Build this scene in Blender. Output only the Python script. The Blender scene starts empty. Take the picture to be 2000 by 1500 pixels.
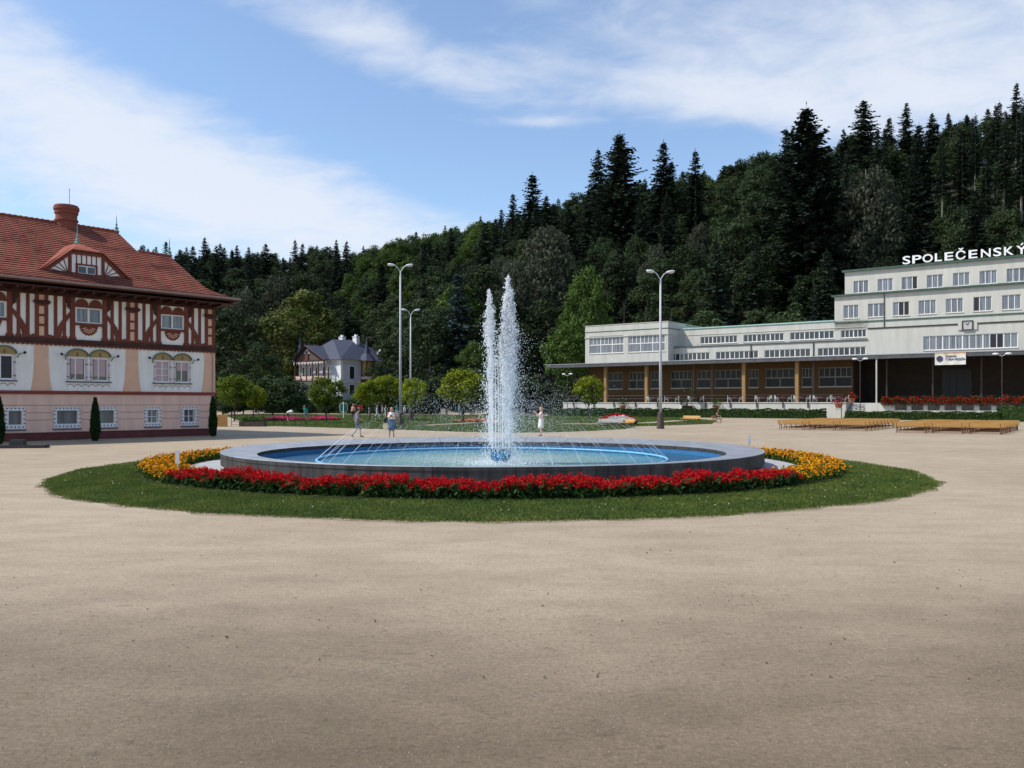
import bpy, math, random
import numpy as np
from mathutils import Vector, Matrix

random.seed(7)
D = bpy.data
SC = bpy.context.scene
COL = SC.collection
PI = math.pi

# ---------------------------------------------------------------- camera, light, exposure
FPX, CH, HZ = 1650.0, 1.98, 787.0          # focal length in photo pixels, eye height, horizon row
cam = D.cameras.new('camera')
cam.sensor_width = 36.0
cam.sensor_fit = 'HORIZONTAL'
cam.lens = FPX / 2000 * 36
cam.shift_y = (HZ - 750) / 2000
cam.clip_end = 5000
camo = D.objects.new('camera', cam)
COL.objects.link(camo)
camo.location = (0, 0, CH)
camo.rotation_euler = (PI / 2, 0, 0)
SC.camera = camo

SUN_AZ, SUN_EL = math.radians(-97), math.radians(50)    # azimuth measured from +Y towards +X
sun = D.lights.new('sun', 'SUN')
sun.energy = 3.7
sun.angle = math.radians(0.6)
sun.color = (1.0, 0.955, 0.88)
suno = D.objects.new('sun', sun)
COL.objects.link(suno)
sdir = Vector((math.sin(SUN_AZ) * math.cos(SUN_EL), math.cos(SUN_AZ) * math.cos(SUN_EL), math.sin(SUN_EL)))
suno.rotation_euler = sdir.to_track_quat('Z', 'Y').to_euler()

vs = SC.view_settings
vs.view_transform = 'Standard'
vs.look = 'None'
vs.gamma = 1.0
vs.exposure = 0.38
SC.cycles.max_bounces = 6
SC.cycles.transparent_max_bounces = 24
SC.cycles.use_denoising = True

world = D.worlds.new('World')
SC.world = world
world.use_nodes = True
wn, wl = world.node_tree.nodes, world.node_tree.links
wn.clear()


def M(op, a, b=None, c=None):
    n = wn.new('ShaderNodeMath')
    n.operation = op
    for i, q in enumerate((a, b, c)):
        if q is None:
            continue
        if isinstance(q, (int, float)):
            n.inputs[i].default_value = q
        else:
            wl.new(q, n.inputs[i])
    return n.outputs[0]


sky = wn.new('ShaderNodeTexSky')
sky.sky_type = 'NISHITA'
sky.sun_disc = False
sky.sun_elevation = SUN_EL
sky.sun_rotation = SUN_AZ
sky.altitude = 250
sky.air_density = 1.0
sky.dust_density = 0.6
sky.ozone_density = 2.0
tc = wn.new('ShaderNodeTexCoord')
sep = wn.new('ShaderNodeSeparateXYZ')
wl.new(tc.outputs['Generated'], sep.inputs[0])
sx, sy, sz = sep.outputs
az = M('ARCTAN2', sx, sy)
el = M('ARCSINE', sz)
zz = M('ADD', M('MAXIMUM', sz, 0.0), 0.16)
comb = wn.new('ShaderNodeCombineXYZ')
wl.new(M('DIVIDE', sx, zz), comb.inputs[0])
wl.new(M('DIVIDE', sy, zz), comb.inputs[1])


def wnoise(scale, detail, rough, dist, offs):
    mp = wn.new('ShaderNodeMapping')
    mp.inputs['Location'].default_value = offs
    mp.inputs['Rotation'].default_value = (0, 0, 0.5)
    mp.inputs['Scale'].default_value = (1.0, 1.3, 1.0)
    wl.new(comb.outputs[0], mp.inputs[0])
    n = wn.new('ShaderNodeTexNoise')
    n.inputs['Scale'].default_value = scale
    n.inputs['Detail'].default_value = detail
    n.inputs['Roughness'].default_value = rough
    n.inputs['Distortion'].default_value = dist
    wl.new(mp.outputs[0], n.inputs['Vector'])
    return n.outputs['Fac']


big = wnoise(1.1, 4, 0.55, 0.3, (3.1, 1.7, 0))
fine = wnoise(5.5, 9, 0.62, 0.35, (0.3, 5.2, 0))


def bank(px, py, wx, wy, tilt, amp):
    """a bank of cloud: a soft ellipse in azimuth / elevation"""
    a0 = math.atan((px - 1000) / FPX)
    e0 = math.atan((HZ - py) / FPX * math.cos(a0))
    c, s = math.cos(tilt), math.sin(tilt)
    da, de = M('SUBTRACT', az, a0), M('SUBTRACT', el, e0)
    u = M('DIVIDE', M('ADD', M('MULTIPLY', da, c), M('MULTIPLY', de, s)), wx / FPX)
    v = M('DIVIDE', M('SUBTRACT', M('MULTIPLY', de, c), M('MULTIPLY', da, s)), wy / FPX)
    r2 = M('ADD', M('MULTIPLY', u, u), M('MULTIPLY', v, v))
    return M('MULTIPLY', M('EXPONENT', M('MULTIPLY', r2, -1.0)), amp)


BANKS = [(330, 295, 490, 115, -0.36, 0.46), (520, 410, 420, 75, -0.10, 0.34), (60, 250, 230, 100, -0.2, 0.16),
         (700, 60, 250, 60, -0.22, 0.40), (900, 150, 160, 35, -0.30, 0.18),
         (1650, 80, 620, 140, -0.05, 0.30), (1380, 195, 240, 38, -0.16, 0.42), (1800, 190, 330, 90, 0.0, 0.22),
         (1030, 240, 130, 12, 0.0, 0.42), (290, 10, 60, 18, 0, 0.35),
         (340, 80, 340, 80, -0.3, -0.62), (1080, 310, 330, 85, 0.0, -0.55), (900, 50, 90, 80, 0, -0.3), (660, 200, 230, 55, -0.35, -0.40), (1430, 270, 120, 40, 0, -0.3)]
bias = None
for b in BANKS:
    g = bank(*b)
    bias = g if bias is None else M('ADD', bias, g)
val = M('ADD', M('ADD', M('MULTIPLY', big, 0.55), M('MULTIPLY', fine, 0.85)), bias)
mr = wn.new('ShaderNodeMapRange')
mr.interpolation_type = 'SMOOTHSTEP'
mr.inputs['From Min'].default_value = 0.55
mr.inputs['From Max'].default_value = 1.33
wl.new(val, mr.inputs['Value'])
cmask = M('ADD', M('MULTIPLY', mr.outputs[0], 0.78), 0.10)
bg1 = wn.new('ShaderNodeBackground')
bg1.inputs['Strength'].default_value = 0.148
hs = wn.new('ShaderNodeHueSaturation')
hs.inputs['Saturation'].default_value = 1.10
wl.new(sky.outputs[0], hs.inputs['Color'])
wl.new(hs.outputs[0], bg1.inputs['Color'])
bg2 = wn.new('ShaderNodeBackground')
bg2.inputs['Color'].default_value = (0.86, 0.91, 1.0, 1)
bg2.inputs['Strength'].default_value = 0.74
mx = wn.new('ShaderNodeMixShader')
wl.new(cmask, mx.inputs[0])
wl.new(bg1.outputs[0], mx.inputs[1])
wl.new(bg2.outputs[0], mx.inputs[2])
wo = wn.new('ShaderNodeOutputWorld')
wl.new(mx.outputs[0], wo.inputs[0])


# ---------------------------------------------------------------- photo pixel -> place on a surface
def gnd(px, py, z=0.0):
    Y = (CH - z) * FPX / (py - HZ)
    return ((px - 1000) / FPX * Y, Y, z)


def at_y(px, py, Y):
    return ((px - 1000) / FPX * Y, Y, CH + (HZ - py) * Y / FPX)


# ---------------------------------------------------------------- helpers
def thing(name, label, cat, loc=(0, 0, 0), rz=0.0, group=None):
    o = D.objects.new(name, None)
    o.empty_display_size = 0.2
    COL.objects.link(o)
    o.location = loc
    o.rotation_euler = (0, 0, rz)
    return tag(o, label, cat, group)


def tag(o, label, cat, group=None, kind=None):
    o['label'] = label
    o['category'] = cat
    if group:
        o['group'] = group
    if kind:
        o['kind'] = kind
    return o


def struct(o):
    o['kind'] = 'structure'
    return o


def stuff(o, label=None, cat=None):
    o['kind'] = 'stuff'
    if label:
        o['label'] = label
        o['category'] = cat
    return o


KIDS = {}


def link(name, me, parent=None, loc=None, rz=None):
    o = D.objects.new(name, me)
    COL.objects.link(o)
    if parent is not None:
        o.parent = parent
        KIDS.setdefault(parent.name, []).append(o)
    if loc is not None:
        o.location = loc
    if rz is not None:
        o.rotation_euler = (0, 0, rz)
    return o


def copy_tree(o, parent=None):
    c = o.copy()
    COL.objects.link(c)
    c.parent = parent
    if parent is not None:
        KIDS.setdefault(parent.name, []).append(c)
    for k in list(KIDS.get(o.name, [])):
        copy_tree(k, c)
    return c


def relabel(o, label):
    o['label'] = label
    return o


class MB:
    """collects shapes and links them as ONE mesh object"""

    def __init__(s, scale=1.0):
        s.v, s.f, s.m, s.sc = [], [], [], scale
        s.map = None

    def add(s, vs_, fs, mat=0):
        b = len(s.v)
        s.v += [s.map(*p) if s.map else tuple(p) for p in vs_]
        for f in fs:
            s.f.append([b + i for i in f])
            s.m.append(mat)
        return s

    def box(s, x0, x1, y0, y1, z0, z1, mat=0):
        p = [(x0, y0, z0), (x1, y0, z0), (x1, y1, z0), (x0, y1, z0), (x0, y0, z1), (x1, y0, z1), (x1, y1, z1), (x0, y1, z1)]
        return s.add(p, [(3, 2, 1, 0), (4, 5, 6, 7), (0, 1, 5, 4), (1, 2, 6, 5), (2, 3, 7, 6), (3, 0, 4, 7)], mat)

    def prism(s, poly, y0, y1, mat=0):
        """polygon in x,z extruded along y"""
        n = len(poly)
        p = [(x, y0, z) for x, z in poly] + [(x, y1, z) for x, z in poly]
        fs = [list(range(n)), list(range(2 * n - 1, n - 1, -1))]
        fs += [(i + n, (i + 1) % n + n, (i + 1) % n, i) for i in range(n)]
        return s.add(p, fs, mat)

    def slab(s, poly, z0, z1, mat=0):
        """polygon in x,y extruded along z"""
        n = len(poly)
        p = [(x, y, z0) for x, y in poly] + [(x, y, z1) for x, y in poly]
        fs = [list(range(n - 1, -1, -1)), list(range(n, 2 * n))]
        fs += [(i, (i + 1) % n, (i + 1) % n + n, i + n) for i in range(n)]
        return s.add(p, fs, mat)

    def tube(s, pts, r, n=6, mat=0):
        pts = [Vector(p) for p in pts]
        rs = r if isinstance(r, (list, tuple)) else [r] * len(pts)
        vv, ff = [], []
        for i, p in enumerate(pts):
            t = (pts[min(i + 1, len(pts) - 1)] - pts[max(i - 1, 0)])
            t = t.normalized() if t.length > 1e-9 else Vector((0, 0, 1))
            a = t.cross(Vector((0, 0, 1)) if abs(t.z) < 0.9 else Vector((1, 0, 0))).normalized()
            b = t.cross(a)
            for k in range(n):
                w = 2 * PI * k / n
                vv.append(tuple(p + (a * math.cos(w) + b * math.sin(w)) * rs[i]))
        for i in range(len(pts) - 1):
            for k in range(n):
                ff.append((i * n + k, i * n + (k + 1) % n, (i + 1) * n + (k + 1) % n, (i + 1) * n + k))
        ff.append(list(range(n - 1, -1, -1)))
        ff.append([(len(pts) - 1) * n + k for k in range(n)])
        return s.add(vv, ff, mat)

    def lathe(s, prof, n=12, c=(0, 0, 0), mat=0):
        vv, ff = [], []
        for r, z in prof:
            for k in range(n):
                w = 2 * PI * k / n
                vv.append((c[0] + r * math.cos(w), c[1] + r * math.sin(w), c[2] + z))
        for i in range(len(prof) - 1):
            for k in range(n):
                ff.append((i * n + k, i * n + (k + 1) % n, (i + 1) * n + (k + 1) % n, (i + 1) * n + k))
        ff.append(list(range(n - 1, -1, -1)))
        ff.append([(len(prof) - 1) * n + k for k in range(n)])
        return s.add(vv, ff, mat)

    def ball(s, c, r, n=10, mat=0, q=None):
        rx, ry, rz_ = r if isinstance(r, (tuple, list)) else (r, r, r)
        h = n // 2 + 1
        vv = []
        for i in range(h + 1):
            ph = PI * i / h
            for k in range(n):
                w = 2 * PI * k / n
                p = Vector((rx * math.sin(ph) * math.cos(w), ry * math.sin(ph) * math.sin(w), -rz_ * math.cos(ph)))
                if q:
                    p = q @ p
                vv.append((c[0] + p.x, c[1] + p.y, c[2] + p.z))
        ff = [(i * n + k, i * n + (k + 1) % n, (i + 1) * n + (k + 1) % n, (i + 1) * n + k) for i in range(h) for k in range(n)]
        return s.add(vv, ff, mat)

    def holes(s, a0, a1, z0, z1, hs_, depth=0.12, mat=0, back=True):
        """a wall face in the plane y = 0 (inwards +y) with openings and their reveals"""
        xs = sorted({a0, a1, *[q for h in hs_ for q in h[:2]]})
        zs = sorted({z0, z1, *[q for h in hs_ for q in h[2:4]]})
        for i in range(len(xs) - 1):
            for j in range(len(zs) - 1):
                cx, cz = (xs[i] + xs[i + 1]) / 2, (zs[j] + zs[j + 1]) / 2
                if any(h[0] < cx < h[1] and h[2] < cz < h[3] for h in hs_):
                    continue
                s.add([(xs[i], 0, zs[j]), (xs[i + 1], 0, zs[j]), (xs[i + 1], 0, zs[j + 1]), (xs[i], 0, zs[j + 1])], [(0, 1, 2, 3)], mat)
        d = depth
        for h in hs_:
            x0, x1, y0, y1 = h[:4]
            s.add([(x0, 0, y0), (x1, 0, y0), (x1, 0, y1), (x0, 0, y1), (x0, d, y0), (x1, d, y0), (x1, d, y1), (x0, d, y1)],
                  [(0, 4, 5, 1), (1, 5, 6, 2), (2, 6, 7, 3), (3, 7, 4, 0)], mat)
        return s

    def build(s, name, mats, parent=None, smooth=False, loc=None, rz=None):
        me = D.meshes.new(name)
        k = s.sc
        me.from_pydata([(x * k, y * k, z * k) for x, y, z in s.v] if k != 1 else s.v, [], s.f)
        for m_ in (mats if isinstance(mats, (list, tuple)) else [mats]):
            me.materials.append(m_)
        me.polygons.foreach_set('material_index', s.m)
        if smooth:
            me.polygons.foreach_set('use_smooth', [True] * len(s.f))
        me.update()
        return link(name, me, parent, loc, rz)


def np_mesh(name, verts, nper, mats, midx=None, smooth=False):
    """many small faces of nper corners each, verts shape (n*nper, 3)"""
    verts = np.ascontiguousarray(verts, dtype=np.float32).reshape(-1, 3)
    n = len(verts) // nper
    me = D.meshes.new(name)
    me.vertices.add(n * nper)
    me.vertices.foreach_set('co', verts.ravel())
    me.loops.add(n * nper)
    me.loops.foreach_set('vertex_index', np.arange(n * nper, dtype=np.int32))
    me.polygons.add(n)
    me.polygons.foreach_set('loop_start', np.arange(0, n * nper, nper, dtype=np.int32))
    for m_ in (mats if isinstance(mats, (list, tuple)) else [mats]):
        me.materials.append(m_)
    if midx is not None:
        me.polygons.foreach_set('material_index', np.asarray(midx, dtype=np.int32))
    me.update(calc_edges=True)
    return me


def cards(c, a, b, fold=0.0):
    """kite-shaped leaves: centre, half length vector, half width vector"""
    c, a, b = np.asarray(c), np.asarray(a), np.asarray(b)
    return np.stack([c - a, c - a * 0.1 + b, c + a, c - a * 0.1 - b], 1).reshape(-1, 3)


def unit(v):
    return v / np.maximum(np.linalg.norm(v, axis=-1, keepdims=True), 1e-9)


# ---------------------------------------------------------------- materials
def mk(name):
    m = D.materials.new(name)
    m.use_nodes = True
    nt = m.node_tree
    return m, nt.nodes, nt.links, nt.nodes['Principled BSDF']


def pm(name, col, rough=0.7, var=0.14, scale=3.0, bump=0.0, bscale=40.0, spec=0.3, metal=0.0, detail=5, streak=None):
    """painted / mineral surface: colour with uneven wear and fine relief"""
    m, n, l, p = mk(name)
    p.inputs['Roughness'].default_value = rough
    p.inputs['Specular IOR Level'].default_value = spec
    p.inputs['Metallic'].default_value = metal
    t = n.new('ShaderNodeTexCoord')
    src = t.outputs['Object']
    if streak:
        mp = n.new('ShaderNodeMapping')
        mp.inputs['Scale'].default_value = streak
        l.new(src, mp.inputs[0])
        src = mp.outputs[0]
    nz = n.new('ShaderNodeTexNoise')
    nz.inputs['Scale'].default_value = scale
    nz.inputs['Detail'].default_value = detail
    nz.inputs['Roughness'].default_value = 0.6
    l.new(src, nz.inputs['Vector'])
    cr = n.new('ShaderNodeValToRGB')
    cr.color_ramp.elements[0].position = 0.3
    cr.color_ramp.elements[1].position = 0.72
    cr.color_ramp.elements[0].color = (*[c * (1 - var) for c in col], 1)
    cr.color_ramp.elements[1].color = (*[min(1, c * (1 + var)) for c in col], 1)
    l.new(nz.outputs['Fac'], cr.inputs[0])
    l.new(cr.outputs[0], p.inputs['Base Color'])
    if bump:
        nb = n.new('ShaderNodeTexNoise')
        nb.inputs['Scale'].default_value = bscale
        nb.inputs['Detail'].default_value = 4
        l.new(t.outputs['Object'], nb.inputs['Vector'])
        bp = n.new('ShaderNodeBump')
        bp.inputs['Strength'].default_value = bump
        bp.inputs['Distance'].default_value = 0.02
        l.new(nb.outputs['Fac'], bp.inputs['Height'])
        l.new(bp.outputs[0], p.inputs['Normal'])
    return m


def leaf_mat(name, c0, c1, trans=0.25, objvar=0.35, rough=0.6):
    """foliage: each leaf its own tone between c0 and c1, each plant a little lighter or darker, some light passing through"""
    m, n, l, p = mk(name)
    g = n.new('ShaderNodeNewGeometry')
    cr = n.new('ShaderNodeValToRGB')
    cr.color_ramp.elements[0].color = (*c0, 1)
    cr.color_ramp.elements[1].color = (*c1, 1)
    l.new(g.outputs['Random Per Island'], cr.inputs[0])
    oi = n.new('ShaderNodeObjectInfo')
    mm = n.new('ShaderNodeMapRange')
    mm.inputs['To Min'].default_value = 1 - objvar
    mm.inputs['To Max'].default_value = 1 + objvar
    l.new(oi.outputs['Random'], mm.inputs['Value'])
    hs_ = n.new('ShaderNodeHueSaturation')
    l.new(cr.outputs[0], hs_.inputs['Color'])
    l.new(mm.outputs[0], hs_.inputs['Value'])
    p.inputs['Roughness'].default_value = rough
    p.inputs['Specular IOR Level'].default_value = 0.08
    l.new(hs_.outputs[0], p.inputs['Base Color'])
    tr = n.new('ShaderNodeBsdfTranslucent')
    l.new(hs_.outputs[0], tr.inputs['Color'])
    mixs = n.new('ShaderNodeMixShader')
    mixs.inputs[0].default_value = trans
    l.new(p.outputs[0], mixs.inputs[1])
    l.new(tr.outputs[0], mixs.inputs[2])
    l.new(mixs.outputs[0], n['Material Output'].inputs[0])
    return m


def glass_mat(name, col, stripe=0.5, rough=0.06, scale=9.0, spec=0.6):
    """window pane: reflecting glass with hanging net curtain or dark room behind"""
    m, n, l, p = mk(name)
    t = n.new('ShaderNodeTexCoord')
    mp = n.new('ShaderNodeMapping')
    mp.inputs['Scale'].default_value = (scale, scale, 0.25)
    l.new(t.outputs['Object'], mp.inputs[0])
    nz = n.new('ShaderNodeTexNoise')
    nz.inputs['Scale'].default_value = 1.0
    nz.inputs['Detail'].default_value = 3
    l.new(mp.outputs[0], nz.inputs['Vector'])
    cr = n.new('ShaderNodeValToRGB')
    cr.color_ramp.elements[0].position = 0.35
    cr.color_ramp.elements[1].position = 0.65
    cr.color_ramp.elements[0].color = (*[c * (1 - stripe) for c in col], 1)
    cr.color_ramp.elements[1].color = (*[c * (1 + stripe) for c in col], 1)
    l.new(nz.outputs['Fac'], cr.inputs[0])
    l.new(cr.outputs[0], p.inputs['Base Color'])
    p.inputs['Roughness'].default_value = rough
    p.inputs['Specular IOR Level'].default_value = spec
    return m


def sand_mat():
    m, n, l, p = mk('plaza_sand')
    t = n.new('ShaderNodeTexCoord')

    def nz(scale, detail=6, rough=0.6, st=None):
        q = n.new('ShaderNodeTexNoise')
        q.inputs['Scale'].default_value = scale
        q.inputs['Detail'].default_value = detail
        q.inputs['Roughness'].default_value = rough
        if st:
            mp = n.new('ShaderNodeMapping')
            mp.inputs['Scale'].default_value = st
            mp.inputs['Rotation'].default_value = (0, 0, 0.12)
            l.new(t.outputs['Object'], mp.inputs[0])
            l.new(mp.outputs[0], q.inputs['Vector'])
        else:
            l.new(t.outputs['Object'], q.inputs['Vector'])
        return q.outputs['Fac']

    def ramp(f, c0, c1, p0, p1):
        cr = n.new('ShaderNodeValToRGB')
        cr.color_ramp.elements[0].position = p0
        cr.color_ramp.elements[1].position = p1
        cr.color_ramp.elements[0].color = (*c0, 1)
        cr.color_ramp.elements[1].color = (*c1, 1)
        l.new(f, cr.inputs[0])
        return cr.outputs[0]

    def mul(a, b):
        q = n.new('ShaderNodeMix')
        q.data_type = 'RGBA'
        q.blend_type = 'MULTIPLY'
        q.inputs[0].default_value = 1.0
        l.new(a, q.inputs[6])
        l.new(b, q.inputs[7])
        return q.outputs[2]

    base = ramp(nz(0.16, 4), (0.372, 0.297, 0.206), (0.45, 0.366, 0.258), 0.35, 0.68)
    c = mul(base, ramp(nz(1.1, 8, 0.68, (0.7, 1.4, 1)), (0.84, 0.825, 0.81), (1.03, 1.03, 1.03), 0.33, 0.6))
    c = mul(c, ramp(nz(34, 6, 0.75), (0.70, 0.69, 0.68), (1.12, 1.12, 1.12), 0.36, 0.64))
    c = mul(c, ramp(nz(5.5, 4, 0.55, (1, 2.0, 1)), (0.74, 0.72, 0.70), (1, 1, 1), 0.30, 0.39))
    c = mul(c, ramp(nz(13, 5, 0.7, (1, 1.5, 1)), (0.86, 0.85, 0.84), (1.05, 1.05, 1.05), 0.38, 0.60))
    # soft foreground shade painted into the sand colour, uneven, deeper towards the camera
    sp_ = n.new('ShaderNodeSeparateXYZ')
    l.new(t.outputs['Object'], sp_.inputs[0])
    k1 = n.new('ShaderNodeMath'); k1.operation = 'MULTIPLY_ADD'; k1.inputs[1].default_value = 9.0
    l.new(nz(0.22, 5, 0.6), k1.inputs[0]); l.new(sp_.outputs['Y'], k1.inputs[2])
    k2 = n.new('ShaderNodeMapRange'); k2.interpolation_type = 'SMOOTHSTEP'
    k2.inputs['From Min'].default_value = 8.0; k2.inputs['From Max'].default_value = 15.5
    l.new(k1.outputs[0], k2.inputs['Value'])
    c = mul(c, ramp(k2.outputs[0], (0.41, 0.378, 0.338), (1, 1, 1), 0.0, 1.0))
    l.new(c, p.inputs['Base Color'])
    p.inputs['Roughness'].default_value = 0.75
    p.inputs['Specular IOR Level'].default_value = 0.35
    hsum = n.new('ShaderNodeMath')
    hsum.operation = 'ADD'
    l.new(nz(26, 6, 0.7), hsum.inputs[0])
    hb_ = n.new('ShaderNodeMath'); hb_.operation = 'MULTIPLY'; hb_.inputs[1].default_value = 0.9
    l.new(nz(7.5, 6, 0.7, (1, 1.4, 1)), hb_.inputs[0])
    l.new(hb_.outputs[0], hsum.inputs[1])
    bp = n.new('ShaderNodeBump')
    bp.inputs['Strength'].default_value = 0.5
    bp.inputs['Distance'].default_value = 0.022
    l.new(hsum.outputs[0], bp.inputs['Height'])
    l.new(bp.outputs[0], p.inputs['Normal'])
    return m


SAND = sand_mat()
SOIL = pm('soil', (0.045, 0.035, 0.025), 0.9, 0.3, 8)
TURF = pm('turf', (0.050, 0.078, 0.022), 0.85, 0.35, 1.2, 0.6, 60, spec=0.1)
GRASS = leaf_mat('grass_blades', (0.055, 0.105, 0.020), (0.155, 0.200, 0.052), 0.3, 0.0)
def patchy(m, scale, lo, hi):
    """let a foliage material drift in tone over the ground it covers"""
    n, l = m.node_tree.nodes, m.node_tree.links
    t = n.new('ShaderNodeTexCoord'); nz = n.new('ShaderNodeTexNoise'); nz.inputs['Scale'].default_value = scale; nz.inputs['Detail'].default_value = 5
    l.new(t.outputs['Object'], nz.inputs['Vector'])
    cr = n.new('ShaderNodeValToRGB'); cr.color_ramp.elements[0].position = .34; cr.color_ramp.elements[1].position = .66
    cr.color_ramp.elements[0].color = (*lo, 1); cr.color_ramp.elements[1].color = (*hi, 1)
    l.new(nz.outputs['Fac'], cr.inputs[0])
    h = next(q for q in n if q.type == 'HUE_SAT')
    mx_ = n.new('ShaderNodeMix'); mx_.data_type = 'RGBA'; mx_.blend_type = 'MULTIPLY'; mx_.inputs[0].default_value = 1
    src = h.inputs['Color'].links[0].from_socket
    l.new(src, mx_.inputs[6]); l.new(cr.outputs[0], mx_.inputs[7]); l.new(mx_.outputs[2], h.inputs['Color'])


patchy(GRASS, 1.1, (0.72, 0.78, 0.75), (1.3, 1.12, 1.0))
WOODFLOOR = pm('forest_floor', (0.022, 0.026, 0.014), 0.95, 0.4, 0.3)
SPRUCE = leaf_mat('spruce_needles', (0.016, 0.027, 0.018), (0.044, 0.063, 0.040), 0.10, 0.35)
FIRBLUE = leaf_mat('blue_spruce_needles', (0.030, 0.055, 0.050), (0.060, 0.095, 0.085), 0.10, 0.2)
LEAFDARK = leaf_mat('dark_leaves', (0.018, 0.033, 0.012), (0.056, 0.082, 0.034), 0.22, 0.4)
LEAFMID = leaf_mat('green_leaves', (0.030, 0.060, 0.012), (0.088, 0.138, 0.028), 0.28, 0.3)
LEAFLIME = leaf_mat('lime_leaves', (0.10, 0.145, 0.008), (0.27, 0.30, 0.018), 0.3, 0.15)
LEAFOLIVE = leaf_mat('olive_leaves', (0.050, 0.068, 0.016), (0.12, 0.135, 0.034), 0.25, 0.2)
LEAFGREY = leaf_mat('grey_leaves', (0.040, 0.050, 0.030), (0.085, 0.092, 0.060), 0.2, 0.2)
LEAFMAPLE = leaf_mat('maple_leaves', (0.055, 0.095, 0.010), (0.15, 0.20, 0.022), 0.3, 0.15)
THUJA = leaf_mat('thuja_sprays', (0.012, 0.030, 0.010), (0.035, 0.065, 0.018), 0.12, 0.1)
HEDGE = leaf_mat('hedge_leaves', (0.020, 0.045, 0.010), (0.060, 0.10, 0.022), 0.2, 0.1)
BARK = pm('bark', (0.07, 0.055, 0.042), 0.9, 0.35, 6, 0.5, 20)
BARKPALE = pm('pale_bark', (0.19, 0.17, 0.145), 0.9, 0.3, 6)
RED = leaf_mat('red_petals', (0.30, 0.004, 0.008), (0.62, 0.012, 0.016), 0.25, 0.0)
PINK = leaf_mat('pink_petals', (0.45, 0.03, 0.10), (0.75, 0.10, 0.22), 0.25, 0.0)
YELLOW = leaf_mat('marigold_petals', (0.70, 0.22, 0.004), (0.85, 0.42, 0.012), 0.2, 0.0)
SALMON = leaf_mat('salmon_petals', (0.62, 0.14, 0.05), (0.78, 0.26, 0.10), 0.25, 0.0)
WHITEP = leaf_mat('white_petals', (0.55, 0.52, 0.48), (0.8, 0.78, 0.74), 0.25, 0.0)
FLEAF = leaf_mat('bedding_leaves', (0.010, 0.030, 0.008), (0.035, 0.075, 0.016), 0.2, 0.0)
FLEAFL = leaf_mat('marigold_leaves', (0.025, 0.060, 0.010), (0.06, 0.12, 0.02), 0.2, 0.0)

# ================================================================ GROUND, LAWNS, PATHS
FX, FY = -0.55, 26.4                       # centre of the round fountain island
g = MB()
g.add([(-900, -120, 0), (900, -120, 0), (900, 1500, 0), (-900, 1500, 0)], [(0, 1, 2, 3)])
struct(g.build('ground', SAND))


def poly_sheet(name, pts, z, mat):
    b = MB()
    b.add([(x, y, z) for x, y in pts], [list(range(len(pts)))])
    return struct(b.build(name, mat))


rng = np.random.default_rng(11)


def wob(th, k=0.6):
    return k * (0.10 * math.sin(7 * th + 1) + 0.07 * math.sin(17 * th + 2.2) + 0.05 * math.sin(41 * th) + 0.04 * math.sin(73 * th + 0.6))


def isl_z(r):
    t = min(max((12.2 - r) / 2.4, 0), 1)
    return 0.012 + 0.10 * t * (2 - t)


b = MB()
N, radii = 360, [12.2, 11.97, 11.5, 11.0, 10.3, 9.8, 9.0]
for i in range(N):
    th = 2 * PI * i / N
    for j, r in enumerate(radii):
        rr = r + (wob(th) if j == 0 else 0.6 * wob(th) if j == 1 else 0)
        b.v.append((FX + rr * math.sin(th), FY - rr * math.cos(th), isl_z(r) - (0.02 if j == 0 else 0)))
K = len(radii)
for i in range(N):
    for j in range(K - 1):
        b.f.append([i * K + j, ((i + 1) % N) * K + j, ((i + 1) % N) * K + j + 1, i * K + j + 1])
        b.m.append(0)
struct(b.build('lawn', TURF, smooth=True))

# short grass on the island, thicker towards the plaza side
def blades(n, r0, r1, h0, h1, w, front):
    th = np.where(rng.random(n) < front, rng.uniform(-1.5, 1.5, n), rng.uniform(-PI, PI, n))
    r = np.sqrt(rng.uniform(r0 ** 2, r1 ** 2, n))
    r = r + np.clip((r - 11.5) / .7, 0, 1) * 0.6 * (0.10 * np.sin(7 * th + 1) + 0.07 * np.sin(17 * th + 2.2) + 0.05 * np.sin(41 * th) + 0.04 * np.sin(73 * th + .6)) + np.where(r > 11.9, rng.normal(0, .05, n), 0)
    t = np.clip((12.2 - r) / 2.4, 0, 1)
    z = 0.008 + 0.10 * t * (2 - t)
    x, y = FX + r * np.sin(th), FY - r * np.cos(th)
    h = rng.uniform(h0, h1, n)
    a = rng.uniform(0, 2 * PI, n)
    ln = rng.normal(0, 0.5, (n, 2)) * h[:, None]
    p0 = np.stack([x - w * np.cos(a), y - w * np.sin(a), z], 1)
    p1 = np.stack([x + w * np.cos(a), y + w * np.sin(a), z], 1)
    p2 = np.stack([x + ln[:, 0], y + ln[:, 1], z + h], 1)
    return np.stack([p0, p1, p2], 1)


me = np_mesh('grass', np.concatenate([blades(190000, 10.0, 12.24, 0.018, 0.048, 0.010, 0.75), blades(8000, 12.1, 12.36, 0.015, 0.045, 0.011, 0.8)]), 3, GRASS)
stuff(link('grass', me), 'short mown green grass round the fountain flower bed', 'grass')
n = 90
th = rng.uniform(-1.4, 1.4, n); r = np.sqrt(rng.uniform(10.4 ** 2, 12.2 ** 2, n))
c = np.stack([FX + r * np.sin(th), FY - r * np.cos(th), np.full(n, 0.150)], 1)
s = rng.uniform(0.006, 0.012, n)[:, None]
me = np_mesh('clover_blossom', cards(c, s * np.array([1, 0, 0.3]), s * np.array([0, 0.6, 0.8])), 4, WHITEP)
stuff(link('clover_blossom', me), 'tiny white clover blossoms dotted over the fountain lawn', 'clover')

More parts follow.
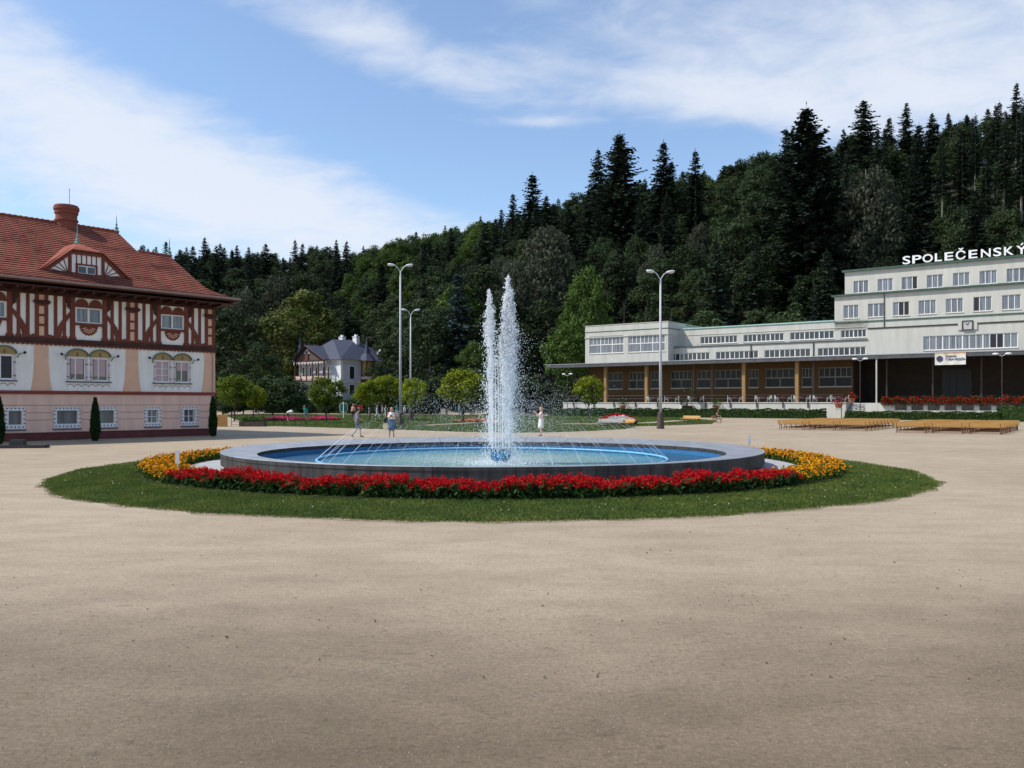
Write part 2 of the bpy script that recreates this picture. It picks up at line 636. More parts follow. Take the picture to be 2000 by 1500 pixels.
b = MB()
for i in range(N):
    for rr in (12.02, 12.40):
        th_ = 2 * PI * i / N
        q = rr + wob(th_) * 1.0 + (0.06 * math.sin(29 * th_) + .05 * math.sin(61 * th_ + 1) if rr > 12.3 else 0)
        b.v.append((FX + q * math.sin(th_), FY - q * math.cos(th_), 0.004))
for i in range(N):
    b.f.append([2 * i, 2 * i + 1, (2 * i + 3) % (2 * N), (2 * i + 2) % (2 * N)]); b.m.append(0)
struct(b.build('soil', pm('worn_earth', (0.24, 0.185, 0.12), .95, .35, 5, .5, 40)))
# concrete ring under the basin
PAVE = pm('paving_concrete', (0.36, 0.36, 0.36), 0.8, 0.15, 3, 0.2)
b = MB()
for i in range(120):
    t0, t1 = 2 * PI * i / 120, 2 * PI * (i + 1) / 120
    q = []
    for t, r in ((t0, 9.08), (t1, 9.08), (t1, 6.5), (t0, 6.5)):
        q.append((FX + r * math.sin(t), FY - r * math.cos(t)))
    b.add([(x, y, 0.135) for x, y in q], [(0, 1, 2, 3)])
    b.add([(q[0][0], q[0][1], 0.0), (q[1][0], q[1][1], 0.0), (q[1][0], q[1][1], 0.135), (q[0][0], q[0][1], 0.135)], [(0, 1, 2, 3)])
struct(b.build('paving', PAVE))

# lawns and paths beyond the fountain
LAWN = [(470, 823), (505, 832), (600, 834), (700, 837), (800, 840), (900, 843.5), (1000, 845.5), (1080, 844.5), (1160, 841.5), (1222, 838), (1240, 833), (1310, 831), (1390, 828), (1400, 822), (1330, 815.5), (1240, 814), (950, 811), (700, 809), (520, 809), (440, 812)]
poly_sheet('lawn', [gnd(*p)[:2] for p in LAWN], 0.006, TURF)
pl = np.array([gnd(*p)[:2] for p in LAWN])


def in_poly(P, x, y):
    ins = np.zeros(len(x), bool)
    j = len(P) - 1
    for i in range(len(P)):
        cnd = ((P[i, 1] > y) != (P[j, 1] > y)) & (x < (P[j, 0] - P[i, 0]) * (y - P[i, 1]) / (P[j, 1] - P[i, 1] + 1e-12) + P[i, 0])
        ins ^= cnd
        j = i
    return ins


n = 130000
x, y = rng.uniform(pl[:, 0].min(), pl[:, 0].max(), n), 55 + 80 * rng.random(n) ** 1.6
k = in_poly(pl, x, y)
x, y = x[k], y[k]
n = len(x)
h, a, w = rng.uniform(0.05, 0.13, n), rng.uniform(0, 2 * PI, n), 0.035
ln = rng.normal(0, 0.4, (n, 2)) * h[:, None]
me = np_mesh('grass', np.stack([np.stack([x - w * np.cos(a), y - w * np.sin(a), 0 * x], 1), np.stack([x + w * np.cos(a), y + w * np.sin(a), 0 * x], 1),
                                np.stack([x + ln[:, 0], y + ln[:, 1], h], 1)], 1), 3, GRASS)
stuff(link('grass', me), 'mown lawn grass beyond the fountain in front of the hedges', 'grass')


def path(pts, w, z=0.16):
    P = [Vector(gnd(*p)) for p in pts]
    b = MB()
    L, R_ = [], []
    for i, p in enumerate(P):
        t = (P[min(i + 1, len(P) - 1)] - P[max(i - 1, 0)]).normalized()
        nn = Vector((-t.y, t.x, 0)) * w / 2
        L.append((p.x + nn.x, p.y + nn.y))
        R_.append((p.x - nn.x, p.y - nn.y))
    b.slab(R_ + L[::-1], 0.0, z)
    struct(b.build('path', SAND))


path([(838, 832), (900, 829), (960, 825), (1000, 822)], 1.1, 0.10)
path([(1100, 829), (1180, 829.5), (1260, 828), (1330, 823)], 1.6, 0.10)

# little stones, leaves and crumbs lying on the sand
n = 420
yy = 6 + 14 * rng.random(n) ** 1.3
xx = rng.uniform(-0.62, 0.62, n) * yy
k = (xx - FX) ** 2 + (yy - FY) ** 2 > 12.9 ** 2
xx, yy = xx[k], yy[k]
n = len(xx)
a = rng.uniform(0, 2 * PI, n)
s = rng.uniform(0.004, 0.012, n) * rng.choice([1, 1, 1, 1.7], n)
c = np.stack([xx, yy, 0.006 + s * .3], 1)
va = np.stack([np.cos(a) * s, np.sin(a) * s, 0.4 * s * rng.normal(size=n)], 1)
vb = np.stack([-np.sin(a) * s * .6, np.cos(a) * s * .6, 0.5 * s], 1)
me = np_mesh('fallen_leaves', cards(c, va, vb), 4, leaf_mat('dry_crumbs', (0.05, 0.038, 0.026), (0.17, 0.125, 0.08), 0.0, 0))
stuff(link('fallen_leaves', me), 'dry leaf crumbs and pebbles scattered on the sandy plaza', 'debris')

n = 26000
yy = 4.2 + 9.5 * rng.random(n) ** 1.7
xx = rng.uniform(-.66, .66, n) * yy
k = (xx - FX) ** 2 + (yy - FY) ** 2 > 12.8 ** 2
xx, yy = xx[k], yy[k]
n = len(xx)
s = rng.uniform(.0015, .0042, n) * rng.choice([1, 1, 1, 1, 1.9], n)
a = rng.uniform(0, 2 * PI, n)
base = np.stack([xx, yy, 0 * xx], 1)
p = [base + np.stack([np.cos(a + q) * s, np.sin(a + q) * s * .8, 0 * s], 1) for q in (0, 2.1, 4.2)]
top_ = base + np.stack([0 * s, 0 * s, s * .9], 1)
tri = np.concatenate([np.stack([p[i], p[(i + 1) % 3], top_], 1) for i in range(3)])
me = np_mesh('gravel', tri, 3, leaf_mat('grit', (0.13, 0.105, 0.075), (0.40, 0.335, 0.25), 0.0, 0))
stuff(link('gravel', me), 'fine loose grit lying on the near sand', 'gravel')
tv = []
for (p0, p1, bend) in (((250, 1395), (760, 1500), .25), ((560, 1290), (1120, 1470), .2), ((640, 1270), (1240, 1440), .2), ((60, 1330), (420, 1420), .1)):
    A_, B_ = np.array(gnd(*p0)), np.array(gnd(*p1))
    L_ = np.linalg.norm(B_ - A_); d_ = (B_ - A_) / L_; nn_ = np.array([-d_[1], d_[0], 0])
    for i in range(int(L_ / .034)):
        t = i * .034 / L_
        if rng.random() < .55 + .3 * math.sin(t * 17) + .15 * math.sin(t * 41):
            continue
        c_ = A_ + d_ * L_ * t + nn_ * bend * math.sin(t * PI) + [0, 0, .0035]
        for sd in (-1, 0, 1):
            q = c_ + nn_ * (sd * .022 + rng.normal(0, .004))
            w_ = nn_ * rng.uniform(.003, .008) + d_ * .004 * sd
            tv.append([q - w_ - d_ * .003, q + w_ - d_ * .003, q + w_ + d_ * .003, q - w_ + d_ * .003])
me = np_mesh('tyre_mark', np.array(tv).reshape(-1, 3), 4, leaf_mat('pressed_sand', (0.155, 0.13, 0.10), (0.21, 0.178, 0.138), 0.0, 0))
stuff(link('tyre_mark', me), 'faint narrow tyre marks pressed across the near sand', 'tyre mark')
cc = np.array([gnd(1440 + rng.normal(0, 45), 1165 + rng.normal(0, 14)) for i in range(46)]) + [0, 0, .006]
s = rng.uniform(.006, .013, 46)[:, None]
a = rng.uniform(0, 6.28, 46)
me = np_mesh('fallen_leaves', cards(cc, s * np.stack([np.cos(a), np.sin(a), .3 + 0 * a], 1), s * .6 * np.stack([-np.sin(a), np.cos(a), .4 + 0 * a], 1)), 4, D.materials['dry_crumbs'])
stuff(link('fallen_leaves', me), 'loose cluster of dark crumbs on the sand in front of the lawn', 'debris')

# ================================================================ FOUNTAIN
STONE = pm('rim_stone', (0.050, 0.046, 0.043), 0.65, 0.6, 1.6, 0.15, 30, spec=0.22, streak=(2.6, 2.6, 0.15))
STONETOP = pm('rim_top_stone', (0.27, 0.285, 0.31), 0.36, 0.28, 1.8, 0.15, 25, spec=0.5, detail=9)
BLUEPAINT = pm('basin_blue_paint', (0.035, 0.15, 0.31), 0.5, 0.15, 2)
BLUEPIPE = pm('pipe_blue_paint', (0.16, 0.45, 0.66), 0.4, 0.12, 6)
NOZZLE = pm('nozzle_blue_paint', (0.035, 0.22, 0.42), 0.35, 0.15, 8)
BRASS = pm('dark_brass', (0.08, 0.07, 0.05), 0.4, 0.2, 9, metal=0.6)
fountain = thing('fountain', 'large round fountain basin with grey stone rim and blue painted inside', 'fountain', (FX, FY, 0))
RO, CA, CB, CY = 8.11, 6.54, 5.80, -2.16


def opt(th, r):
    return (r * math.sin(th), -r * math.cos(th))


def ipt(th, g=0.0):
    return ((CA + g) * math.sin(th), CY - (CB + g) * math.cos(th))


NSEG, SUB = 28, 6
for i in range(NSEG):
    b, bt = MB(), MB()
    gap = 0.0010
    ts = [2 * PI * (i + .35 + j / SUB) / NSEG for j in range(SUB + 1)]
    ts[0] += gap
    ts[-1] -= gap
    for (bb, lo, hi, fo, fi) in ((b, 0.255, 0.497, lambda t: opt(t, RO - 0.015), lambda t: opt(t, RO - 0.12)), (bt, 0.50, 0.60, lambda t: opt(t, RO), ipt)):
        ch = 0.012 if hi > 0.55 else 0.0
        for t in ts:
            o_, i_ = fo(t), fi(t)
            o2 = (o_[0] * (1 - ch / RO), o_[1] * (1 - ch / RO))
            bb.v += [(o_[0], o_[1], lo), (o_[0], o_[1], hi - ch), (o2[0], o2[1], hi), (i_[0], i_[1], hi), (i_[0], i_[1], lo)]
        for j in range(SUB):
            for e in range(5):
                bb.f.append([j * 5 + e, (j + 1) * 5 + e, (j + 1) * 5 + (e + 1) % 5, j * 5 + (e + 1) % 5])
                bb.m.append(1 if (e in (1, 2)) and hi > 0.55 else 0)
        bb.f.append([0, 1, 2, 3, 4]); bb.m.append(0)
        q = SUB * 5
        bb.f.append([q + 4, q + 3, q + 2, q + 1, q]); bb.m.append(0)
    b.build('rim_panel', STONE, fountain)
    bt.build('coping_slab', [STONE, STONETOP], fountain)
b = MB()
NS = 96
for rr, z0, z1 in ((7.55, 0.13, 0.30), (8.03, 0.27, 0.495)):
    for i in range(NS):
        t0, t1 = 2 * PI * i / NS, 2 * PI * (i + 1) / NS
        p, q = opt(t0, rr), opt(t1, rr)
        b.add([(*p, z0), (*q, z0), (*q, z1), (*p, z1)], [(0, 1, 2, 3)])
b.build('plinth', pm('plinth_dark', (0.03, 0.03, 0.032), 0.9), fountain)
b = MB()
for i in range(NS):
    t0, t1 = 2 * PI * i / NS, 2 * PI * (i + 1) / NS
    p, q = ipt(t0, 0.01), ipt(t1, 0.01)
    b.add([(*p, 0.14), (*p, 0.495), (*q, 0.495), (*q, 0.14)], [(0, 1, 2, 3)])
    b.add([(*p, 0.145), (*q, 0.145), (0, CY, 0.145)], [(0, 1, 2)])
b.build('basin_lining', BLUEPAINT, fountain)
RA, RB, RCY = 4.95, 5.12, -2.05
b = MB()
ring = [(RA * math.sin(2 * PI * i / 72), RCY - RB * math.cos(2 * PI * i / 72), 0.405) for i in range(73)]
b.tube(ring, 0.035, 8)
b.build('ring_pipe', BLUEPIPE, fountain, smooth=True)
NX, NY = 0.25, -4.0                           # nozzle cluster, from the basin centre
b = MB()
b.lathe([(0.10, 0), (0.13, 0.06), (0.135, 0.2), (0.17, 0.27), (0.185, 0.34), (0.17, 0.41), (0.12, 0.47), (0.05, 0.49)], 16, (NX, NY, 0.15))
b.build('nozzle_manifold', NOZZLE, fountain, smooth=True)
JETS = []
for k in range(8):
    w = 2 * PI * (k + 0.3) / 8
    dx, dy = math.cos(w), math.sin(w)
    b = MB()
    b.tube([(NX + dx * r, NY + dy * r, z) for r, z in ((0.1, 0.50), (0.19, 0.48), (0.235, 0.51), (0.25, 0.58), (0.25, 0.70))], 0.028, 8)
    b.build('nozzle_arm', NOZZLE, fountain, smooth=True)
    b = MB()
    b.tube([(NX + dx * .25, NY + dy * .25, z) for z in (0.70, 0.76)], [0.022, 0.014], 8)
    b.build('nozzle_tip', BRASS, fountain)
    JETS.append((FX + NX + dx * .25, FY + NY + dy * .25))
b = MB()
b.tube([(NX, NY, 0.62), (NX, NY, 0.80)], [0.035, 0.02], 8)
b.build('nozzle_tip', BRASS, fountain)
JETS.append((FX + NX, FY + NY))


def water_mat():
    m, n, l, p = mk('pool_water')
    t = n.new('ShaderNodeTexCoord')
    ln = n.new('ShaderNodeVectorMath')
    ln.operation = 'LENGTH'
    l.new(t.outputs['Object'], ln.inputs[0])
    nz = n.new('ShaderNodeTexNoise')
    nz.inputs['Scale'].default_value = 1.6
    nz.inputs['Detail'].default_value = 6
    l.new(t.outputs['Object'], nz.inputs['Vector'])
    s = n.new('ShaderNodeMath'); s.operation = 'MULTIPLY_ADD'
    s.inputs[1].default_value = 2.6
    l.new(nz.outputs['Fac'], s.inputs[0]); l.new(ln.outputs['Value'], s.inputs[2])
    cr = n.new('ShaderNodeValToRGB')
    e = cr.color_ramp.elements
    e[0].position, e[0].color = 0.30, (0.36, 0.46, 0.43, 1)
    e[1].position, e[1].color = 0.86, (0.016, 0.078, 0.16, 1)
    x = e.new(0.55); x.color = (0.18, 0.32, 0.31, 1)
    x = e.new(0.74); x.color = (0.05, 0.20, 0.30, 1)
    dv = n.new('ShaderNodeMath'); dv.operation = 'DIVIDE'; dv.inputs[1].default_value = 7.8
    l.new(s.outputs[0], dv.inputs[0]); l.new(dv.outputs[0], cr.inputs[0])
    l.new(cr.outputs[0], p.inputs['Base Color'])
    p.inputs['Roughness'].default_value = 0.16
    p.inputs['Specular IOR Level'].default_value = 0.25
    nb = n.new('ShaderNodeTexNoise'); nb.inputs['Scale'].default_value = 5; nb.inputs['Detail'].default_value = 5
    l.new(t.outputs['Object'], nb.inputs['Vector'])
    bp = n.new('ShaderNodeBump'); bp.inputs['Strength'].default_value = 1.0; bp.inputs['Distance'].default_value = 0.10
    l.new(nb.outputs['Fac'], bp.inputs['Height']); l.new(bp.outputs[0], p.inputs['Normal'])
    return m


b = MB()
ro = [0, 0.25, 0.5, 0.75, 1.0]
for i in range(NS):
    for j in range(1, 5):
        t = 2 * PI * i / NS
        b.v.append(((CA) * ro[j] * math.sin(t), -CB * ro[j] * math.cos(t), 0))
for i in range(NS):
    for j in range(3):
        b.f.append([i * 4 + j, i * 4 + j + 1, ((i + 1) % NS) * 4 + j + 1, ((i + 1) % NS) * 4 + j]); b.m.append(0)
b.v.append((0, 0, 0))
for i in range(NS):
    b.f.append([i * 4, len(b.v) - 1, ((i + 1) % NS) * 4][::-1]); b.m.append(0)
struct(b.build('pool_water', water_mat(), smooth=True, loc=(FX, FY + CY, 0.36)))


# falling and rising water
def spray_mat(name, alpha, col=(0.95, 0.96, 0.97)):
    m, n, l, p = mk(name)
    d = n.new('ShaderNodeBsdfDiffuse'); d.inputs['Color'].default_value = (*col, 1)
    t = n.new('ShaderNodeBsdfTranslucent'); t.inputs['Color'].default_value = (*col, 1)
    m1 = n.new('ShaderNodeMixShader'); m1.inputs[0].default_value = 0.5
    l.new(d.outputs[0], m1.inputs[1]); l.new(t.outputs[0], m1.inputs[2])
    tr = n.new('ShaderNodeBsdfTransparent')
    m2 = n.new('ShaderNodeMixShader'); m2.inputs[0].default_value = alpha
    l.new(tr.outputs[0], m2.inputs[1]); l.new(m1.outputs[0], m2.inputs[2])
    l.new(m2.outputs[0], n['Material Output'].inputs[0])
    return m


DROP, MIST, STREAM = spray_mat('water_drops', 0.92), spray_mat('water_mist', 0.36), spray_mat('water_stream', 0.36)


def tets(c, s, stretch=1.0):
    """small four-sided drops, s may vary per drop"""
    n = len(c)
    base = np.array([(1, 1, 1), (1, -1, -1), (-1, 1, -1), (-1, -1, 1)], float) * 0.6
    q = rng.normal(size=(n, 3, 3)) * 0.15 + np.eye(3)
    v = np.einsum('nij,kj->nki', q, base) * np.asarray(s).reshape(-1, 1, 1)
    v[:, :, 2] *= stretch
    v += c[:, None, :]
    idx = [(0, 1, 2), (0, 3, 1), (0, 2, 3), (1, 3, 2)]
    return v[:, np.array(idx), :].reshape(-1, 3)


CX0, CY0 = FX + NX, FY + NY
dr, ms = [], []


def column(cx, cy, top, n, wtop, wbot, lean=0.0, power=1.0):
    t = rng.random(n) ** power                      # 0 at the crown of the jet, 1 at the water
    z = top - (top - 0.4) * t
    w = wtop + (wbot - wtop) * t ** 0.8
    x = cx + lean * t + rng.normal(0, 1, n) * w
    y = cy + rng.normal(0, 1, n) * w
    return np.stack([x, y, z], 1), t


tops = [(0.19, 5.30), (0.27, 4.95), (0.13, 4.78), (0.31, 4.60), (-0.29, 4.98), (-0.33, 4.62), (-0.24, 4.50), (0.05, 4.0)]
for k, (dx, tp) in enumerate(tops):
    big_ = dx > 0
    cy_ = CY0 + rng.uniform(-.12, .12)
    c, t = column(CX0 + dx, cy_, tp, 4200 if big_ else 1300, 0.018, 0.17 if big_ else 0.12, power=1.0)
    sway = .03 * np.sin(c[:, 2] * 5 + k) + .02 * np.sin(c[:, 2] * 13 + 2 * k)
    c[:, 0] += sway
    keep = rng.random(len(c)) < (1 - .72 * t) * (.65 + .35 * np.sin(c[:, 2] * 9 + c[:, 0] * 17 + k))
    ms.append((c[keep], rng.uniform(0.006, 0.018, len(c))[keep] * (1.25 - 0.5 * t[keep]), 1.9))
    nd = 520 if big_ else 420
    c, t = column(CX0 + dx, cy_, tp, nd, 0.03, 0.26 if big_ else 0.17, power=0.9)
    dr.append((c, rng.uniform(0.006, 0.016, len(c)), 1.5))
    # broken crown of each jet: clots tumbling away from the axis
    p_ = np.array([CX0 + dx, cy_, tp])
    for q in range(26):
        cl = p_ + rng.normal(0, 1, 3) * [.02, .02, .015] + [.018 * math.sin(q * .9 + k), 0, -q * .045]
        sp_ = .018 + .0035 * q
        c = cl + rng.normal(0, 1, (14, 3)) * [sp_, sp_, .03]
        dr.append((c, rng.uniform(0.008, 0.024, 14), 1.2))
# wide veil of fine drops blown sideways and low spray on the pool
n = 2600
z = 0.4 + 3.4 * rng.random(n) ** 1.3
c = np.stack([CX0 + rng.normal(0.28, 0.36, n), CY0 + rng.normal(0, .35, n), z], 1)
dr.append((c, rng.uniform(0.004, 0.012, n), 1.2))
for sx_, cxm in ((0.9, -1.7), (0.8, 1.75), (0.5, 0.9), (1.4, -0.4)):
    n = 3600
    c = np.stack([CX0 + rng.normal(cxm, sx_, n), CY0 + rng.normal(0.3, 1.0, n), 0.45 + np.abs(rng.normal(0.75, 0.65, n))], 1)
    ms.append((c, rng.uniform(0.003, 0.009, n), 1.0))
    dr.append((c[:420] + rng.normal(0, .1, (420, 3)) * [1, 1, .5], rng.uniform(0.003, 0.008, 420), 1.2))
n = 2200
c = np.stack([CX0 + rng.normal(0.05, 0.5, n), CY0 + rng.normal(0, .5, n), 0.37 + np.abs(rng.normal(0, .05, n))], 1)
dr.append((c, rng.uniform(0.006, 0.02, n), 0.8))
me = np_mesh('fountain_spray', np.concatenate([tets(*q) for q in dr]), 3, DROP)
stuff(link('fountain_spray', me), 'white falling drops of the tall fountain jets', 'water spray')
me = np_mesh('fountain_mist', np.concatenate([tets(*q) for q in ms]), 3, MIST)
stuff(link('fountain_mist', me), 'fine pale mist hanging about the tall fountain jets', 'water spray')
b = MB()
for k, (dx, tp) in enumerate(tops):
    if k in (3, 5, 7):
        continue
    zz_ = np.linspace(.9, tp - .05, 26)
    b.tube([(CX0 + dx + .02 * math.sin(z_ * 5 + k) + rng.normal(0, .006), CY0 + rng.normal(0, .02), z_) for z_ in zz_], [(.022 + .045 * math.sin(PI * min(1, i / 25 * 1.05)) ) * rng.uniform(.65, 1.3) * (1 if dx > 0 else .7) for i in range(26)], 8)
stuff(b.build('water_stream', spray_mat('water_core', .40)), 'dense white cores of the tall fountain jets', 'water stream')
b = MB()
for (x, y) in JETS:
    h = rng.uniform(2.6, 3.4)
    b.tube([(x, y, 0.76), (x, y, 1.6), (x + rng.normal(0, .01), y, h)], [0.013, 0.015, 0.006], 5)
stuff(b.build('water_stream', spray_mat('water_rising', .62)), 'straight thin water streams rising from the blue nozzles', 'water stream')
b = MB()
arcd = []
for k in range(38):
    w = 2 * PI * (k + rng.uniform(-.3, .3)) / 38
    x0, y0 = FX + RA * math.sin(w), FY + RCY - RB * math.cos(w)
    dx, dy = -math.sin(w + rng.normal(0, .05)), math.cos(w + rng.normal(0, .05))
    ap, hh = 3.2 + rng.normal(0, .12), 1.55 + rng.normal(0, .06)
    pts = [(x0 + dx * r, y0 + dy * r, 0.43 + hh * (1 - ((r - ap) / ap) ** 2)) for r in np.linspace(0, 1.35, 7)]
    b.tube(pts, [0.0065, 0.006, 0.005, 0.004, 0.003, 0.002, 0.001], 4)
    rr = rng.uniform(0.8, 2 * ap, 60)
    arcd.append(np.stack([x0 + dx * rr, y0 + dy * rr, 0.43 + hh * (1 - ((rr - ap) / ap) ** 2)], 1) + rng.normal(0, 1, (60, 3)) * (0.01 + 0.025 * rr[:, None]))
stuff(b.build('water_arc', STREAM), 'thin slanting water jets springing inwards from the blue ring pipe', 'water stream')
c = np.concatenate(arcd)
me = np_mesh('fountain_spray', tets(c, rng.uniform(0.003, 0.009, len(c)), 1.2), 3, DROP)
stuff(link('fountain_spray', me), 'scattered drops of the low jets from the ring pipe', 'water spray')


# ================================================================ FLOWER BEDS ROUND THE FOUNTAIN
def arc_pts(n, t0, t1, r0, r1):
    t = rng.uniform(t0, t1, n)
    r = np.sqrt(rng.uniform(r0 ** 2, r1 ** 2, n))
    return FX + r * np.sin(t), FY - r * np.cos(t)


def rand_cards(c, s0, s1, up=0.0, asp=0.45):
    n = len(c)
    a = unit(rng.normal(size=(n, 3)) + [0, 0, up])
    b_ = unit(np.cross(a, rng.normal(size=(n, 3))))
    s = rng.uniform(s0, s1, n)[:, None]
    return cards(c, a * s, b_ * s * asp)


def salvia(t0, t1):
    x, y = arc_pts(1250, t0, t1, 9.15, 10.1)
    ht = rng.uniform(0.20, 0.35, len(x)) * (1 + .12 * np.sin(x * 1.9) + .08 * np.sin(x * 5.1 + 1))
    lv, fl = [], []
    for q in range(26):
        c = np.stack([x + rng.normal(0, .075, len(x)), y + rng.normal(0, .075, len(x)), 0.10 + ht * rng.uniform(0.05, 0.95, len(x))], 1)
        lv.append(c)
    for q in range(30):
        u_ = rng.random(len(x))
        c = np.stack([x + rng.normal(0, .040, len(x)), y + rng.normal(0, .040, len(x)), 0.10 + ht * (0.78 + 0.42 * u_)], 1)
        fl.append(c)
    return np.concatenate(lv), np.concatenate(fl)


lv, fl = salvia(-0.86, 0.80)
b = MB()
for i in range(200):
    t0, t1 = 2 * PI * i / 200, 2 * PI * (i + 1) / 200
    q = [(FX + r * math.sin(t), FY - r * math.cos(t), 0.128) for t, r in ((t0, 10.2), (t1, 10.2), (t1, 9.1), (t0, 9.1))]
    b.add(q, [(0, 1, 2, 3)])
struct(b.build('soil', SOIL))
v = np.concatenate([rand_cards(lv, 0.04, 0.075, 0.2), rand_cards(fl, 0.018, 0.038, 0.9)])
me = np_mesh('red_flower_bed', v, 4, [FLEAF, RED], np.r_[np.zeros(len(lv)), np.ones(len(fl))])
stuff(link('red_flower_bed', me), 'dense band of red salvia in front of the fountain rim', 'flowers')
for t0, t1, lab in ((-2.55, -0.82, 'orange yellow marigolds curving round the fountain on the side of the half timbered house'), (0.78, 2.55, 'orange yellow marigolds curving round the fountain on the side of the benches')):
    x, y = arc_pts(1350, t0, t1, 9.15, 10.15)
    ht = rng.uniform(0.18, 0.30, len(x))
    lv = np.concatenate([np.stack([x + rng.normal(0, .06, len(x)), y + rng.normal(0, .06, len(x)), 0.10 + ht * rng.uniform(.1, 1.05, len(x))], 1) for q in range(22)])
    fc = np.concatenate([np.stack([x + rng.normal(0, .07, len(x)), y + rng.normal(0, .07, len(x)), 0.12 + ht * rng.uniform(.70, 1.12, len(x))], 1) for q in range(2)])
    fl = np.concatenate([fc + rng.normal(0, .012, fc.shape) for q in range(5)])
    v = np.concatenate([rand_cards(lv, 0.025, 0.05, 0.3), rand_cards(fl, 0.016, 0.030, 0.0, 0.9)])
    me = np_mesh('marigold_bed', v, 4, [FLEAFL, YELLOW], np.r_[np.zeros(len(lv)), np.ones(len(fl))])
    stuff(link('marigold_bed', me), lab, 'flowers')
WHITE = pm('white_paint', (0.72, 0.72, 0.70), 0.5, 0.06, 6)
for px, py0, py1, lab in ((347, 912, 886, 'small white label stake standing in the marigolds on the house side'), (1463, 872, 849, 'small white label stake rising behind the fountain rim on the bench side')):
    r0 = 9.6
    # stands in the ring of flowers
    a = (px - 1000) / FPX
    A, B_, C_ = 1 + a * a, -2 * (a * FX + FY), FX * FX + FY * FY - r0 * r0
    disc = math.sqrt(B_ * B_ - 4 * A * C_)
    Y = (-B_ - disc) / (2 * A) if px < 1000 else (-B_ + disc) / (2 * A)
    o = thing('plant_label', lab, 'sign', (a * Y, Y, 0.11))
    b = MB(); b.box(-.016, .016, -.01, .01, 0, .42); b.build('stake', WHITE, o)
    b = MB(); b.box(-.05, .05, -.022, -.0105, .40, .72); b.build('plate', WHITE, o)

# ================================================================ TREES
def spruce_cards(seed, H, R, bare=0.06, dens=1.0, droop=0.35, ragged=0.25):
    g_ = np.random.default_rng(seed)
    C, A, B = [], [], []
    z = H * bare
    while z < H * 0.985:
        fz = 1 - z / H
        rad = R * (fz ** 0.78) * g_.uniform(1 - ragged, 1 + ragged) * min(1, 0.55 + (z / H - bare) * 4) + 0.10
        nb = max(4, int((5 + 3 * fz) * dens))
        a0 = g_.uniform(0, 2 * PI)
        for k in range(nb):
            a = a0 + 2 * PI * k / nb + g_.normal(0, .22)
            ln = rad * g_.uniform(.55, 1.15)
            zb = z + g_.normal(0, .18)
            m = max(3, int(ln / 0.36))
            t = np.linspace(.08, 1, m)
            dirv = np.array([math.cos(a), math.sin(a), 0])
            pz = zb + ln * (0.16 * t - (droop + .28 * fz) * t ** 2 + 0.30 * t ** 3) + g_.normal(0, .04, m)
            c = dirv[None, :] * (ln * t)[:, None]
            c[:, 2] = pz
            for side in (-1, 1, 0):
                lat = np.array([-math.sin(a), math.cos(a), 0]) * side
                d = unit(dirv * .7 + lat * g_.uniform(.55, .95) + np.array([0, 0, -.22]) + g_.normal(0, .16, (m, 3)))
                L = (0.30 + 0.50 * (1 - t)) * g_.uniform(.75, 1.25, m) * (0.40 + 0.60 * min(1, ln / 2.2))
                C.append(c + d * L[:, None] * .75)
                A.append(d * L[:, None])
                w = unit(np.cross(d, np.array([0, 0, 1.]) + g_.normal(0, .45, (m, 3))))
                B.append(w * ((0.15 + .10 * g_.random(m)) * (.5 + .5 * min(1, ln / 2)))[:, None])
        z += (0.34 + 0.50 * fz) * g_.uniform(.75, 1.3)
    t = np.linspace(0.93, 1.01, 8)
    C.append(np.stack([0 * t, 0 * t, t * H], 1)); A.append(np.tile([0, 0, .32], (8, 1)) + g_.normal(0, .05, (8, 3))); B.append(np.stack([np.cos(t * 900), np.sin(t * 900), 0 * t], 1) * .06)
    return cards(np.concatenate(C), np.concatenate(A), np.concatenate(B))


def leafy_cards(seed, H, R, base=0.25, ncl=70, per=95, leaf=0.26, crad=0.23, squash=1.0, weep=0.0, top=0.0):
    g_ = np.random.default_rng(seed)
    hc = H * (1 - base) / 2
    zc = H * base + hc
    d = unit(g_.normal(size=(ncl, 3)))
    rr = g_.uniform(.35, 1, ncl) ** .45
    cen = d * rr[:, None] * [R, R, hc] * 0.80
    shape = 1 - top * np.clip(cen[:, 2] / hc, -0.3, 1)
    cen[:, :2] *= shape[:, None]
    cen[:, :2] += g_.normal(0, .06 * R, (ncl, 2))
    cen[:, 2] += zc
    cr_ = R * crad * g_.uniform(.65, 1.35, ncl)
    idx = np.repeat(np.arange(ncl), per)
    n = len(idx)
    dd = unit(g_.normal(size=(n, 3)) + [0, 0, .25])
    p = cen[idx] + dd * (cr_[idx] * g_.random(n) ** .35)[:, None] * [1, 1, .78 + weep]
    if weep:
        p[:, 2] -= weep * np.abs(g_.normal(0, 1.0, n)) * cr_[idx]
    nrm = unit(dd * .8 + g_.normal(0, .5, (n, 3)) + [0, 0, .35])
    a = unit(np.cross(nrm, g_.normal(size=(n, 3))))
    if weep:
        a = unit(a * .5 + [0, 0, -1])
    b_ = unit(np.cross(nrm, a))
    s = leaf * g_.uniform(.7, 1.3, n)[:, None]
    return cards(p, a * s, b_ * s * .62), cen


def trunk_mb(H, r0, top, limbs=(), n=7):
    b = MB()
    b.tube([(0, 0, -1.2), (0, 0, .3), (0.06, .02, H * .4 * top), (0, .05, H * top)], [r0 * 1.3, r0, r0 * .75, r0 * .2], n)
    for (x, y, z) in limbs:
        z0 = max(H * .16, z - math.hypot(x, y) * 1.1)
        b.tube([(0, 0, z0), (x * .5, y * .5, (z0 + z) / 2 + .1), (x * .9, y * .9, z)], [r0 * .45, r0 * .3, r0 * .1], 5)
    return b


PROTO = {}


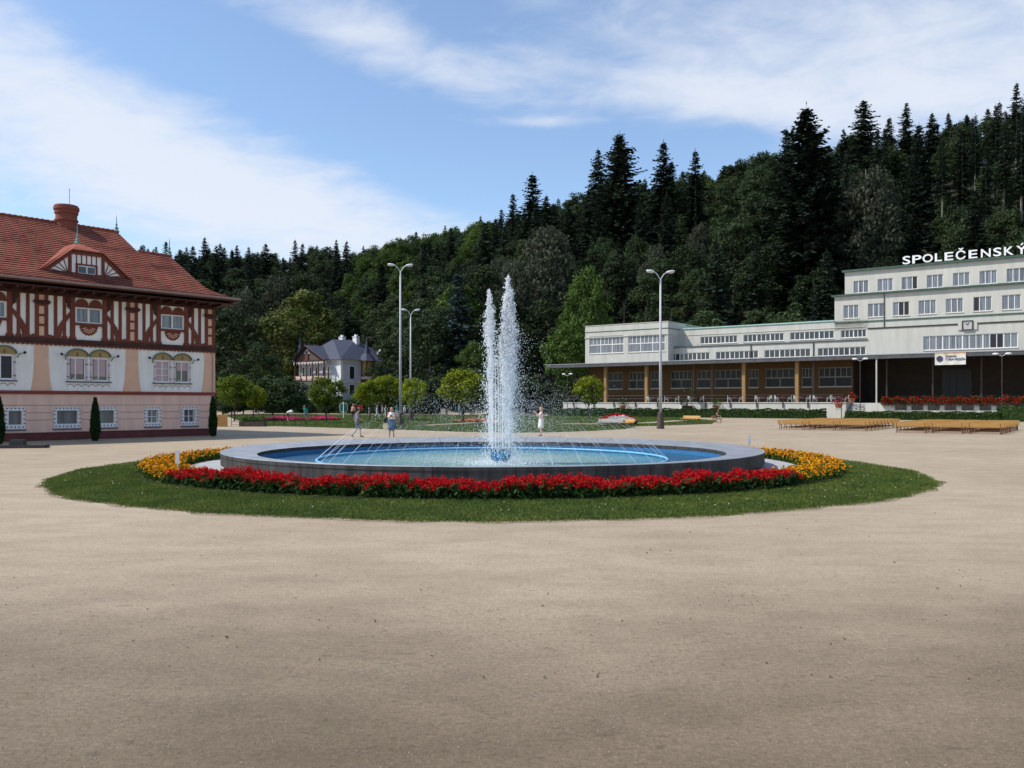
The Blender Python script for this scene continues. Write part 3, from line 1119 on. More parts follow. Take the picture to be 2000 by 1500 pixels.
def proto(key, name, crown_v, mat, tb, bark, H):
    me = np_mesh('crown', crown_v, 4, mat)
    tm = D.meshes.new('trunk')
    tm.from_pydata(tb.v, [], tb.f)
    tm.materials.append(bark)
    tm.update()
    PROTO[key] = (name, me, tm, H)


def plant(key, loc, H, rz, label, cat='tree', group=None, wide=1.0, mat=None, name=None):
    name0, me, tm, H0 = PROTO[key]
    name = name or name0
    o = thing(name, label, cat, loc, rz, group)
    s = H / H0
    for nm, m_ in (('trunk', tm), ('crown', me)):
        c = link(nm, m_, o)
        c.scale = (s * wide, s * wide, s)
        if mat and nm == 'crown':
            c.material_slots[0].link = 'OBJECT'
            c.material_slots[0].material = mat
    return o


for i in range(4):
    proto('spruce%d' % i, 'spruce_tree', spruce_cards(20 + i, 24, 4.9 + .5 * i, 0.05 + .03 * i, 1.0, .22 + .05 * i, .30), SPRUCE, trunk_mb(24, .28, .97), BARK, 24)
proto('fir', 'fir_tree', spruce_cards(31, 30, 8.4, .04, 1.5, .22, .32), SPRUCE, trunk_mb(30, .45, .97), BARK, 30)
proto('bluespruce', 'blue_spruce_tree', spruce_cards(33, 16, 4.2, .04, 1.3, .15, .15), FIRBLUE, trunk_mb(16, .22, .97), BARK, 16)
for i in range(2):
    proto('tall%d' % i, 'spruce_tree', spruce_cards(41 + i, 30, 4.6, .36 + .06 * i, .9, .35, .35), SPRUCE, trunk_mb(30, .30, .97), BARKPALE, 30)
for i in range(5):
    v, cen = leafy_cards(60 + i, 20, 6.0 + .4 * i, .12, 74, 96, .27, .22, top=.15 * i)
    proto('leafy%d' % i, 'broadleaf_tree', v, LEAFDARK, trunk_mb(20, .32, .8, cen[:9]), BARK, 20)
for i in range(2):
    v, cen = leafy_cards(80 + i, 22, 4.6, .10, 80, 90, .24, .24, weep=.55, top=.35)
    proto('birch%d' % i, 'birch_tree', v, LEAFGREY, trunk_mb(22, .24, .9, cen[:8]), BARKPALE, 22)
for i in range(3):
    v, cen = leafy_cards(90 + i, 5.2, 2.35, .30, 60, 110, .11, .26)
    proto('globe%d' % i, 'globe_maple', v, LEAFLIME, trunk_mb(5.2, .09, .7, cen[:10], 8), BARK, 5.2)
v, cen = leafy_cards(97, 5, 2.6, .02, 60, 100, .13, .26)
proto('shrub', 'shrub', v, LEAFDARK, trunk_mb(5, .09, .6, cen[:8]), BARK, 5)

# ---- the wooded hill behind the spa
SKYL = [(-400, 452), (-100, 455), (240, 462), (330, 466), (430, 470), (530, 474), (600, 470), (660, 470), (720, 462), (800, 447), (860, 430), (930, 412), (1000, 395), (1060, 378), (1120, 358), (1210, 335), (1300, 325), (1420, 298), (1510, 268), (1600, 245), (1700, 230), (1800, 205), (1900, 180), (2000, 155), (2200, 105), (2500, 60)]
CRY = [(-400, 400), (240, 396), (700, 384), (1000, 348), (1300, 300), (1600, 276), (2000, 258), (2500, 250)]
FTY = [(-400, 200), (240, 225), (700, 224), (820, 180), (1000, 165), (1200, 172), (1600, 158), (2000, 140), (2500, 120)]


def ip(tab, x):
    return np.interp(x, [t[0] for t in tab], [t[1] for t in tab])


TREEH = 23.0


def hill_z(X, Y):
    px = 1000 + FPX * np.asarray(X) / np.maximum(Y, 1)
    yc, yf = ip(CRY, px), ip(FTY, px)
    hc = CH + (HZ - ip(SKYL, px)) / FPX * yc - TREEH
    s = (np.asarray(Y) - yf) / (yc - yf)
    up = hc * np.clip(s, 0, 1) ** 0.92
    z = np.where(s > 1, hc + (np.asarray(Y) - yc) * 0.04, up)
    return np.where(s < 0, np.maximum(-1.0, s * 12), z + 0.6 * np.clip(s * 30, 0, 1))


b = MB()
xs, ys = np.linspace(-330, 420, 76), np.linspace(112, 560, 62)
for yv in ys:
    zz_ = hill_z(xs, np.full_like(xs, yv))
    for xv, zv in zip(xs, zz_):
        b.v.append((float(xv), float(yv), float(zv)))
for j in range(len(ys) - 1):
    for i in range(len(xs) - 1):
        k = j * len(xs) + i
        b.f.append([k, k + 1, k + 1 + len(xs), k + len(xs)]); b.m.append(0)
struct(b.build('hill', WOODFLOOR, smooth=True))

FOREST = {
    'spruce': ('dark spruce ', 'spruces on the wooded hillside'),
    'tall': ('tall bare trunked spruce ', 'tall bare trunked spruces above the sign'),
    'leafy': ('dark round broadleaf tree ', 'broadleaf trees on the wooded hillside'),
    'light': ('lighter green broadleaf tree ', 'lighter broadleaf trees on the hillside'),
    'birch': ('grey green drooping birch ', 'birches on the hillside'),
}
rg = random.Random(5)
placed = []
cell = {}


def free(x, y, dmin):
    cx_, cy_ = int(x // 10), int(y // 10)
    for i in (-1, 0, 1):
        for j in (-1, 0, 1):
            for (u, w) in cell.get((cx_ + i, cy_ + j), ()):
                if (u - x) ** 2 + (w - y) ** 2 < dmin * dmin:
                    return False
    return True


def occupy(x, y):
    cell.setdefault((int(x // 10), int(y // 10)), []).append((x, y))


counts = {}
ZONES = [(420, 'behind the half timbered house'), (560, 'between timbered house and villa'), (780, 'above the slate roofed villa'), (940, 'above the lamp posts'), (1120, 'behind the fountain jets'),
         (1370, 'above the white end wing'), (1640, 'above the long window bands'), (9999, 'above the stepped floors and letters')]


def where(lab, x, y):
    px = 1000 + FPX * x / y
    s_ = (y - float(ip(FTY, px))) / (float(ip(CRY, px)) - float(ip(FTY, px)))
    h_ = 'on the ridge ' if s_ > .86 else 'on the upper slope ' if s_ > .45 else 'on the lower slope '
    return lab + h_ + next(z_ for p_, z_ in ZONES if px < p_)




def forest_tree(x, y, kind, H=None, wide=1.0):
    z = float(hill_z(np.array([x]), np.array([y]))[0]) - .3
    key, mat = kind, None
    if kind == 'spruce':
        key = 'spruce%d' % rg.randrange(4); H = H or rg.uniform(17, 28)
    elif kind == 'tall':
        key = 'tall%d' % rg.randrange(2); H = H or rg.uniform(26, 32)
    elif kind in ('leafy', 'light'):
        key = 'leafy%d' % rg.randrange(5); H = H or rg.uniform(15, 23)
        mat = LEAFMID if kind == 'light' else None
    elif kind == 'birch':
        key = 'birch%d' % rg.randrange(2); H = H or rg.uniform(18, 24)
    lab, grp = FOREST[kind]
    lab = where(lab, x, y)
    occupy(x, y)
    counts[kind] = counts.get(kind, 0) + 1
    return plant(key, (x, y, z), H, rg.uniform(0, 6.28), lab, 'tree', grp, wide * rg.uniform(.9, 1.12), mat)


def feature(px, Y, key, H, label, wide=1.0, mat=None, grp=None):
    x = (px - 1000) / FPX * Y
    z = max(float(hill_z(np.array([x]), np.array([Y]))[0]) - .3, -0.2)
    occupy(x, Y)
    return plant(key, (x, Y, z), H, rg.uniform(0, 6.28), label, 'tree', grp, wide, mat)


def feature_top(px, py, Y, key, label, wide=1.0, mat=None, grp=None, hmin=6):
    """a tree on the hill whose top shows at that height"""
    x = (px - 1000) / FPX * Y
    z = max(float(hill_z(np.array([x]), np.array([Y]))[0]) - .3, -0.2)
    H = max(hmin, CH + (HZ - py) / FPX * Y - z)
    occupy(x, Y)
    return plant(key, (x, Y, z), H, rg.uniform(0, 6.28), label, 'tree', grp, wide, mat)


feature_top(1210, 258, 262, 'fir', 'broad dark fir with the tallest spire on the ridge beyond the fountain jets', 1.25)
feature_top(1575, 205, 190, 'fir', 'huge dark fir rising behind the flat roofed wing of the white building', 1.25)
feature_top(1040, 338, 300, 'spruce1', 'pointed dark spruce on the ridge directly above the fountain jets', 1.3)
feature_top(1296, 275, 272, 'spruce0', 'slender spruce beside the broad fir on the ridge', 1.2)
feature_top(1168, 292, 282, 'spruce2', 'thin open spruce leaning against the broad fir on the ridge', 1.05)
feature_top(1358, 292, 240, 'tall0', 'lone bare stemmed spruce standing clear on the slope above the wing', 1.3)
feature_top(1687, 195, 262, 'spruce3', 'spruce standing out on the skyline above the sign', 1.3)
feature_top(1065, 420, 196, 'birch0', 'tall grey green birch behind the fountain jets', 1.3)
feature_top(1005, 480, 185, 'birch1', 'slim grey birch just beside the taller one behind the jets', .8)
feature_top(1690, 300, 186, 'birch1', 'pale drooping birch high behind the stepped white building', 1.2)
feature_top(545, 515, 240, 'birch0', 'small grey birch behind the roof of the half timbered house', 1.0)
feature_top(480, 540, 236, 'birch1', 'low grey birch close to the eaves of the half timbered house', 1.0)
feature_top(1145, 500, 168, 'leafy4', 'tall fresh green maple beside the end of the white building', .55, LEAFMID)
feature_top(1105, 610, 160, 'leafy1', 'fresh green tree at the end of the canopy roof', .8, LEAFMID)
feature_top(895, 535, 178, 'bluespruce', 'blue grey spruce on the slope behind the lamp posts', 1.0)
feature_top(600, 555, 226, 'leafy2', 'olive green broad tree above the slate roofed villa', 1.1, LEAFOLIVE)
feature_top(535, 590, 214, 'leafy3', 'yellowish green tree between the villa and the half timbered house', 1.0, LEAFOLIVE)
feature_top(925, 655, 150, 'leafy0', 'light green tree behind the globe maples near the jets', .8, LEAFMID)
feature_top(450, 580, 190, 'leafy1', 'dark leafy tree filling the gap beside the half timbered house', 1.1)
feature_top(500, 660, 170, 'leafy2', 'dark low tree standing before the villa garden', 1.2)
feature_top(775, 640, 190, 'leafy3', 'dark leafy tree at the corner of the slate roofed villa', 1.0)
feature_top(760, 690, 205, 'spruce1', 'dark spruce close behind the tall lamp posts', 1.3)
feature_top(840, 600, 176, 'leafy4', 'dark rounded tree on the slope beyond the lamp posts', 1.0)
feature_top(1000, 610, 166, 'leafy1', 'dark leafy tree behind the twin jets of water', 1.0)
for px, Y in ((1880, 205), (1925, 196), (1960, 205), (1995, 198), (1905, 222), (1945, 226), (1985, 230), (1840, 214), (2030, 205)):
    forest_tree((px - 1000) / FPX * Y, Y, 'tall', rg.uniform(25, 30))

tries = 0
while tries < 9000:
    tries += 1
    Y = rg.uniform(138, 420)
    x = rg.uniform(-.53, .66) * Y
    px = 1000 + FPX * x / Y
    yc, yf = float(ip(CRY, px)), float(ip(FTY, px))
    s = (Y - yf) / (yc - yf)
    if s < 0.0 or Y > yc + 22:
        continue
    if px < 240 and s < .35:
        continue
    if 560 < px < 760 and Y < 236:
        continue
    u = rg.random()
    if px < 690:
        kind = ('spruce' if u < .86 else 'leafy') if s > .5 else ('leafy' if u < .52 else 'light' if u < .60 else 'spruce')
    elif px < 965:
        kind = ('light' if u < .42 else 'leafy' if u < .82 else 'spruce') if s > .35 else ('leafy' if u < .6 else 'spruce' if u < .9 else 'light')
    elif px < 1370:
        kind = ('spruce' if u < .72 else 'leafy') if s > .55 else ('spruce' if u < .42 else 'leafy' if u < .86 else 'birch')
    elif px < 1515:
        kind = ('leafy' if u < .75 else 'light') if s > .45 else ('leafy' if u < .7 else 'spruce')
    else:
        kind = ('spruce' if u < .9 else 'leafy') if s > .6 else ('leafy' if u < .45 else 'spruce')
    dmin = 8.4 if kind in ('leafy', 'light', 'birch') else 7.6
    if s > .86:
        dmin = 6.6 if kind in ('leafy', 'light', 'birch') else 4.4
    if counts.get(kind, 0) >= (212 if kind == 'spruce' else 190 if kind == 'leafy' else 60):
        continue
    if not free(x, Y, dmin):
        continue
    H = None
    if s > .93:
        H = rg.choice([14, 15, 16, 17, 18, 19, 20]) * rg.uniform(.94, 1.06) if kind == 'spruce' else rg.uniform(17, 22)
    forest_tree(x, Y, kind, H)
print('forest', counts)
nfill = 0
for k in range(1500):
    px = rg.uniform(200, 2060)
    yc = float(ip(CRY, px)); yf = float(ip(FTY, px))
    Y = yf + (yc - yf) * rg.uniform(.80, 1.04)
    x = (px - 1000) / FPX * Y
    if nfill > 95 or not free(x, Y, 3.6):
        continue
    nfill += 1
    z = float(hill_z(np.array([x]), np.array([Y]))[0]) - .3
    occupy(x, Y)
    plant('leafy%d' % rg.randrange(5), (x, Y, z), rg.uniform(13, 18.5), rg.uniform(0, 6), where('dark broadleaf tree crowded under the spruce tops ', x, Y).replace('dark broadleaf tree', 'small dark tree').replace('crowded under the spruce tops', 'among spruce tops'), 'tree', 'small trees among the spruce tops', 1.05, None, 'understorey_tree')
nyoung = 0
for k in range(2200):
    px = rg.uniform(1180, 2040) if k % 2 else rg.uniform(1640, 2040)
    Y = float(ip(FTY, px)) + rg.uniform(2, 78)
    x = (px - 1000) / FPX * Y
    if not free(x, Y, 4.0) or nyoung > 150:
        continue
    nyoung += 1
    z = float(hill_z(np.array([x]), np.array([Y]))[0]) - .2
    if nyoung % 2 == 0 and nyoung < 140:
        o = plant('spruce%d' % rg.randrange(4), (x, Y, z), rg.uniform(7, 12), rg.uniform(0, 6), where('young low spruce ', x, Y), 'tree', 'young spruces behind the white building', 1.35, None, 'young_spruce')
    else:
        o = plant('leafy%d' % rg.randrange(5), (x, Y, z), rg.uniform(6, 10), rg.uniform(0, 6), where('young bushy tree ', x, Y), 'tree', 'young bushy trees behind the white building', 1.0, LEAFOLIVE if rg.random() < .2 else None, 'young_tree')
    occupy(x, Y)
# the wood goes on behind the ridge: one mass of tips
V = []
tip = [q.reshape(-1, 4, 3) for q in (spruce_cards(301, 22, 5.4, .45, .85, .25, .3), spruce_cards(302, 22, 4.8, .45, .85, .3, .35))]
for k in range(130):
    px = rg.uniform(180, 2080)
    if 690 < px < 930 or 1385 < px < 1500:
        continue
    Y = float(ip(CRY, px)) + rg.uniform(6, 40)
    x = (px - 1000) / FPX * Y
    z = float(hill_z(np.array([x]), np.array([Y]))[0])
    a_, sc_ = rg.uniform(0, 6.28), rg.uniform(.8, 1.05)
    q = tip[k % 2] * sc_
    ca, sa = math.cos(a_), math.sin(a_)
    V.append(np.stack([q[..., 0] * ca - q[..., 1] * sa + x, q[..., 0] * sa + q[..., 1] * ca + Y, q[..., 2] + z - .8], -1).reshape(-1, 3))
stuff(link('forest', np_mesh('forest', np.concatenate(V), 4, SPRUCE)), 'dark mass of spruce tips continuing behind the ridge', 'forest')

# ================================================================ HALF-TIMBERED HOUSE
TIMBER = pm('red_brown_timber', (0.165, 0.040, 0.022), 0.65, 0.28, 3, 0.2, 30, streak=(6, 6, .6))
TIMBERD = pm('dark_timber', (0.060, 0.020, 0.014), 0.7, 0.3, 3)
PLASTER = pm('white_plaster', (0.84, 0.78, 0.71), 0.85, 0.11, 1.6, 0.25, 50, streak=(1.8, 1.8, .35), detail=8)
PEACH = pm('peach_plaster', (0.72, 0.43, 0.29), 0.85, 0.08, 1.5, 0.15, 60)
PINKW = pm('pink_plaster', (0.80, 0.51, 0.40), 0.85, 0.12, 1.3, 0.25, 50, streak=(1.6, 1.6, .4), detail=8)
MAROON = pm('maroon_plinth', (0.115, 0.030, 0.028), 0.7, 0.2, 2)
CORNICE = pm('red_cornice', (0.24, 0.055, 0.045), 0.65, 0.15, 3)
LILAC = pm('lilac_trim', (0.12, 0.10, 0.155), 0.6, 0.1, 5)
OCHRE = pm('ochre_panel', (0.36, 0.25, 0.10), 0.7, 0.15, 4)
GREENTRIM = pm('green_trim', (0.10, 0.15, 0.085), 0.6, 0.15, 5)
BLACKM = pm('black_metal', (0.02, 0.02, 0.022), 0.45, 0.2, 6)
COPPER = pm('green_copper', (0.17, 0.36, 0.30), 0.55, 0.2, 6)
BRICK = pm('chimney_brick', (0.22, 0.065, 0.040), 0.8, 0.3, 9, 0.5, 25)
GL_DARK = glass_mat('dark_window_glass', (0.030, 0.034, 0.042), 0.5)
GL_NET = glass_mat('curtained_window_glass', (0.15, 0.16, 0.185), 0.45)
GL_GREY = glass_mat('grey_screen_glass', (0.13, 0.13, 0.13), 0.25, 0.35, 5)
GL_ROOM = glass_mat('open_window_dark_room', (0.008, 0.008, 0.009), 0.4, 0.5)
BLIND = pm('pink_roller_blind', (0.52, 0.36, 0.36), 0.8, 0.05, 3)
FRAMEW = pm('window_frame_white', (0.74, 0.72, 0.69), 0.45, 0.05, 5)


def tile_mat():
    m, n, l, p = mk('clay_roof_tiles')
    t = n.new('ShaderNodeTexCoord')
    mp = n.new('ShaderNodeMapping')
    l.new(t.outputs['Object'], mp.inputs[0])
    mp.inputs['Scale'].default_value = (5.2, 1.8, 4.2)
    v = n.new('ShaderNodeTexWhiteNoise')
    sn = n.new('ShaderNodeVectorMath'); sn.operation = 'FLOOR'
    l.new(mp.outputs[0], sn.inputs[0]); l.new(sn.outputs[0], v.inputs['Vector'])
    nz = n.new('ShaderNodeTexNoise'); nz.inputs['Scale'].default_value = 0.7; nz.inputs['Detail'].default_value = 6
    l.new(t.outputs['Object'], nz.inputs['Vector'])
    ad = n.new('ShaderNodeMath'); ad.operation = 'MULTIPLY_ADD'; ad.inputs[1].default_value = 0.20
    l.new(v.outputs['Value'], ad.inputs[0]); l.new(nz.outputs['Fac'], ad.inputs[2])
    cr = n.new('ShaderNodeValToRGB'); e = cr.color_ramp.elements
    e[0].position, e[0].color = 0.30, (0.095, 0.030, 0.023, 1)
    e[1].position, e[1].color = 0.95, (0.34, 0.115, 0.073, 1)
    q = e.new(.52); q.color = (0.225, 0.068, 0.045, 1)
    l.new(ad.outputs[0], cr.inputs[0]); l.new(cr.outputs[0], p.inputs['Base Color'])
    p.inputs['Roughness'].default_value = 0.8
    p.inputs['Specular IOR Level'].default_value = 0.12
    wv = n.new('ShaderNodeTexWave'); wv.inputs['Scale'].default_value = 4.2 / PI * 1.57; wv.bands_direction = 'X'; wv.wave_profile = 'SIN'
    l.new(t.outputs['Object'], wv.inputs['Vector'])
    bp = n.new('ShaderNodeBump'); bp.inputs['Strength'].default_value = .3; bp.inputs['Distance'].default_value = .03
    l.new(wv.outputs['Fac'], bp.inputs['Height']); l.new(bp.outputs[0], p.inputs['Normal'])
    return m


TILE = tile_mat()
HK = 1.2
c0 = gnd(420, 850)
HROT = math.atan2(.751, .66)
house = thing('half_timbered_house', 'half timbered house with red tiled roof, white and pink painted walls', 'house', (c0[0], c0[1], 0), HROT)


def hb():
    return MB(HK)


LX0 = -16.4
# the solid core of the house, set back behind the facade skin
b = hb(); b.box(LX0, -0.12, .30, 11, 0, 6.6); b.build('core_wall', PLASTER, house)
b = hb(); b.box(-0.12, 0, 0.0, 11, 0, 6.6); b.build('end_wall', PLASTER, house)
bw = [(-9.67, -8.90), (-7.73, -6.61), (-6.14, -4.98), (-3.65, -2.87), (-1.80, -.96), (-11.8, -10.7), (-13.9, -12.8), (-15.9, -15.0)]
CEN = [-2.27, -6.24, -10.21, -14.18]
cols = [-.30, -4.26, -8.24, -12.2, -16.2]
# lower wall
b = hb()
b.holes(LX0, 0, .30, 2.08, [(x0 + .13, x1 - .13, .72, 1.31) for x0, x1 in bw], .16)
ends = sorted(bw)
for z in (1.55, 1.22, .90):
    xs_ = [LX0] + [q for w in ends for q in ((w[0] - .06, w[1] + .06) if z < 1.5 else ())] + [-.02]
    for i in range(0, len(xs_) - 1, 2):
        if xs_[i + 1] > xs_[i]:
            b.box(xs_[i], xs_[i + 1], -.006, .004, z - .009, z + .009, 1)  # thin dark strips painted as the shading of the plaster joints
b.build('lower_wall', [PINKW, pm('groove_shade', (0.20, 0.12, 0.10), .9)], house)
b = hb(); b.box(LX0, .05, -.07, .0, 0, .33); b.box(LX0, .06, -.085, .0, .33, .36); b.build('plinth', MAROON, house)
b = hb()
b.box(LX0, .10, -.13, 0, 2.10, 2.19); b.box(LX0, .06, -.08, 0, 2.04, 2.10)
b.build('cornice', CORNICE, house)
for i, (x0, x1) in enumerate(bw):
    w = hb()
    w.box(x0, x0 + .13, -.035, .0, .52, 1.44); w.box(x1 - .13, x1, -.035, .0, .52, 1.44)
    w.box(x0 + .13, x1 - .13, -.035, 0, 1.31, 1.44); w.box(x0 + .13, x1 - .13, -.035, 0, .52, .72)
    o = w.build('window', FRAMEW, house)
    w = hb(); w.box(x0 - .04, x1 + .04, -.08, 0, .46, .52); w.build('sill', LILAC, o)
    w = hb(); nq = int((x1 - x0) / .15)
    for k in range(nq):
        xc = x0 + (k + .5) * (x1 - x0) / nq
        w.box(xc - .025, xc + .025, -.045, -.036, .575, .645)
        w.box(xc - .03, xc + .03, -.045, -.036, 1.385, 1.435)
    for zz_ in (.75, .93, 1.12, 1.27):
        w.box(x0 - .02, x0 + .07, -.045, -.036, zz_, zz_ + .04); w.box(x1 - .07, x1 + .02, -.045, -.036, zz_, zz_ + .04)
    w.build('painted_block', LILAC, o)['kind'] = 'stuff'
    w = hb(); w.box(x0 + .13, x1 - .13, .11, .125, .72, 1.31); w.build('pane', GL_GREY if i < 3 or i > 4 else GL_NET, o)
    if i in (3, 4):
        w = hb(); xm = (x0 + x1) / 2
        w.box(xm - .018, xm + .018, .08, .11, .72, 1.31); w.box(x0 + .13, xm - .018, .08, .11, .98, 1.01); w.box(xm + .018, x1 - .13, .08, .11, .98, 1.01)
        for q in (x0 + .13, x1 - .17):
            w.box(q, q + .04, .08, .11, .72, 1.31)
        w.build('glazing_bar', FRAMEW, o)
# middle wall with twin arched windows
tw = [(c + s_ - .36, c + s_ + .36) for c in CEN for s_ in (-.50, .50)]
b = hb(); b.holes(LX0, 0, 2.19, 4.26, [(x0, x1, 2.66, 3.71) for x0, x1 in tw], .15); b.build('middle_wall', PLASTER, house)
for xc in cols:
    w0, w1 = (.29, .43)
    xr0, xr1 = min(xc + w1, -.002), min(xc + w0, -.002)
    b = hb(); b.prism([(max(xc - w1, LX0), 2.19), (xr0, 2.19), (xr0 if xr0 < 0 and xc > -1 else xc + .34, 2.7), (xr1, 3.5), (xr1, 4.26), (max(xc - w0, LX0), 4.26), (max(xc - w0, LX0), 3.5), (max(xc - .34, LX0), 2.7)][::1], -.03, 0)
    b.build('pilaster', PEACH, house)
for ci, c in enumerate(CEN):
    for si, s_ in enumerate((-.50, .50)):
        xc = c + s_
        x0, x1 = xc - .36, xc + .36
        w = hb()
        for q in ((x0, x0 + .05, 2.66, 3.71), (x1 - .05, x1, 2.66, 3.71), (x0 + .05, x1 - .05, 3.65, 3.71), (x0 + .05, x1 - .05, 2.66, 2.71)):
            w.box(q[0], q[1], .02, .09, q[2], q[3])
        o = w.build('window', FRAMEW, house)
        w = hb(); w.box(x0 + .05, x1 - .05, .075, .088, 2.71, 3.65)
        opened = ci == 1 or (ci == 0 and si == 1)
        w.build('pane', GL_ROOM if ci == 2 else GL_DARK, o)
        if ci == 0 and si == 0:
            w = hb(); w.box(xc - .025, xc + .025, .04, .075, 2.71, 3.65)
            for zz_ in (2.98, 3.30):
                w.box(x0 + .05, xc - .025, .04, .075, zz_, zz_ + .03); w.box(xc + .025, x1 - .05, .04, .075, zz_, zz_ + .03)
            w.build('glazing_bar', FRAMEW, o)
            w = hb(); w.box(x0 + .06, x1 - .06, .069, .074, 2.72, 3.64); w.build('blind', BLIND, o)
        elif opened:
            drop = (2.95, 2.86)[si] if ci == 1 else 3.24
            w = hb(); w.box(x0 + .10, x1 - .08, .055, .070, drop, 3.64); w.build('blind', BLIND, o)
            w = hb(); q = x0 + .14
            w.box(q, q + .035, -.30, .02, 2.72, 2.76); w.box(q, q + .035, -.30, .02, 3.60, 3.64); w.box(q, q + .035, -.335, -.30, 2.72, 3.64)
            w.build('open_casement', FRAMEW, o)
        else:
            w = hb(); w.box(x0 + .05, x0 + .26, .05, .072, 2.72, 3.64); w.build('curtain', WHITE, o)
        # arched ochre pediment with its green hood
        arc = [(xc + .47 * math.cos(t), 3.74 + .34 * math.sin(t)) for t in np.linspace(0, PI, 13)]
        w = hb(); w.prism(arc, -.035, 0); o2 = w.build('pediment', OCHRE, house)
        w = hb()
        oa = [(xc + .50 * math.cos(t), 3.74 + .37 * math.sin(t)) for t in np.linspace(.08, PI - .08, 13)]
        ob = [(xc + .455 * math.cos(t), 3.74 + .325 * math.sin(t)) for t in np.linspace(.08, PI - .08, 13)]
        for k in range(12):
            w.prism([oa[k], oa[k + 1], ob[k + 1], ob[k]], -.10, -.036)
        w.build('hood', GREENTRIM, o2)
        w = hb(); w.prism([(xc - .03, 3.78), (xc + .03, 3.78), (xc + .02, 3.95), (xc - .02, 3.95)], -.06, -.036); w.build('ornament', CORNICE, o2)
        w = hb()
        for q in (x0 - .08, x1):
            w.box(q, q + .08, -.03, 0, 2.66, 3.72)
            for zz_ in (2.80, 3.38):
                w.box(q - .01, q + .09, -.045, -.031, zz_, zz_ + .045, 1)
        w.build('jamb', [pm('pale_pink', (0.62, 0.50, 0.49), .8), LILAC], o)
    w = hb(); w.box(c - 1.0, c + 1.0, -.07, 0, 2.575, 2.63); w.build('window_sill', LILAC, house)
    w = hb(); nq = 6
    for k in range(nq):
        xm = c - .95 + (k + .5) * 1.9 / nq
        pts = [(xm + .15 * math.cos(t), 2.40 + .11 * math.sin(t)) for t in np.linspace(0, PI, 9)]
        for j in range(8):
            p, q = pts[j], pts[j + 1]
            w.prism([p, q, (q[0], q[1] - .03), (p[0], p[1] - .03)], -.02, 0)
    w.build('scallop_ornament', pm('pale_brown', (0.36, 0.27, 0.2), .8) if ci == 0 else D.materials['pale_brown'], house)
    for s_ in (-1, 1):
        w = hb(); w.tube([(c + s_ * 1.0, -.04, 3.60), (c + s_ * 1.06, -.14, 3.76), (c + s_ * 1.2, -.2, 3.80)], .022, 6, 0)
        o = w.build('bracket_lamp', GREENTRIM, house)
        w = hb(); w.ball((c + s_ * 1.24, -.22, 3.82), .065, 8); w.build('globe', BLACKM, o)
# timber storey
b = hb(); b.holes(LX0, 0, 4.48, 6.64, [(c - .56, c + .56, 5.27, 5.98) for c in CEN], .15)
b.map = None
b.build('upper_wall', PLASTER, house)
b = hb()
b.box(LX0, .03, -.12, 0, 4.36, 4.50); b.box(LX0, .02, -.09, 0, 4.26, 4.36)
b.build('sill_beam', TIMBERD, house)
b = hb()
k = 0
x = LX0 + .1
while x < -.1:
    b.prism([(x, 4.26), (x + .17, 4.26), (x + .12, 4.19), (x + .05, 4.19)], -.085, -.01); x += .19
b.build('scalloped_valance', TIMBER, house)
b = hb(); b.box(LX0, .02, -.10, 0, 6.40, 6.66); b.build('header_beam', TIMBERD, house)


def plank(x0, x1, z0=4.50, z1=6.40, y=-.05):
    w = hb(); w.box(x0, x1, y, 0, z0, z1)
    return w.build('timber_plank', TIMBER, house)


def foot(xc, w_):
    """small pointed brackets where a plank meets the sill"""
    w = hb(); w.prism([(xc - w_ - .07, 4.50), (xc + w_ + .07, 4.50), (xc + w_ + .05, 4.60), (xc + w_, 4.66), (xc - w_, 4.66), (xc - w_ - .05, 4.60)], -.056, 0)
    w.build('timber_foot', TIMBER, house)


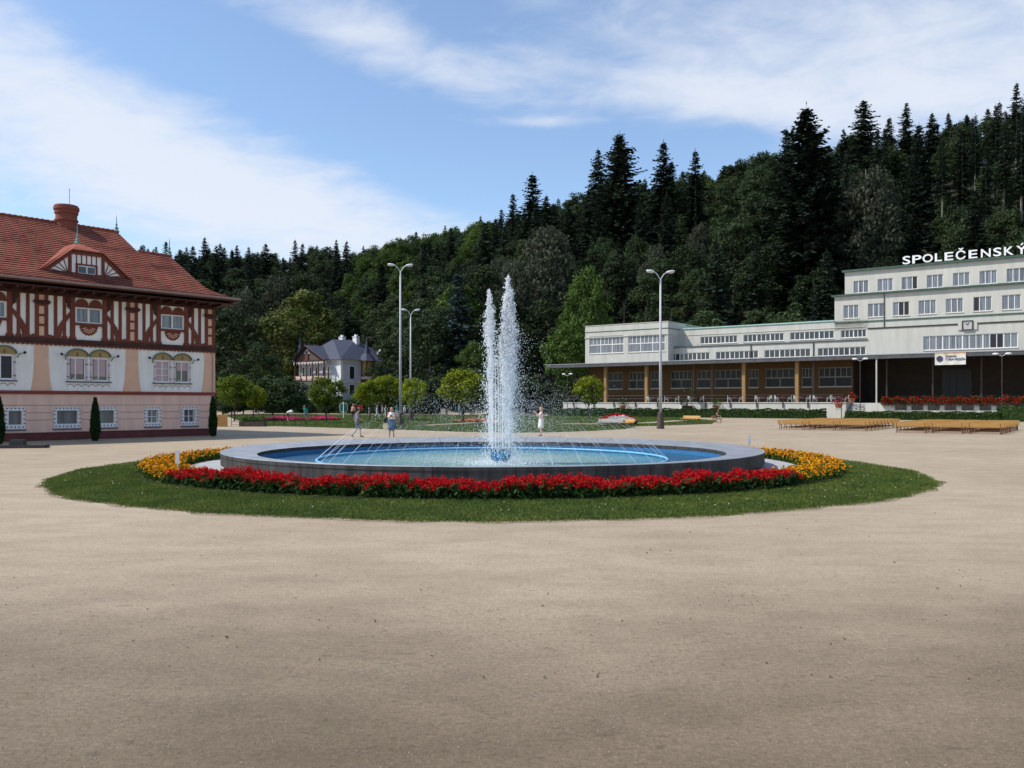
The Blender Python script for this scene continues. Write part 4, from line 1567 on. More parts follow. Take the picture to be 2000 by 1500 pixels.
for xc in cols:
    for s_ in (-.19, .19):
        a, b_ = xc + s_ - .075, xc + s_ + .075
        if b_ > 0.03:
            b_ = .02
        if a > LX0:
            plank(a, b_, y=-.07)
    w = hb(); w.box(max(xc - .115, LX0), min(xc + .115, -.01), -.03, 0, 4.5, 6.4); o = w.build('peach_infill', PEACH, house)
    for zz_ in (4.50, 5.02, 5.45, 5.90):
        w = hb(); w.box(xc - .115, xc + .115, -.06, -.031, zz_, zz_ + .10); w.build('rung', TIMBER, o)
    w = hb()
    for zz_, e in ((5.98, .30), (6.04, .36), (6.10, .32)):
        w.box(max(xc - e, LX0), min(xc + e, .06), -.12, -.071, zz_, zz_ + .058)
    w.build('capital', TIMBERD, house)
for c in CEN:
    for s_ in (-1, 1):
        plank(c + s_ * .71 - .10, c + s_ * .71 + .10, y=-.075)
        for off in (1.05, 1.42):
            plank(c + s_ * off - .065, c + s_ * off + .065)
            foot(c + s_ * off, .065)
        foot(c + s_ * .71, .10)
        foot(c + s_ * 1.66, .06)
        w = hb()
        pts = [(c + s_ * (.74 + .62 * t ** .9 + .10 * math.sin(t * PI)), 5.72 - 1.22 * t) for t in np.linspace(0, 1, 8)]
        L_ = [(p[0] - .085 - .05 * i / 7, p[1]) for i, p in enumerate(pts)]
        R_ = [(p[0] + .085 + .05 * i / 7, p[1]) for i, p in enumerate(pts)]
        for i in range(7):
            w.prism([L_[i], R_[i], R_[i + 1], L_[i + 1]], -.062, -.0)
        w.build('timber_brace', TIMBER, house)
        w = hb(); pts = [(c + s_ * .80, 6.40), (c + s_ * 1.02, 6.38), (c + s_ * 1.0, 6.18), (c + s_ * .93, 6.10), (c + s_ * .95, 5.98), (c + s_ * .81, 5.85)]
        w.prism(pts if s_ > 0 else pts[::-1], -.10, -.0); w.build('carved_console', TIMBERD, house)
    # window
    w = hb()
    for q in ((c - .56, c - .51, 5.27, 5.98), (c + .51, c + .56, 5.27, 5.98), (c - .51, c + .51, 5.92, 5.98), (c - .51, c + .51, 5.27, 5.33), (c - .045, c + .045, 5.33, 5.92)):
        w.box(q[0], q[1], .0, .09, q[2], q[3])
    o = w.build('window', FRAMEW, house)
    for s_ in (-1, 1):
        w = hb(); w.box(min(c + s_ * .045, c + s_ * .51), max(c + s_ * .045, c + s_ * .51), .07, .085, 5.33, 5.92); w.build('pane', GL_NET, o)
    w = hb()
    w.box(c - .62, c + .62, -.07, 0, 5.98, 6.08); w.box(c - .66, c + .66, -.10, 0, 5.16, 5.27)
    w.build('casing', TIMBER, o)
    # carved arch panels over it
    for s_ in (-1, 1):
        w = hb(); xa = c + s_ * .30
        w.prism([(xa - .28, 6.08), (xa + .28, 6.08)] + [(xa + .28 * math.cos(t), 6.08 + .29 * math.sin(t)) for t in np.linspace(0.05, PI - .05, 10)], -.05, 0)
        w.build('carved_arch', TIMBER, o)
    # fan carving under it
    fan = hb(); petal = hb()
    nf = 9
    outl = [(c - .42, 5.16)]
    for k in range(nf):
        t0, t1 = PI + PI * k / nf, PI + PI * (k + 1) / nf
        for t in np.linspace(t0, t1, 5)[:-1]:
            rr_ = .36 + .045 * abs(math.sin((t - t0) / (t1 - t0) * PI))
            outl.append((c + rr_ * math.cos(t), 5.13 + rr_ * math.sin(t) * 1.05))
    outl.append((c + .42, 5.16))
    fan.prism(outl[::-1][::-1], -.045, 0); f_ = fan.build('carved_fan', TIMBER, o)
    for k in range(7):
        t = PI + PI * (k + 1) / 8
        ca, sa = math.cos(t), math.sin(t)
        petal.add([(c + ca * .13 - sa * .012, -.05, 5.12 + sa * .13 + ca * .012), (c + ca * .13 + sa * .012, -.05, 5.12 + sa * .13 - ca * .012),
                   (c + ca * .30 + sa * .022, -.05, 5.12 + sa * .31 - ca * .022), (c + ca * .30 - sa * .022, -.05, 5.12 + sa * .31 + ca * .022)], [(0, 1, 2, 3), (3, 2, 1, 0)][:1])
    petal.build('fan_slot', PEACH, house)

# ---- roof
PROF = [(-1.12, 6.90), (-.6, 7.08), (0.0, 7.38), (.7, 7.80), (5.5, 10.72)]
LEN = [0]
for i in range(1, len(PROF)):
    LEN.append(LEN[-1] + math.hypot(PROF[i][0] - PROF[i - 1][0], PROF[i][1] - PROF[i - 1][1]))


def prof(d):
    return np.interp(d, LEN, [p[0] for p in PROF]), np.interp(d, LEN, [p[1] for p in PROF])


def d_at_z(z):
    return float(np.interp(z, [p[1] for p in PROF], LEN))


def xr(d):
    """how far the front slope runs towards the free end at distance d up the slope"""
    y_, z_ = prof(d)
    if z_ > 9.45:
        return -2.42 - .12 * (z_ - 9.45) / 1.27
    if z_ > 7.5:
        return -.40 - .30 * ((z_ - 7.5) / 1.95) ** .6
    t = (z_ - 6.9) / .6
    return .72 * (1 - t) ** 1.6 - .40 * (1 - (1 - t) ** 1.6)


roof = hb()
rowh = .235
nrow = int(LEN[-1] / rowh)
rowh = LEN[-1] / nrow
for mirror in (False, True):
    for k in range(nrow):
        d0, d1 = k * rowh, (k + 1) * rowh
        (y0, z0), (y1, z1) = prof(d0), prof(min(d1 + .05, LEN[-1]))
        if mirror:
            y0, y1 = 11 - y0, 11 - y1
        x0, x1 = xr(d0), xr(d1)
        lift = .048
        nx_ = int((x1 - LX0 + 1) / .21)
        xs_ = list(np.linspace(LX0 - .9, 0, nx_ + 1))
        for i in range(nx_):
            a, b_ = xs_[i] / xs_[0] * (LX0 - .9 - 0), 0
            u0, u1 = i / nx_, (i + 1) / nx_
            A0, A1 = (LX0 - .9) + (x0 - LX0 + .9) * u0, (LX0 - .9) + (x0 - LX0 + .9) * u1 - .006
            B0, B1 = (LX0 - .9) + (x1 - LX0 + .9) * u0, (LX0 - .9) + (x1 - LX0 + .9) * u1 - .006
            j = rg.uniform(-.004, .005)
            p = [(A0, y0, z0 + lift + j), (A1, y0, z0 + lift + j), (B1, y1, z1 + .006), (B0, y1, z1 + .006), (A0, y0, z0 - .01), (A1, y0, z0 - .01)]
            roof.add(p, [(0, 1, 2, 3)] if not mirror else [(3, 2, 1, 0)])
            roof.add(p, [(4, 5, 1, 0)] if not mirror else [(0, 1, 5, 4)], 1)
ro_ = roof.build('roof', [TILE, pm('tile_edge', (0.060, 0.024, 0.018), .9)], house)
ro_['kind'] = 'stuff'
# end faces of the roof, tile hung
ef = hb()


def end_strip(za, zb, n_):
    zs_ = np.linspace(za, zb, n_ + 1)
    for i in range(n_):
        da, db = d_at_z(zs_[i]), d_at_z(zs_[i + 1])
        (ya, z_a), (yb, z_b) = prof(da), prof(db)
        xa, xb = xr(da + 1e-4), xr(db - 1e-4)
        ef.add([(xa, ya, z_a), (xa, 11 - ya, z_a), (xb, 11 - yb, z_b), (xb, yb, z_b)], [(0, 1, 2, 3)])


end_strip(6.9, 7.499, 8); end_strip(7.501, 9.449, 8); end_strip(9.452, 10.72, 6)
dA = d_at_z(9.45)
yA = prof(dA)[0]
ef.add([(xr(dA - .01), yA, 9.45), (xr(dA - .01), 11 - yA, 9.45), (xr(dA + .01), 11 - yA, 9.45), (xr(dA + .01), yA, 9.45)], [(0, 1, 2, 3)])
ef.build('end_tiles', TILE, house)
b = hb()
for i in range(60):
    xa = LX0 - .9 + i * (LX0 * -1 + .9 - 2.5) / 60
    b.tube([(xa, 5.5, 10.74), (xa + .27, 5.5, 10.77)], [.075, .09], 8)
for i in range(7):
    b.tube([(-2.4 + i * .25, yA, 9.46), (-2.4 + i * .25 + .27, yA, 9.48)], [.07, .085], 8)
b.build('ridge_tile', TILE, house)
b = hb()
b.box(LX0 - .9, .60, -1.14, 0, 6.62, 6.66); b.box(LX0 - .9, .66, -1.19, -1.12, 6.78, 6.92)
b.add([(LX0 - .9, -1.13, 6.80), (.62, -1.13, 6.80), (.62, 0, 6.665), (LX0 - .9, 0, 6.665)], [(0, 1, 2, 3)])
b.box(-.02, .60, 0, 11, 6.62, 6.66)
b.build('soffit', TIMBERD, house)
b = hb(); b.tube([(LX0 - .9, -1.22, 6.88), (.74, -1.22, 6.90)], .055, 8); b.build('gutter', pm('old_gutter', (0.26, 0.17, 0.14), .5), house)
b = hb(); x = LX0
while x < 0:
    b.box(x, x + .09, -1.05, 0, 6.50, 6.62); x += .62
b.build('rafter_tail', TIMBERD, house)
b = hb(); b.tube([(-.16, -.06, .1), (-.16, -.06, 4.2)], .03, 8); b.build('downpipe', pm('pipe_pink', (0.42, 0.3, 0.27), .6), house)
# dormer
dc = -6.22
YF = .28
b = hb()
b.prism([(dc - 1.92, 7.48), (dc + 1.92, 7.48), (dc + .66, 8.46), (dc - .66, 8.46)], YF, YF + .12)
dor = b.build('dormer', PLASTER, house)
b = hb()
b.prism([(dc - 2.05, 7.40), (dc - 1.80, 7.40), (dc - .66, 8.40), (dc - .66, 8.56)], YF - .06, YF - .002)
b.prism([(dc + 1.80, 7.40), (dc + 2.05, 7.40), (dc + .66, 8.56), (dc + .66, 8.40)], YF - .06, YF - .002)
b.box(dc - .66, dc + .66, YF - .06, YF - .002, 8.40, 8.55)
b.box(dc - 1.9, dc + 1.9, YF - .05, YF - .002, 7.42, 7.50)
for s_ in (-1, 1):
    b.box(dc + s_ * .73 - .07, dc + s_ * .73 + .07, YF - .05, YF - .002, 7.50, 8.38)
    b.box(dc + s_ * .43 - .05, dc + s_ * .43 + .05, YF - .045, YF - .002, 7.50, 7.98)
b.box(dc - .48, dc + .48, YF - .05, YF - .002, 7.93, 8.0)
for k in range(5):
    xx_ = dc - .44 + k * .22
    b.box(xx_ - .02, xx_ + .02, YF - .03, YF - .002, 8.0, 8.40)
for s_ in (-1, 1):
    for k in range(4):
        t = .15 + .2 * k
        x1_, z1_ = dc + s_ * (1.75 - 1.0 * t * 1.02), 7.5 + .85 * (t * .95)
        b.tube([(dc + s_ * .80, YF - .012, 7.52), (x1_, YF - .012, z1_)], .022, 5)
b.build('dormer_timber', TIMBER, dor)
b = hb()
for q in ((dc - .40, dc - .36, 7.55, 7.90), (dc + .36, dc + .40, 7.55, 7.90), (dc - .36, dc + .36, 7.87, 7.90), (dc - .36, dc + .36, 7.55, 7.58), (dc - .03, dc + .03, 7.58, 7.87)):
    b.box(q[0], q[1], YF - .04, YF - .005, q[2], q[3])
b.build('dormer_window', FRAMEW, dor)
b = hb(); b.box(dc - .36, dc + .36, YF - .02, YF - .006, 7.58, 7.87); b.build('dormer_pane', GL_DARK, dor)
b = hb()
ap, rid = (dc, 1.25, 9.06), (dc, 2.85, 9.08)
for s_ in (-1, 1):
    lo, mid = (dc + s_ * 2.10, YF - .16, 7.38), (dc + s_ * .68, YF - .16, 8.56)
    va, vb_ = (dc + s_ * 2.10, .10, 7.46), (dc, 2.90, 9.10)
    q = [lo, mid, ap, rid, va]
    for dz in (0, .05):
        pts = [(p[0], p[1], p[2] + dz) for p in q]
        b.add(pts, [[0, 1, 2, 3, 4] if s_ < 0 else [4, 3, 2, 1, 0]])
    b.add([(lo[0], lo[1], lo[2]), (mid[0], mid[1], mid[2]), (mid[0], mid[1], mid[2] + .05), (lo[0], lo[1], lo[2] + .05)], [(0, 1, 2, 3)])
b.add([(dc - .68, YF - .16, 8.61), (dc + .68, YF - .16, 8.61), (dc, 1.25, 9.11)], [(0, 1, 2)])
b.add([(dc - .68, YF - .16, 8.56), (dc + .68, YF - .16, 8.56), (dc + .68, YF - .16, 8.61), (dc - .68, YF - .16, 8.61)], [(0, 1, 2, 3)])
b.build('dormer_roof', TILE, dor)
FIN = [(.05, 0), (.16, .05), (.13, .10), (.05, .16), (.13, .22), (.05, .30), (.035, .36), (.07, .42), (.025, .5), (.018, .8), (.004, 1.0)]
for (x, y, z, k) in ((dc, 1.3, 9.05, .9), (-2.58, 5.5, 10.72, .95), (-.68, yA + .05, 9.45, 1.0)):
    b = hb(); b.lathe([(r_ * k, z_ * k) for r_, z_ in FIN], 10, (x, y, z)); b.build('finial', COPPER, house, smooth=True)
b = hb()
b.lathe([(.50, 0), (.50, 1.0), (.555, 1.0), (.555, 1.08), (.50, 1.1), (.50, 1.36), (.55, 1.38), (.56, 1.55), (.60, 1.57), (.60, 1.72), (.55, 1.74), (.55, 1.80), (.45, 1.80), (.45, 1.6)], 22, (-5.1, 5.5, 9.88))
b.build('chimney', BRICK, house)
b = hb(); b.tube([(-4.95, 5.5, 11.6), (-4.95, 5.5, 12.6)], .012, 5); b.build('lightning_rod', BLACKM, house)

# conical thujas against the house and the low slab bench
def thuja(px, py, top, wpx, label):
    p = gnd(px, py)
    H = (py - top) * p[1] / FPX
    R_ = wpx / 2 * p[1] / FPX
    g_ = np.random.default_rng(int(px) + 3)
    n = 4200
    t = g_.random(n) ** .8
    r_ = R_ * np.interp(t, [0, .08, .3, .55, .8, 1], [.55, .85, 1, .86, .5, .06]) * g_.uniform(.62, 1.12, n) * (1 + .12 * np.sin(t * 23 + 2) * np.sin(t * 9))
    w = g_.uniform(0, 2 * PI, n)
    c = np.stack([r_ * np.cos(w), r_ * np.sin(w), .05 + t * H * .98], 1)
    a = unit(np.stack([np.cos(w) * .4, np.sin(w) * .4, np.ones(n)], 1) + g_.normal(0, .2, (n, 3))) * g_.uniform(.08, .16, n)[:, None]
    bb = unit(np.cross(a, g_.normal(size=(n, 3)))) * .05
    o = thing('thuja', label, 'shrub', (p[0], p[1], 0))
    m_ = MB(); m_.tube([(0, 0, 0), (0, 0, H * .8)], [.07, .02], 6); m_.build('trunk', BARK, o)
    link('crown', np_mesh('crown', cards(c, a, bb), 4, THUJA), o)
    m_ = MB(); m_.lathe([(R_ * .3, .03), (R_ * .55, .25 * H), (R_ * .5, .5 * H), (R_ * .22, .8 * H), (.02, .9 * H)], 10); m_.build('inner_foliage', THUJA, o)


thuja(186, 861, 780, 15, 'slim conical thuja in front of the pink wall between two cellar windows')
thuja(416, 852, 777, 13, 'slim conical thuja at the free corner of the half timbered house')
thuja(-2, 868, 778, 17, 'slim conical thuja by the cellar window furthest from the house corner')
SLAB = pm('dark_stone_slab', (0.055, 0.05, 0.05), .7, .2, 4, .2)
p = gnd(35, 875)
o = thing('stone_seat', 'low dark slab with a square block standing on the sand before the house', 'seat', p, 0.15)
b = MB(); b.box(-1.9, 1.2, -.30, .30, 0, .14); b.build('base_slab', SLAB, o)
b = MB(); b.box(-.28, .28, -.2, .2, .14, .36); b.build('block', SLAB, o)

# ================================================================ WHITE SPA BUILDING
CREAM = pm('cream_render', (0.52, 0.505, 0.45), .85, .11, .8, .15, 30, streak=(1.6, 1.6, .22), detail=8)
CREAMD = pm('cream_trim', (0.50, 0.48, 0.42), .85, .1, 1)  # slightly darker cream for sills, cornices and piers
PEACHB = pm('shaded_ochre_render', (0.095, 0.050, 0.020), .85, .1, .8)  # deep shade under the canopy is put into this wall colour
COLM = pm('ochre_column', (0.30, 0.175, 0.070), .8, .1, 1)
CUGREEN = pm('copper_edge', (0.055, 0.10, 0.082), .6, .25, 1.5)
CUPALE = pm('pale_copper_edge', (0.36, 0.55, 0.50), .6, .15, 1.5)
FASCIA = pm('canopy_fascia', (0.085, 0.085, 0.09), .6, .3, 2)
SOFF = pm('canopy_soffit', (0.15, 0.125, 0.09), .9, .1, 1)
DARKW = pm('stage_brown', (0.045, 0.032, 0.024), .8, .2, 1)
BROWNM = pm('brown_metal', (0.05, 0.035, 0.03), .5, .2, 3)
BANG = math.radians(35.5)
BU, BV = (math.cos(BANG), -math.sin(BANG)), (math.sin(BANG), math.cos(BANG))
BY0 = 108.0
BP = ((1850 - 1000) / FPX * BY0, BY0)
spa = thing('spa_building', 'long cream coloured flat roofed building with window bands and stepped upper floors', 'building', (BP[0], BP[1], 0), -BANG)


def U(px, v=0.0):
    P = (BP[0] + BV[0] * v, BP[1] + BV[1] * v)
    t = (px - 1000) / FPX
    return (t * P[1] - P[0]) / (BU[0] - t * BU[1])


def Zb(px, py, v=0.0):
    u = U(px, v)
    Y = BP[1] + BV[1] * v + BU[1] * u
    return CH + (HZ - py) * Y / FPX


def spa_loc(u, v, z=0.0):
    return (BP[0] + BU[0] * u + BV[0] * v, BP[1] + BU[1] * u + BV[1] * v, z)


def wmap(v):
    return lambda x, y, z: (x, y + v, z)


def window(u0, u1, z0, z1, v, n, low=0, name='window', glass=None, inward=.14, sill=True, fw=.09, dark=(), mapper=None):
    """a frame in its opening: n panes side by side, optionally a row of large panes under a transom"""
    mp = mapper or wmap(v)
    w = MB(); w.map = mp
    a, d = inward - .06, inward
    w.box(u0, u0 + fw, a, d, z0, z1); w.box(u1 - fw, u1, a, d, z0, z1)
    w.box(u0 + fw, u1 - fw, a, d, z1 - fw, z1); w.box(u0 + fw, u1 - fw, a, d, z0, z0 + fw)
    zt = z0 + fw
    if low:
        zt = z0 + (z1 - z0) * .50
        w.box(u0 + fw, u1 - fw, a, d, zt - .07, zt + .07)
        for i in range(1, low):
            uc = u0 + (u1 - u0) * i / low
            w.box(uc - .06, uc + .06, a, d, z0 + fw, zt - .07)
    for i in range(1, n):
        uc = u0 + (u1 - u0) * i / n
        bw_ = .075 if (low and (i * low) % n == 0) or (not low and n > 3 and i % 3 == 0) else .045
        w.box(uc - bw_, uc + bw_, a, d, zt + (.07 if low else 0), z1 - fw)
    o = w.build(name, FRAMEG if glass is GL_SHADE else FRAMEW, spa)
    gl = glass or GL_NET
    for i in range(n):
        q0, q1 = u0 + (u1 - u0) * i / n, u0 + (u1 - u0) * (i + 1) / n
        w = MB(); w.map = mp; w.box(q0 + .02, q1 - .02, d - .02, d - .006, zt, z1 - .04)
        w.build('pane', GL_ROOM if i in dark else gl, o)
    for i in range(low):
        q0, q1 = u0 + (u1 - u0) * i / low, u0 + (u1 - u0) * (i + 1) / low
        w = MB(); w.map = mp; w.box(q0 + .02, q1 - .02, d - .02, d - .006, z0 + .04, zt)
        w.build('pane', gl, o)
    if sill:
        w = MB(); w.map = mp; w.box(u0 - .05, u1 + .05, -.07, inward - .08, z0 - .09, z0 - .003); w.build('sill', CREAMD, o)
    return o


GL_SHADE = glass_mat('shaded_window_glass', (0.018, 0.018, 0.020), .5, .25, 9, .2)
FRAMEG = pm('shaded_white_frame', (0.22, 0.205, 0.185), .6, .1, 4)  # white frames greyed to carry the shade under the canopy


def wall(name, v, u0, u1, z0, z1, hs_, mat, depth=.16):
    w = MB(); w.map = wmap(v); w.holes(u0, u1, z0, z1, hs_, depth)
    return w.build(name, mat, spa)


UEND = U(2000, 0) + 16
V1, VW = -1.8, -3.8
ZT = 2.08                                   # terrace level
uW0, uW1 = U(1143, VW), U(1305, VW)
ZC = 8.05
# wing
zt_ = Zb(1224, 633, VW)
wh = []
for (a, c_, y0, y1) in ((1151, 1218, 656, 690), (1227, 1299, 653, 687)):
    wh.append((U(a, VW), U(c_, VW), Zb((a + c_) / 2, y1, VW), Zb((a + c_) / 2, y0, VW)))
wall('wing_front_wall', VW, uW0, uW1, ZC - .2, zt_, wh, CREAM)
for h_ in wh:
    window(*h_, VW, 9, 3)
sm = lambda x, y, z: (uW1 - y, VW + x, z)     # the flank of the wing: x runs inwards along v
zs0, zs1 = Zb(1328, 672, VW + 1.5), Zb(1328, 653, VW + 1.5)
w = MB(); w.map = sm; w.holes(0, 6.5, ZC - .2, zt_, [(.5, 3.0, zs0, zs1)], .16); w.build('wing_side_wall', CREAM, spa)
window(.5, 3.0, zs0, zs1, 0, 9, mapper=sm)
b = MB(); b.box(uW0, uW1 - .2, VW + .2, 12, ZC - .2, zt_ - .05); b.build('wing_core', CREAM, spa)
b = MB(); b.box(uW0 - .05, uW1 + .06, VW - .06, 12, zt_, zt_ + .10); b.box(uW0 - .02, uW1 + .03, VW - .035, 12, zt_ - 1.02, zt_ - .90, 1); b.box(uW0 - .1, uW1 + .1, VW - .10, VW, zt_ - 1.9, zt_ - 1.78, 2)
b.build('wing_cornice', [CREAMD, CUGREEN, CREAMD], spa)
# middle range: lower band of windows and, set back, the upper band
zl0, zl1 = Zb(1500, 699, V1), Zb(1500, 683.5, V1)
zled = Zb(1500, 672, V1)
hs_ = [(U(a, V1), U(c_, V1), zl0, zl1) for a, c_ in ((1311, 1386), (1398, 1481), (1493, 1583), (1597, 1691))]
uF = U(1695, V1)
wall('lower_band_wall', V1, uW1 - .1, uF, ZC - .2, zled, hs_, CREAM)
for h_ in hs_:
    window(*h_, V1, 9, glass=GL_DARK)
b = MB(); b.box(uW1, uF - .02, V1 - .12, .0, zled, zled + .14); b.build('lower_ledge', FASCIA, spa)
b = MB(); b.box(uW1, uF, V1 + .2, 12, ZC - .2, zled - .02); b.build('lower_core', CREAM, spa)
zm0, zm1, zmt = Zb(1500, 666.5, 0), Zb(1500, 651.5, 0), Zb(1500, 634.5, 0)
hs_ = [(U(a), U(c_), zm0, zm1) for a, c_ in ((1368, 1440), (1452, 1531), (1543, 1629), (1642, 1692))]
uB = U(1630)
wall('upper_band_wall', 0, uW1 - .1, U(1696), zled, zmt, hs_, CREAM)
for h_, n_ in zip(hs_, (9, 9, 9, 6)):
    window(*h_, 0, n_, glass=GL_DARK)
b = MB(); b.box(uW1 - .1, U(1696), .2, 12, zled, zmt - .02); b.build('upper_core', CREAM, spa)
b = MB(); b.box(uW1 + .2, uB, -.12, 12, zmt, zmt + .16); b.box(uW1 + .1, U(1690), -.06, 0, zm1 + .28, zm1 + .36, 1); b.build('copper_edge', [CUPALE, CREAMD], spa)
# front part under the clock
zs0, zs1 = Zb(1897, 681.5, V1), Zb(1897, 653, V1)
zft = Zb(1850, 634, V1)
h_ = (U(1803, V1), U(1988, V1), zs0, zs1)
wall('front_wall', V1, uF, UEND, ZC - .2, zft, [h_, (U(1988, V1) + 1.6, U(1988, V1) + 8, zs0, zs1)], CREAM)
w_ = window(*h_, V1, 14, dark=(10, 11))
window(U(1988, V1) + 1.6, U(1988, V1) + 8, zs0, zs1, V1, 10)
b = MB(); b.box(uF + .02, UEND, V1 + .22, 12, ZC - .2, zft - .02); b.box(uF, UEND, V1 - .08, V1, zft - .10, zft + .05, 1); b.build('front_core', [CREAM, BROWNM], spa)
b = MB(); b.box(uF, UEND, V1, 0.3, zft + .02, zft + .08); b.build('front_roof', CUGREEN, spa)
# two storeys of separate windows
zr2, zr1 = Zb(1815, 567, 0), Zb(1825, 517, .8)
r2 = [(1647, 1677), (1695, 1727), (1744, 1776), (1794, 1828), (1847, 1881), (1901, 1937), (1957, 1994), (2017, 2056), (2080, 2121)]
r1 = [(1667, 1696), (1714, 1744), (1761, 1792), (1810, 1842), (1861, 1894), (1913, 1947), (1966, 2003), (2024, 2062), (2085, 2126)]
za0, za1 = Zb(1864, 610.5, 0), Zb(1864, 582.5, 0)
zb0, zb1 = Zb(1878, 558, .8), Zb(1878, 532, .8)
hs2 = [(U(a), U(c_), za0, za1) for a, c_ in r2]
wall('second_floor_wall', 0, uB, UEND, zft + .05, zr2, hs2, CREAM)
for i, h_ in enumerate(hs2):
    window(*h_, 0, 3, dark={2: (1, 2), 5: (0,)}.get(i, ()), fw=.07)
uA = U(1650, .8)
hs1 = [(U(a, .8), U(c_, .8), zb0, zb1) for a, c_ in r1]
wall('third_floor_wall', .8, uA, UEND, zr2, zr1, hs1, CREAM)
for i, h_ in enumerate(hs1):
    window(*h_, .8, 3, dark={2: (2,)}.get(i, ()), fw=.07)
b = MB(); b.box(uB, UEND, .22, 13, zft, zr2 - .02); b.box(uA, UEND, 1.02, 13, zr2, zr1 - .02); b.build('upper_floors_core', CREAM, spa)
b = MB()
b.box(uB - .35, UEND, -.35, 1.0, zr2, zr2 + .22); b.box(uA - .30, UEND, .45, 13.3, zr1, zr1 + .25)
b.box(uB, UEND, -.10, 0, Zb(1815, 622, 0), Zb(1815, 622, 0) + .14)
b.build('copper_cornice', CUGREEN, spa)
b = MB(); b.tube([(U(1727), -.08, ZC), (U(1727), -.08, zr2)], .05, 6)
for zz_ in (ZC + .4, ZC + 2.2):
    b.box(U(1727) - .22, U(1727) + .22, -.14, -.02, zz_, zz_ + .16)
b.map = None
b.build('downpipe', BROWNM, spa)
b = MB(); b.tube([(U(1467, V1), V1 - .10, ZC), (U(1467, V1), V1 - .10, zled)], .06, 6); b.build('downpipe', BROWNM, spa)
b = MB(); b.tube([(U(1589, V1), V1 - .10, ZC), (U(1589, V1), V1 - .10, zled)], .06, 6); b.build('downpipe', BROWNM, spa)
for px, top in ((1219, 592), (1262, 598), (1311, 607)):
    b = MB(); uq = U(px, VW + 1.0); b.tube([(uq, VW + 1.0, zt_), (uq, VW + 1.0, Zb(px, top, VW + 1))], .05, 6); b.build('roof_mast', BROWNM, spa)
# clock
uc, zc_ = U(1890, V1), Zb(1890, 635.5, V1)
clock = thing('clock', 'small square wall clock with dark frame on the cream facade', 'clock', spa_loc(uc, V1 - .10, zc_), -BANG)
b = MB(); b.box(-1.05, 1.05, -.04, .09, -.55, .55); b.build('back_plate', CREAM, clock)
b = MB()
for q in ((-.62, .62, .50, .60), (-.62, .62, -.60, -.50), (-.62, -.50, -.50, .50), (.50, .62, -.50, .50)):
    b.box(q[0], q[1], -.14, -.045, q[2], q[3])
b.build('frame', BROWNM, clock)
b = MB(); b.box(-.5, .5, -.07, -.045, -.5, .5); b.build('face', pm('clock_face', (.45, .45, .43), .6), clock)
for (x, z) in ((-.2, .32), (.14, .34)):
    b = MB(); b.tube([(0, -.09, 0), (x, -.09, z)], .035, 4); b.build('hand', BLACKM, clock)

# rooftop lettering
sign = thing('roof_lettering', 'large white block letters standing along the roof edge of the building', 'sign', spa_loc(0, .55, zr1 + .27), -BANG)
LET = [('S', 1763, 1778), ('P', 1782, 1800), ('O', 1802, 1822), ('L', 1826, 1840), ('E', 1845, 1862), ('Č', 1867, 1886), ('E', 1892, 1909), ('N', 1916, 1935), ('S', 1940, 1956), ('K', 1961, 1980), ('Ý', 1985, 2006)]
SIGNW = pm('sign_white', (.80, .80, .80), .4, .04, 3)
for ch, a, c_ in LET:
    cu = D.curves.new('letter', 'FONT')
    cu.body = ch
    cu.size = 1.0
    cu.offset = 0.014
    cu.extrude = 0.05
    cu.resolution_u = 4
    tmp = D.objects.new('letter', cu)
    COL.objects.link(tmp)
    bpy.context.view_layer.update()
    me = D.meshes.new_from_object(tmp.evaluated_get(bpy.context.evaluated_depsgraph_get()))
    D.objects.remove(tmp)
    D.curves.remove(cu)
    me.materials.clear(); me.materials.append(SIGNW)
    co = np.zeros(len(me.vertices) * 3); me.vertices.foreach_get('co', co); co = co.reshape(-1, 3)
    ua, ub = U(a, .55), U(c_, .55)
    hh = 1.08 / .73                                       # capital height of the face is about .73 of its size
    x0, x1 = co[:, 0].min(), co[:, 0].max()
    out = np.stack([ua + (co[:, 0] - x0) / (x1 - x0) * (ub - ua), co[:, 2] * 1.6, co[:, 1] * hh + .10], 1)
    me.vertices.foreach_set('co', out.ravel()); me.update()
    link('letter', me, sign)
for px in range(1768, 2004, 19):
    b = MB(); b.tube([(U(px, .55), .05, -.05), (U(px, .55), .05, .25)], .03, 5); b.build('stand', BROWNM, sign)

# canopy, columns, ground floor wall
VC = -7.4
uC0 = U(1066, VC)
b = MB(); b.box(uC0, UEND, VC, VC + .2, ZC - .52, ZC - .03, 0); b.box(uC0, uC0 + .2, VC + .2, V1, ZC - .42, ZC - .03, 0); b.box(uC0 + .2, UEND, VC + .2, V1 + .1, ZC - .22, ZC - .03, 0); b.box(uC0 + .21, UEND, VC + .21, V1 + .05, ZC - .30, ZC - .225, 1)
b.build('canopy', [FASCIA, SOFF], spa)
b = MB(); b.box(uC0 - .03, UEND, VC - .05, VC, ZC - .06, ZC + .04); b.build('gutter', pm('zinc', (.3, .31, .32), .4, .2, 3), spa)
gl_ = [(1188, 1216), (1228, 1259), (1270, 1294), (1310, 1351), (1361, 1388), (1396, 1448), (1462, 1481), (1495, 1552), (1566, 1586), (1599, 1664)]
zg0, zg1 = Zb(1440, 757, V1), Zb(1440, 722, V1)
uG0, uG1 = U(1150, V1), U(1668, V1)
hs_ = [(U(a, V1), U(c_, V1), zg0, zg1) for a, c_ in gl_]
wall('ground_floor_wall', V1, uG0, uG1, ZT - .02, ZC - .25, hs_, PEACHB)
for h_ in hs_:
    wd = h_[1] - h_[0]
    window(*h_, V1, max(3, round(wd / .75)), 2 if wd > 2.6 else 1, glass=GL_SHADE)
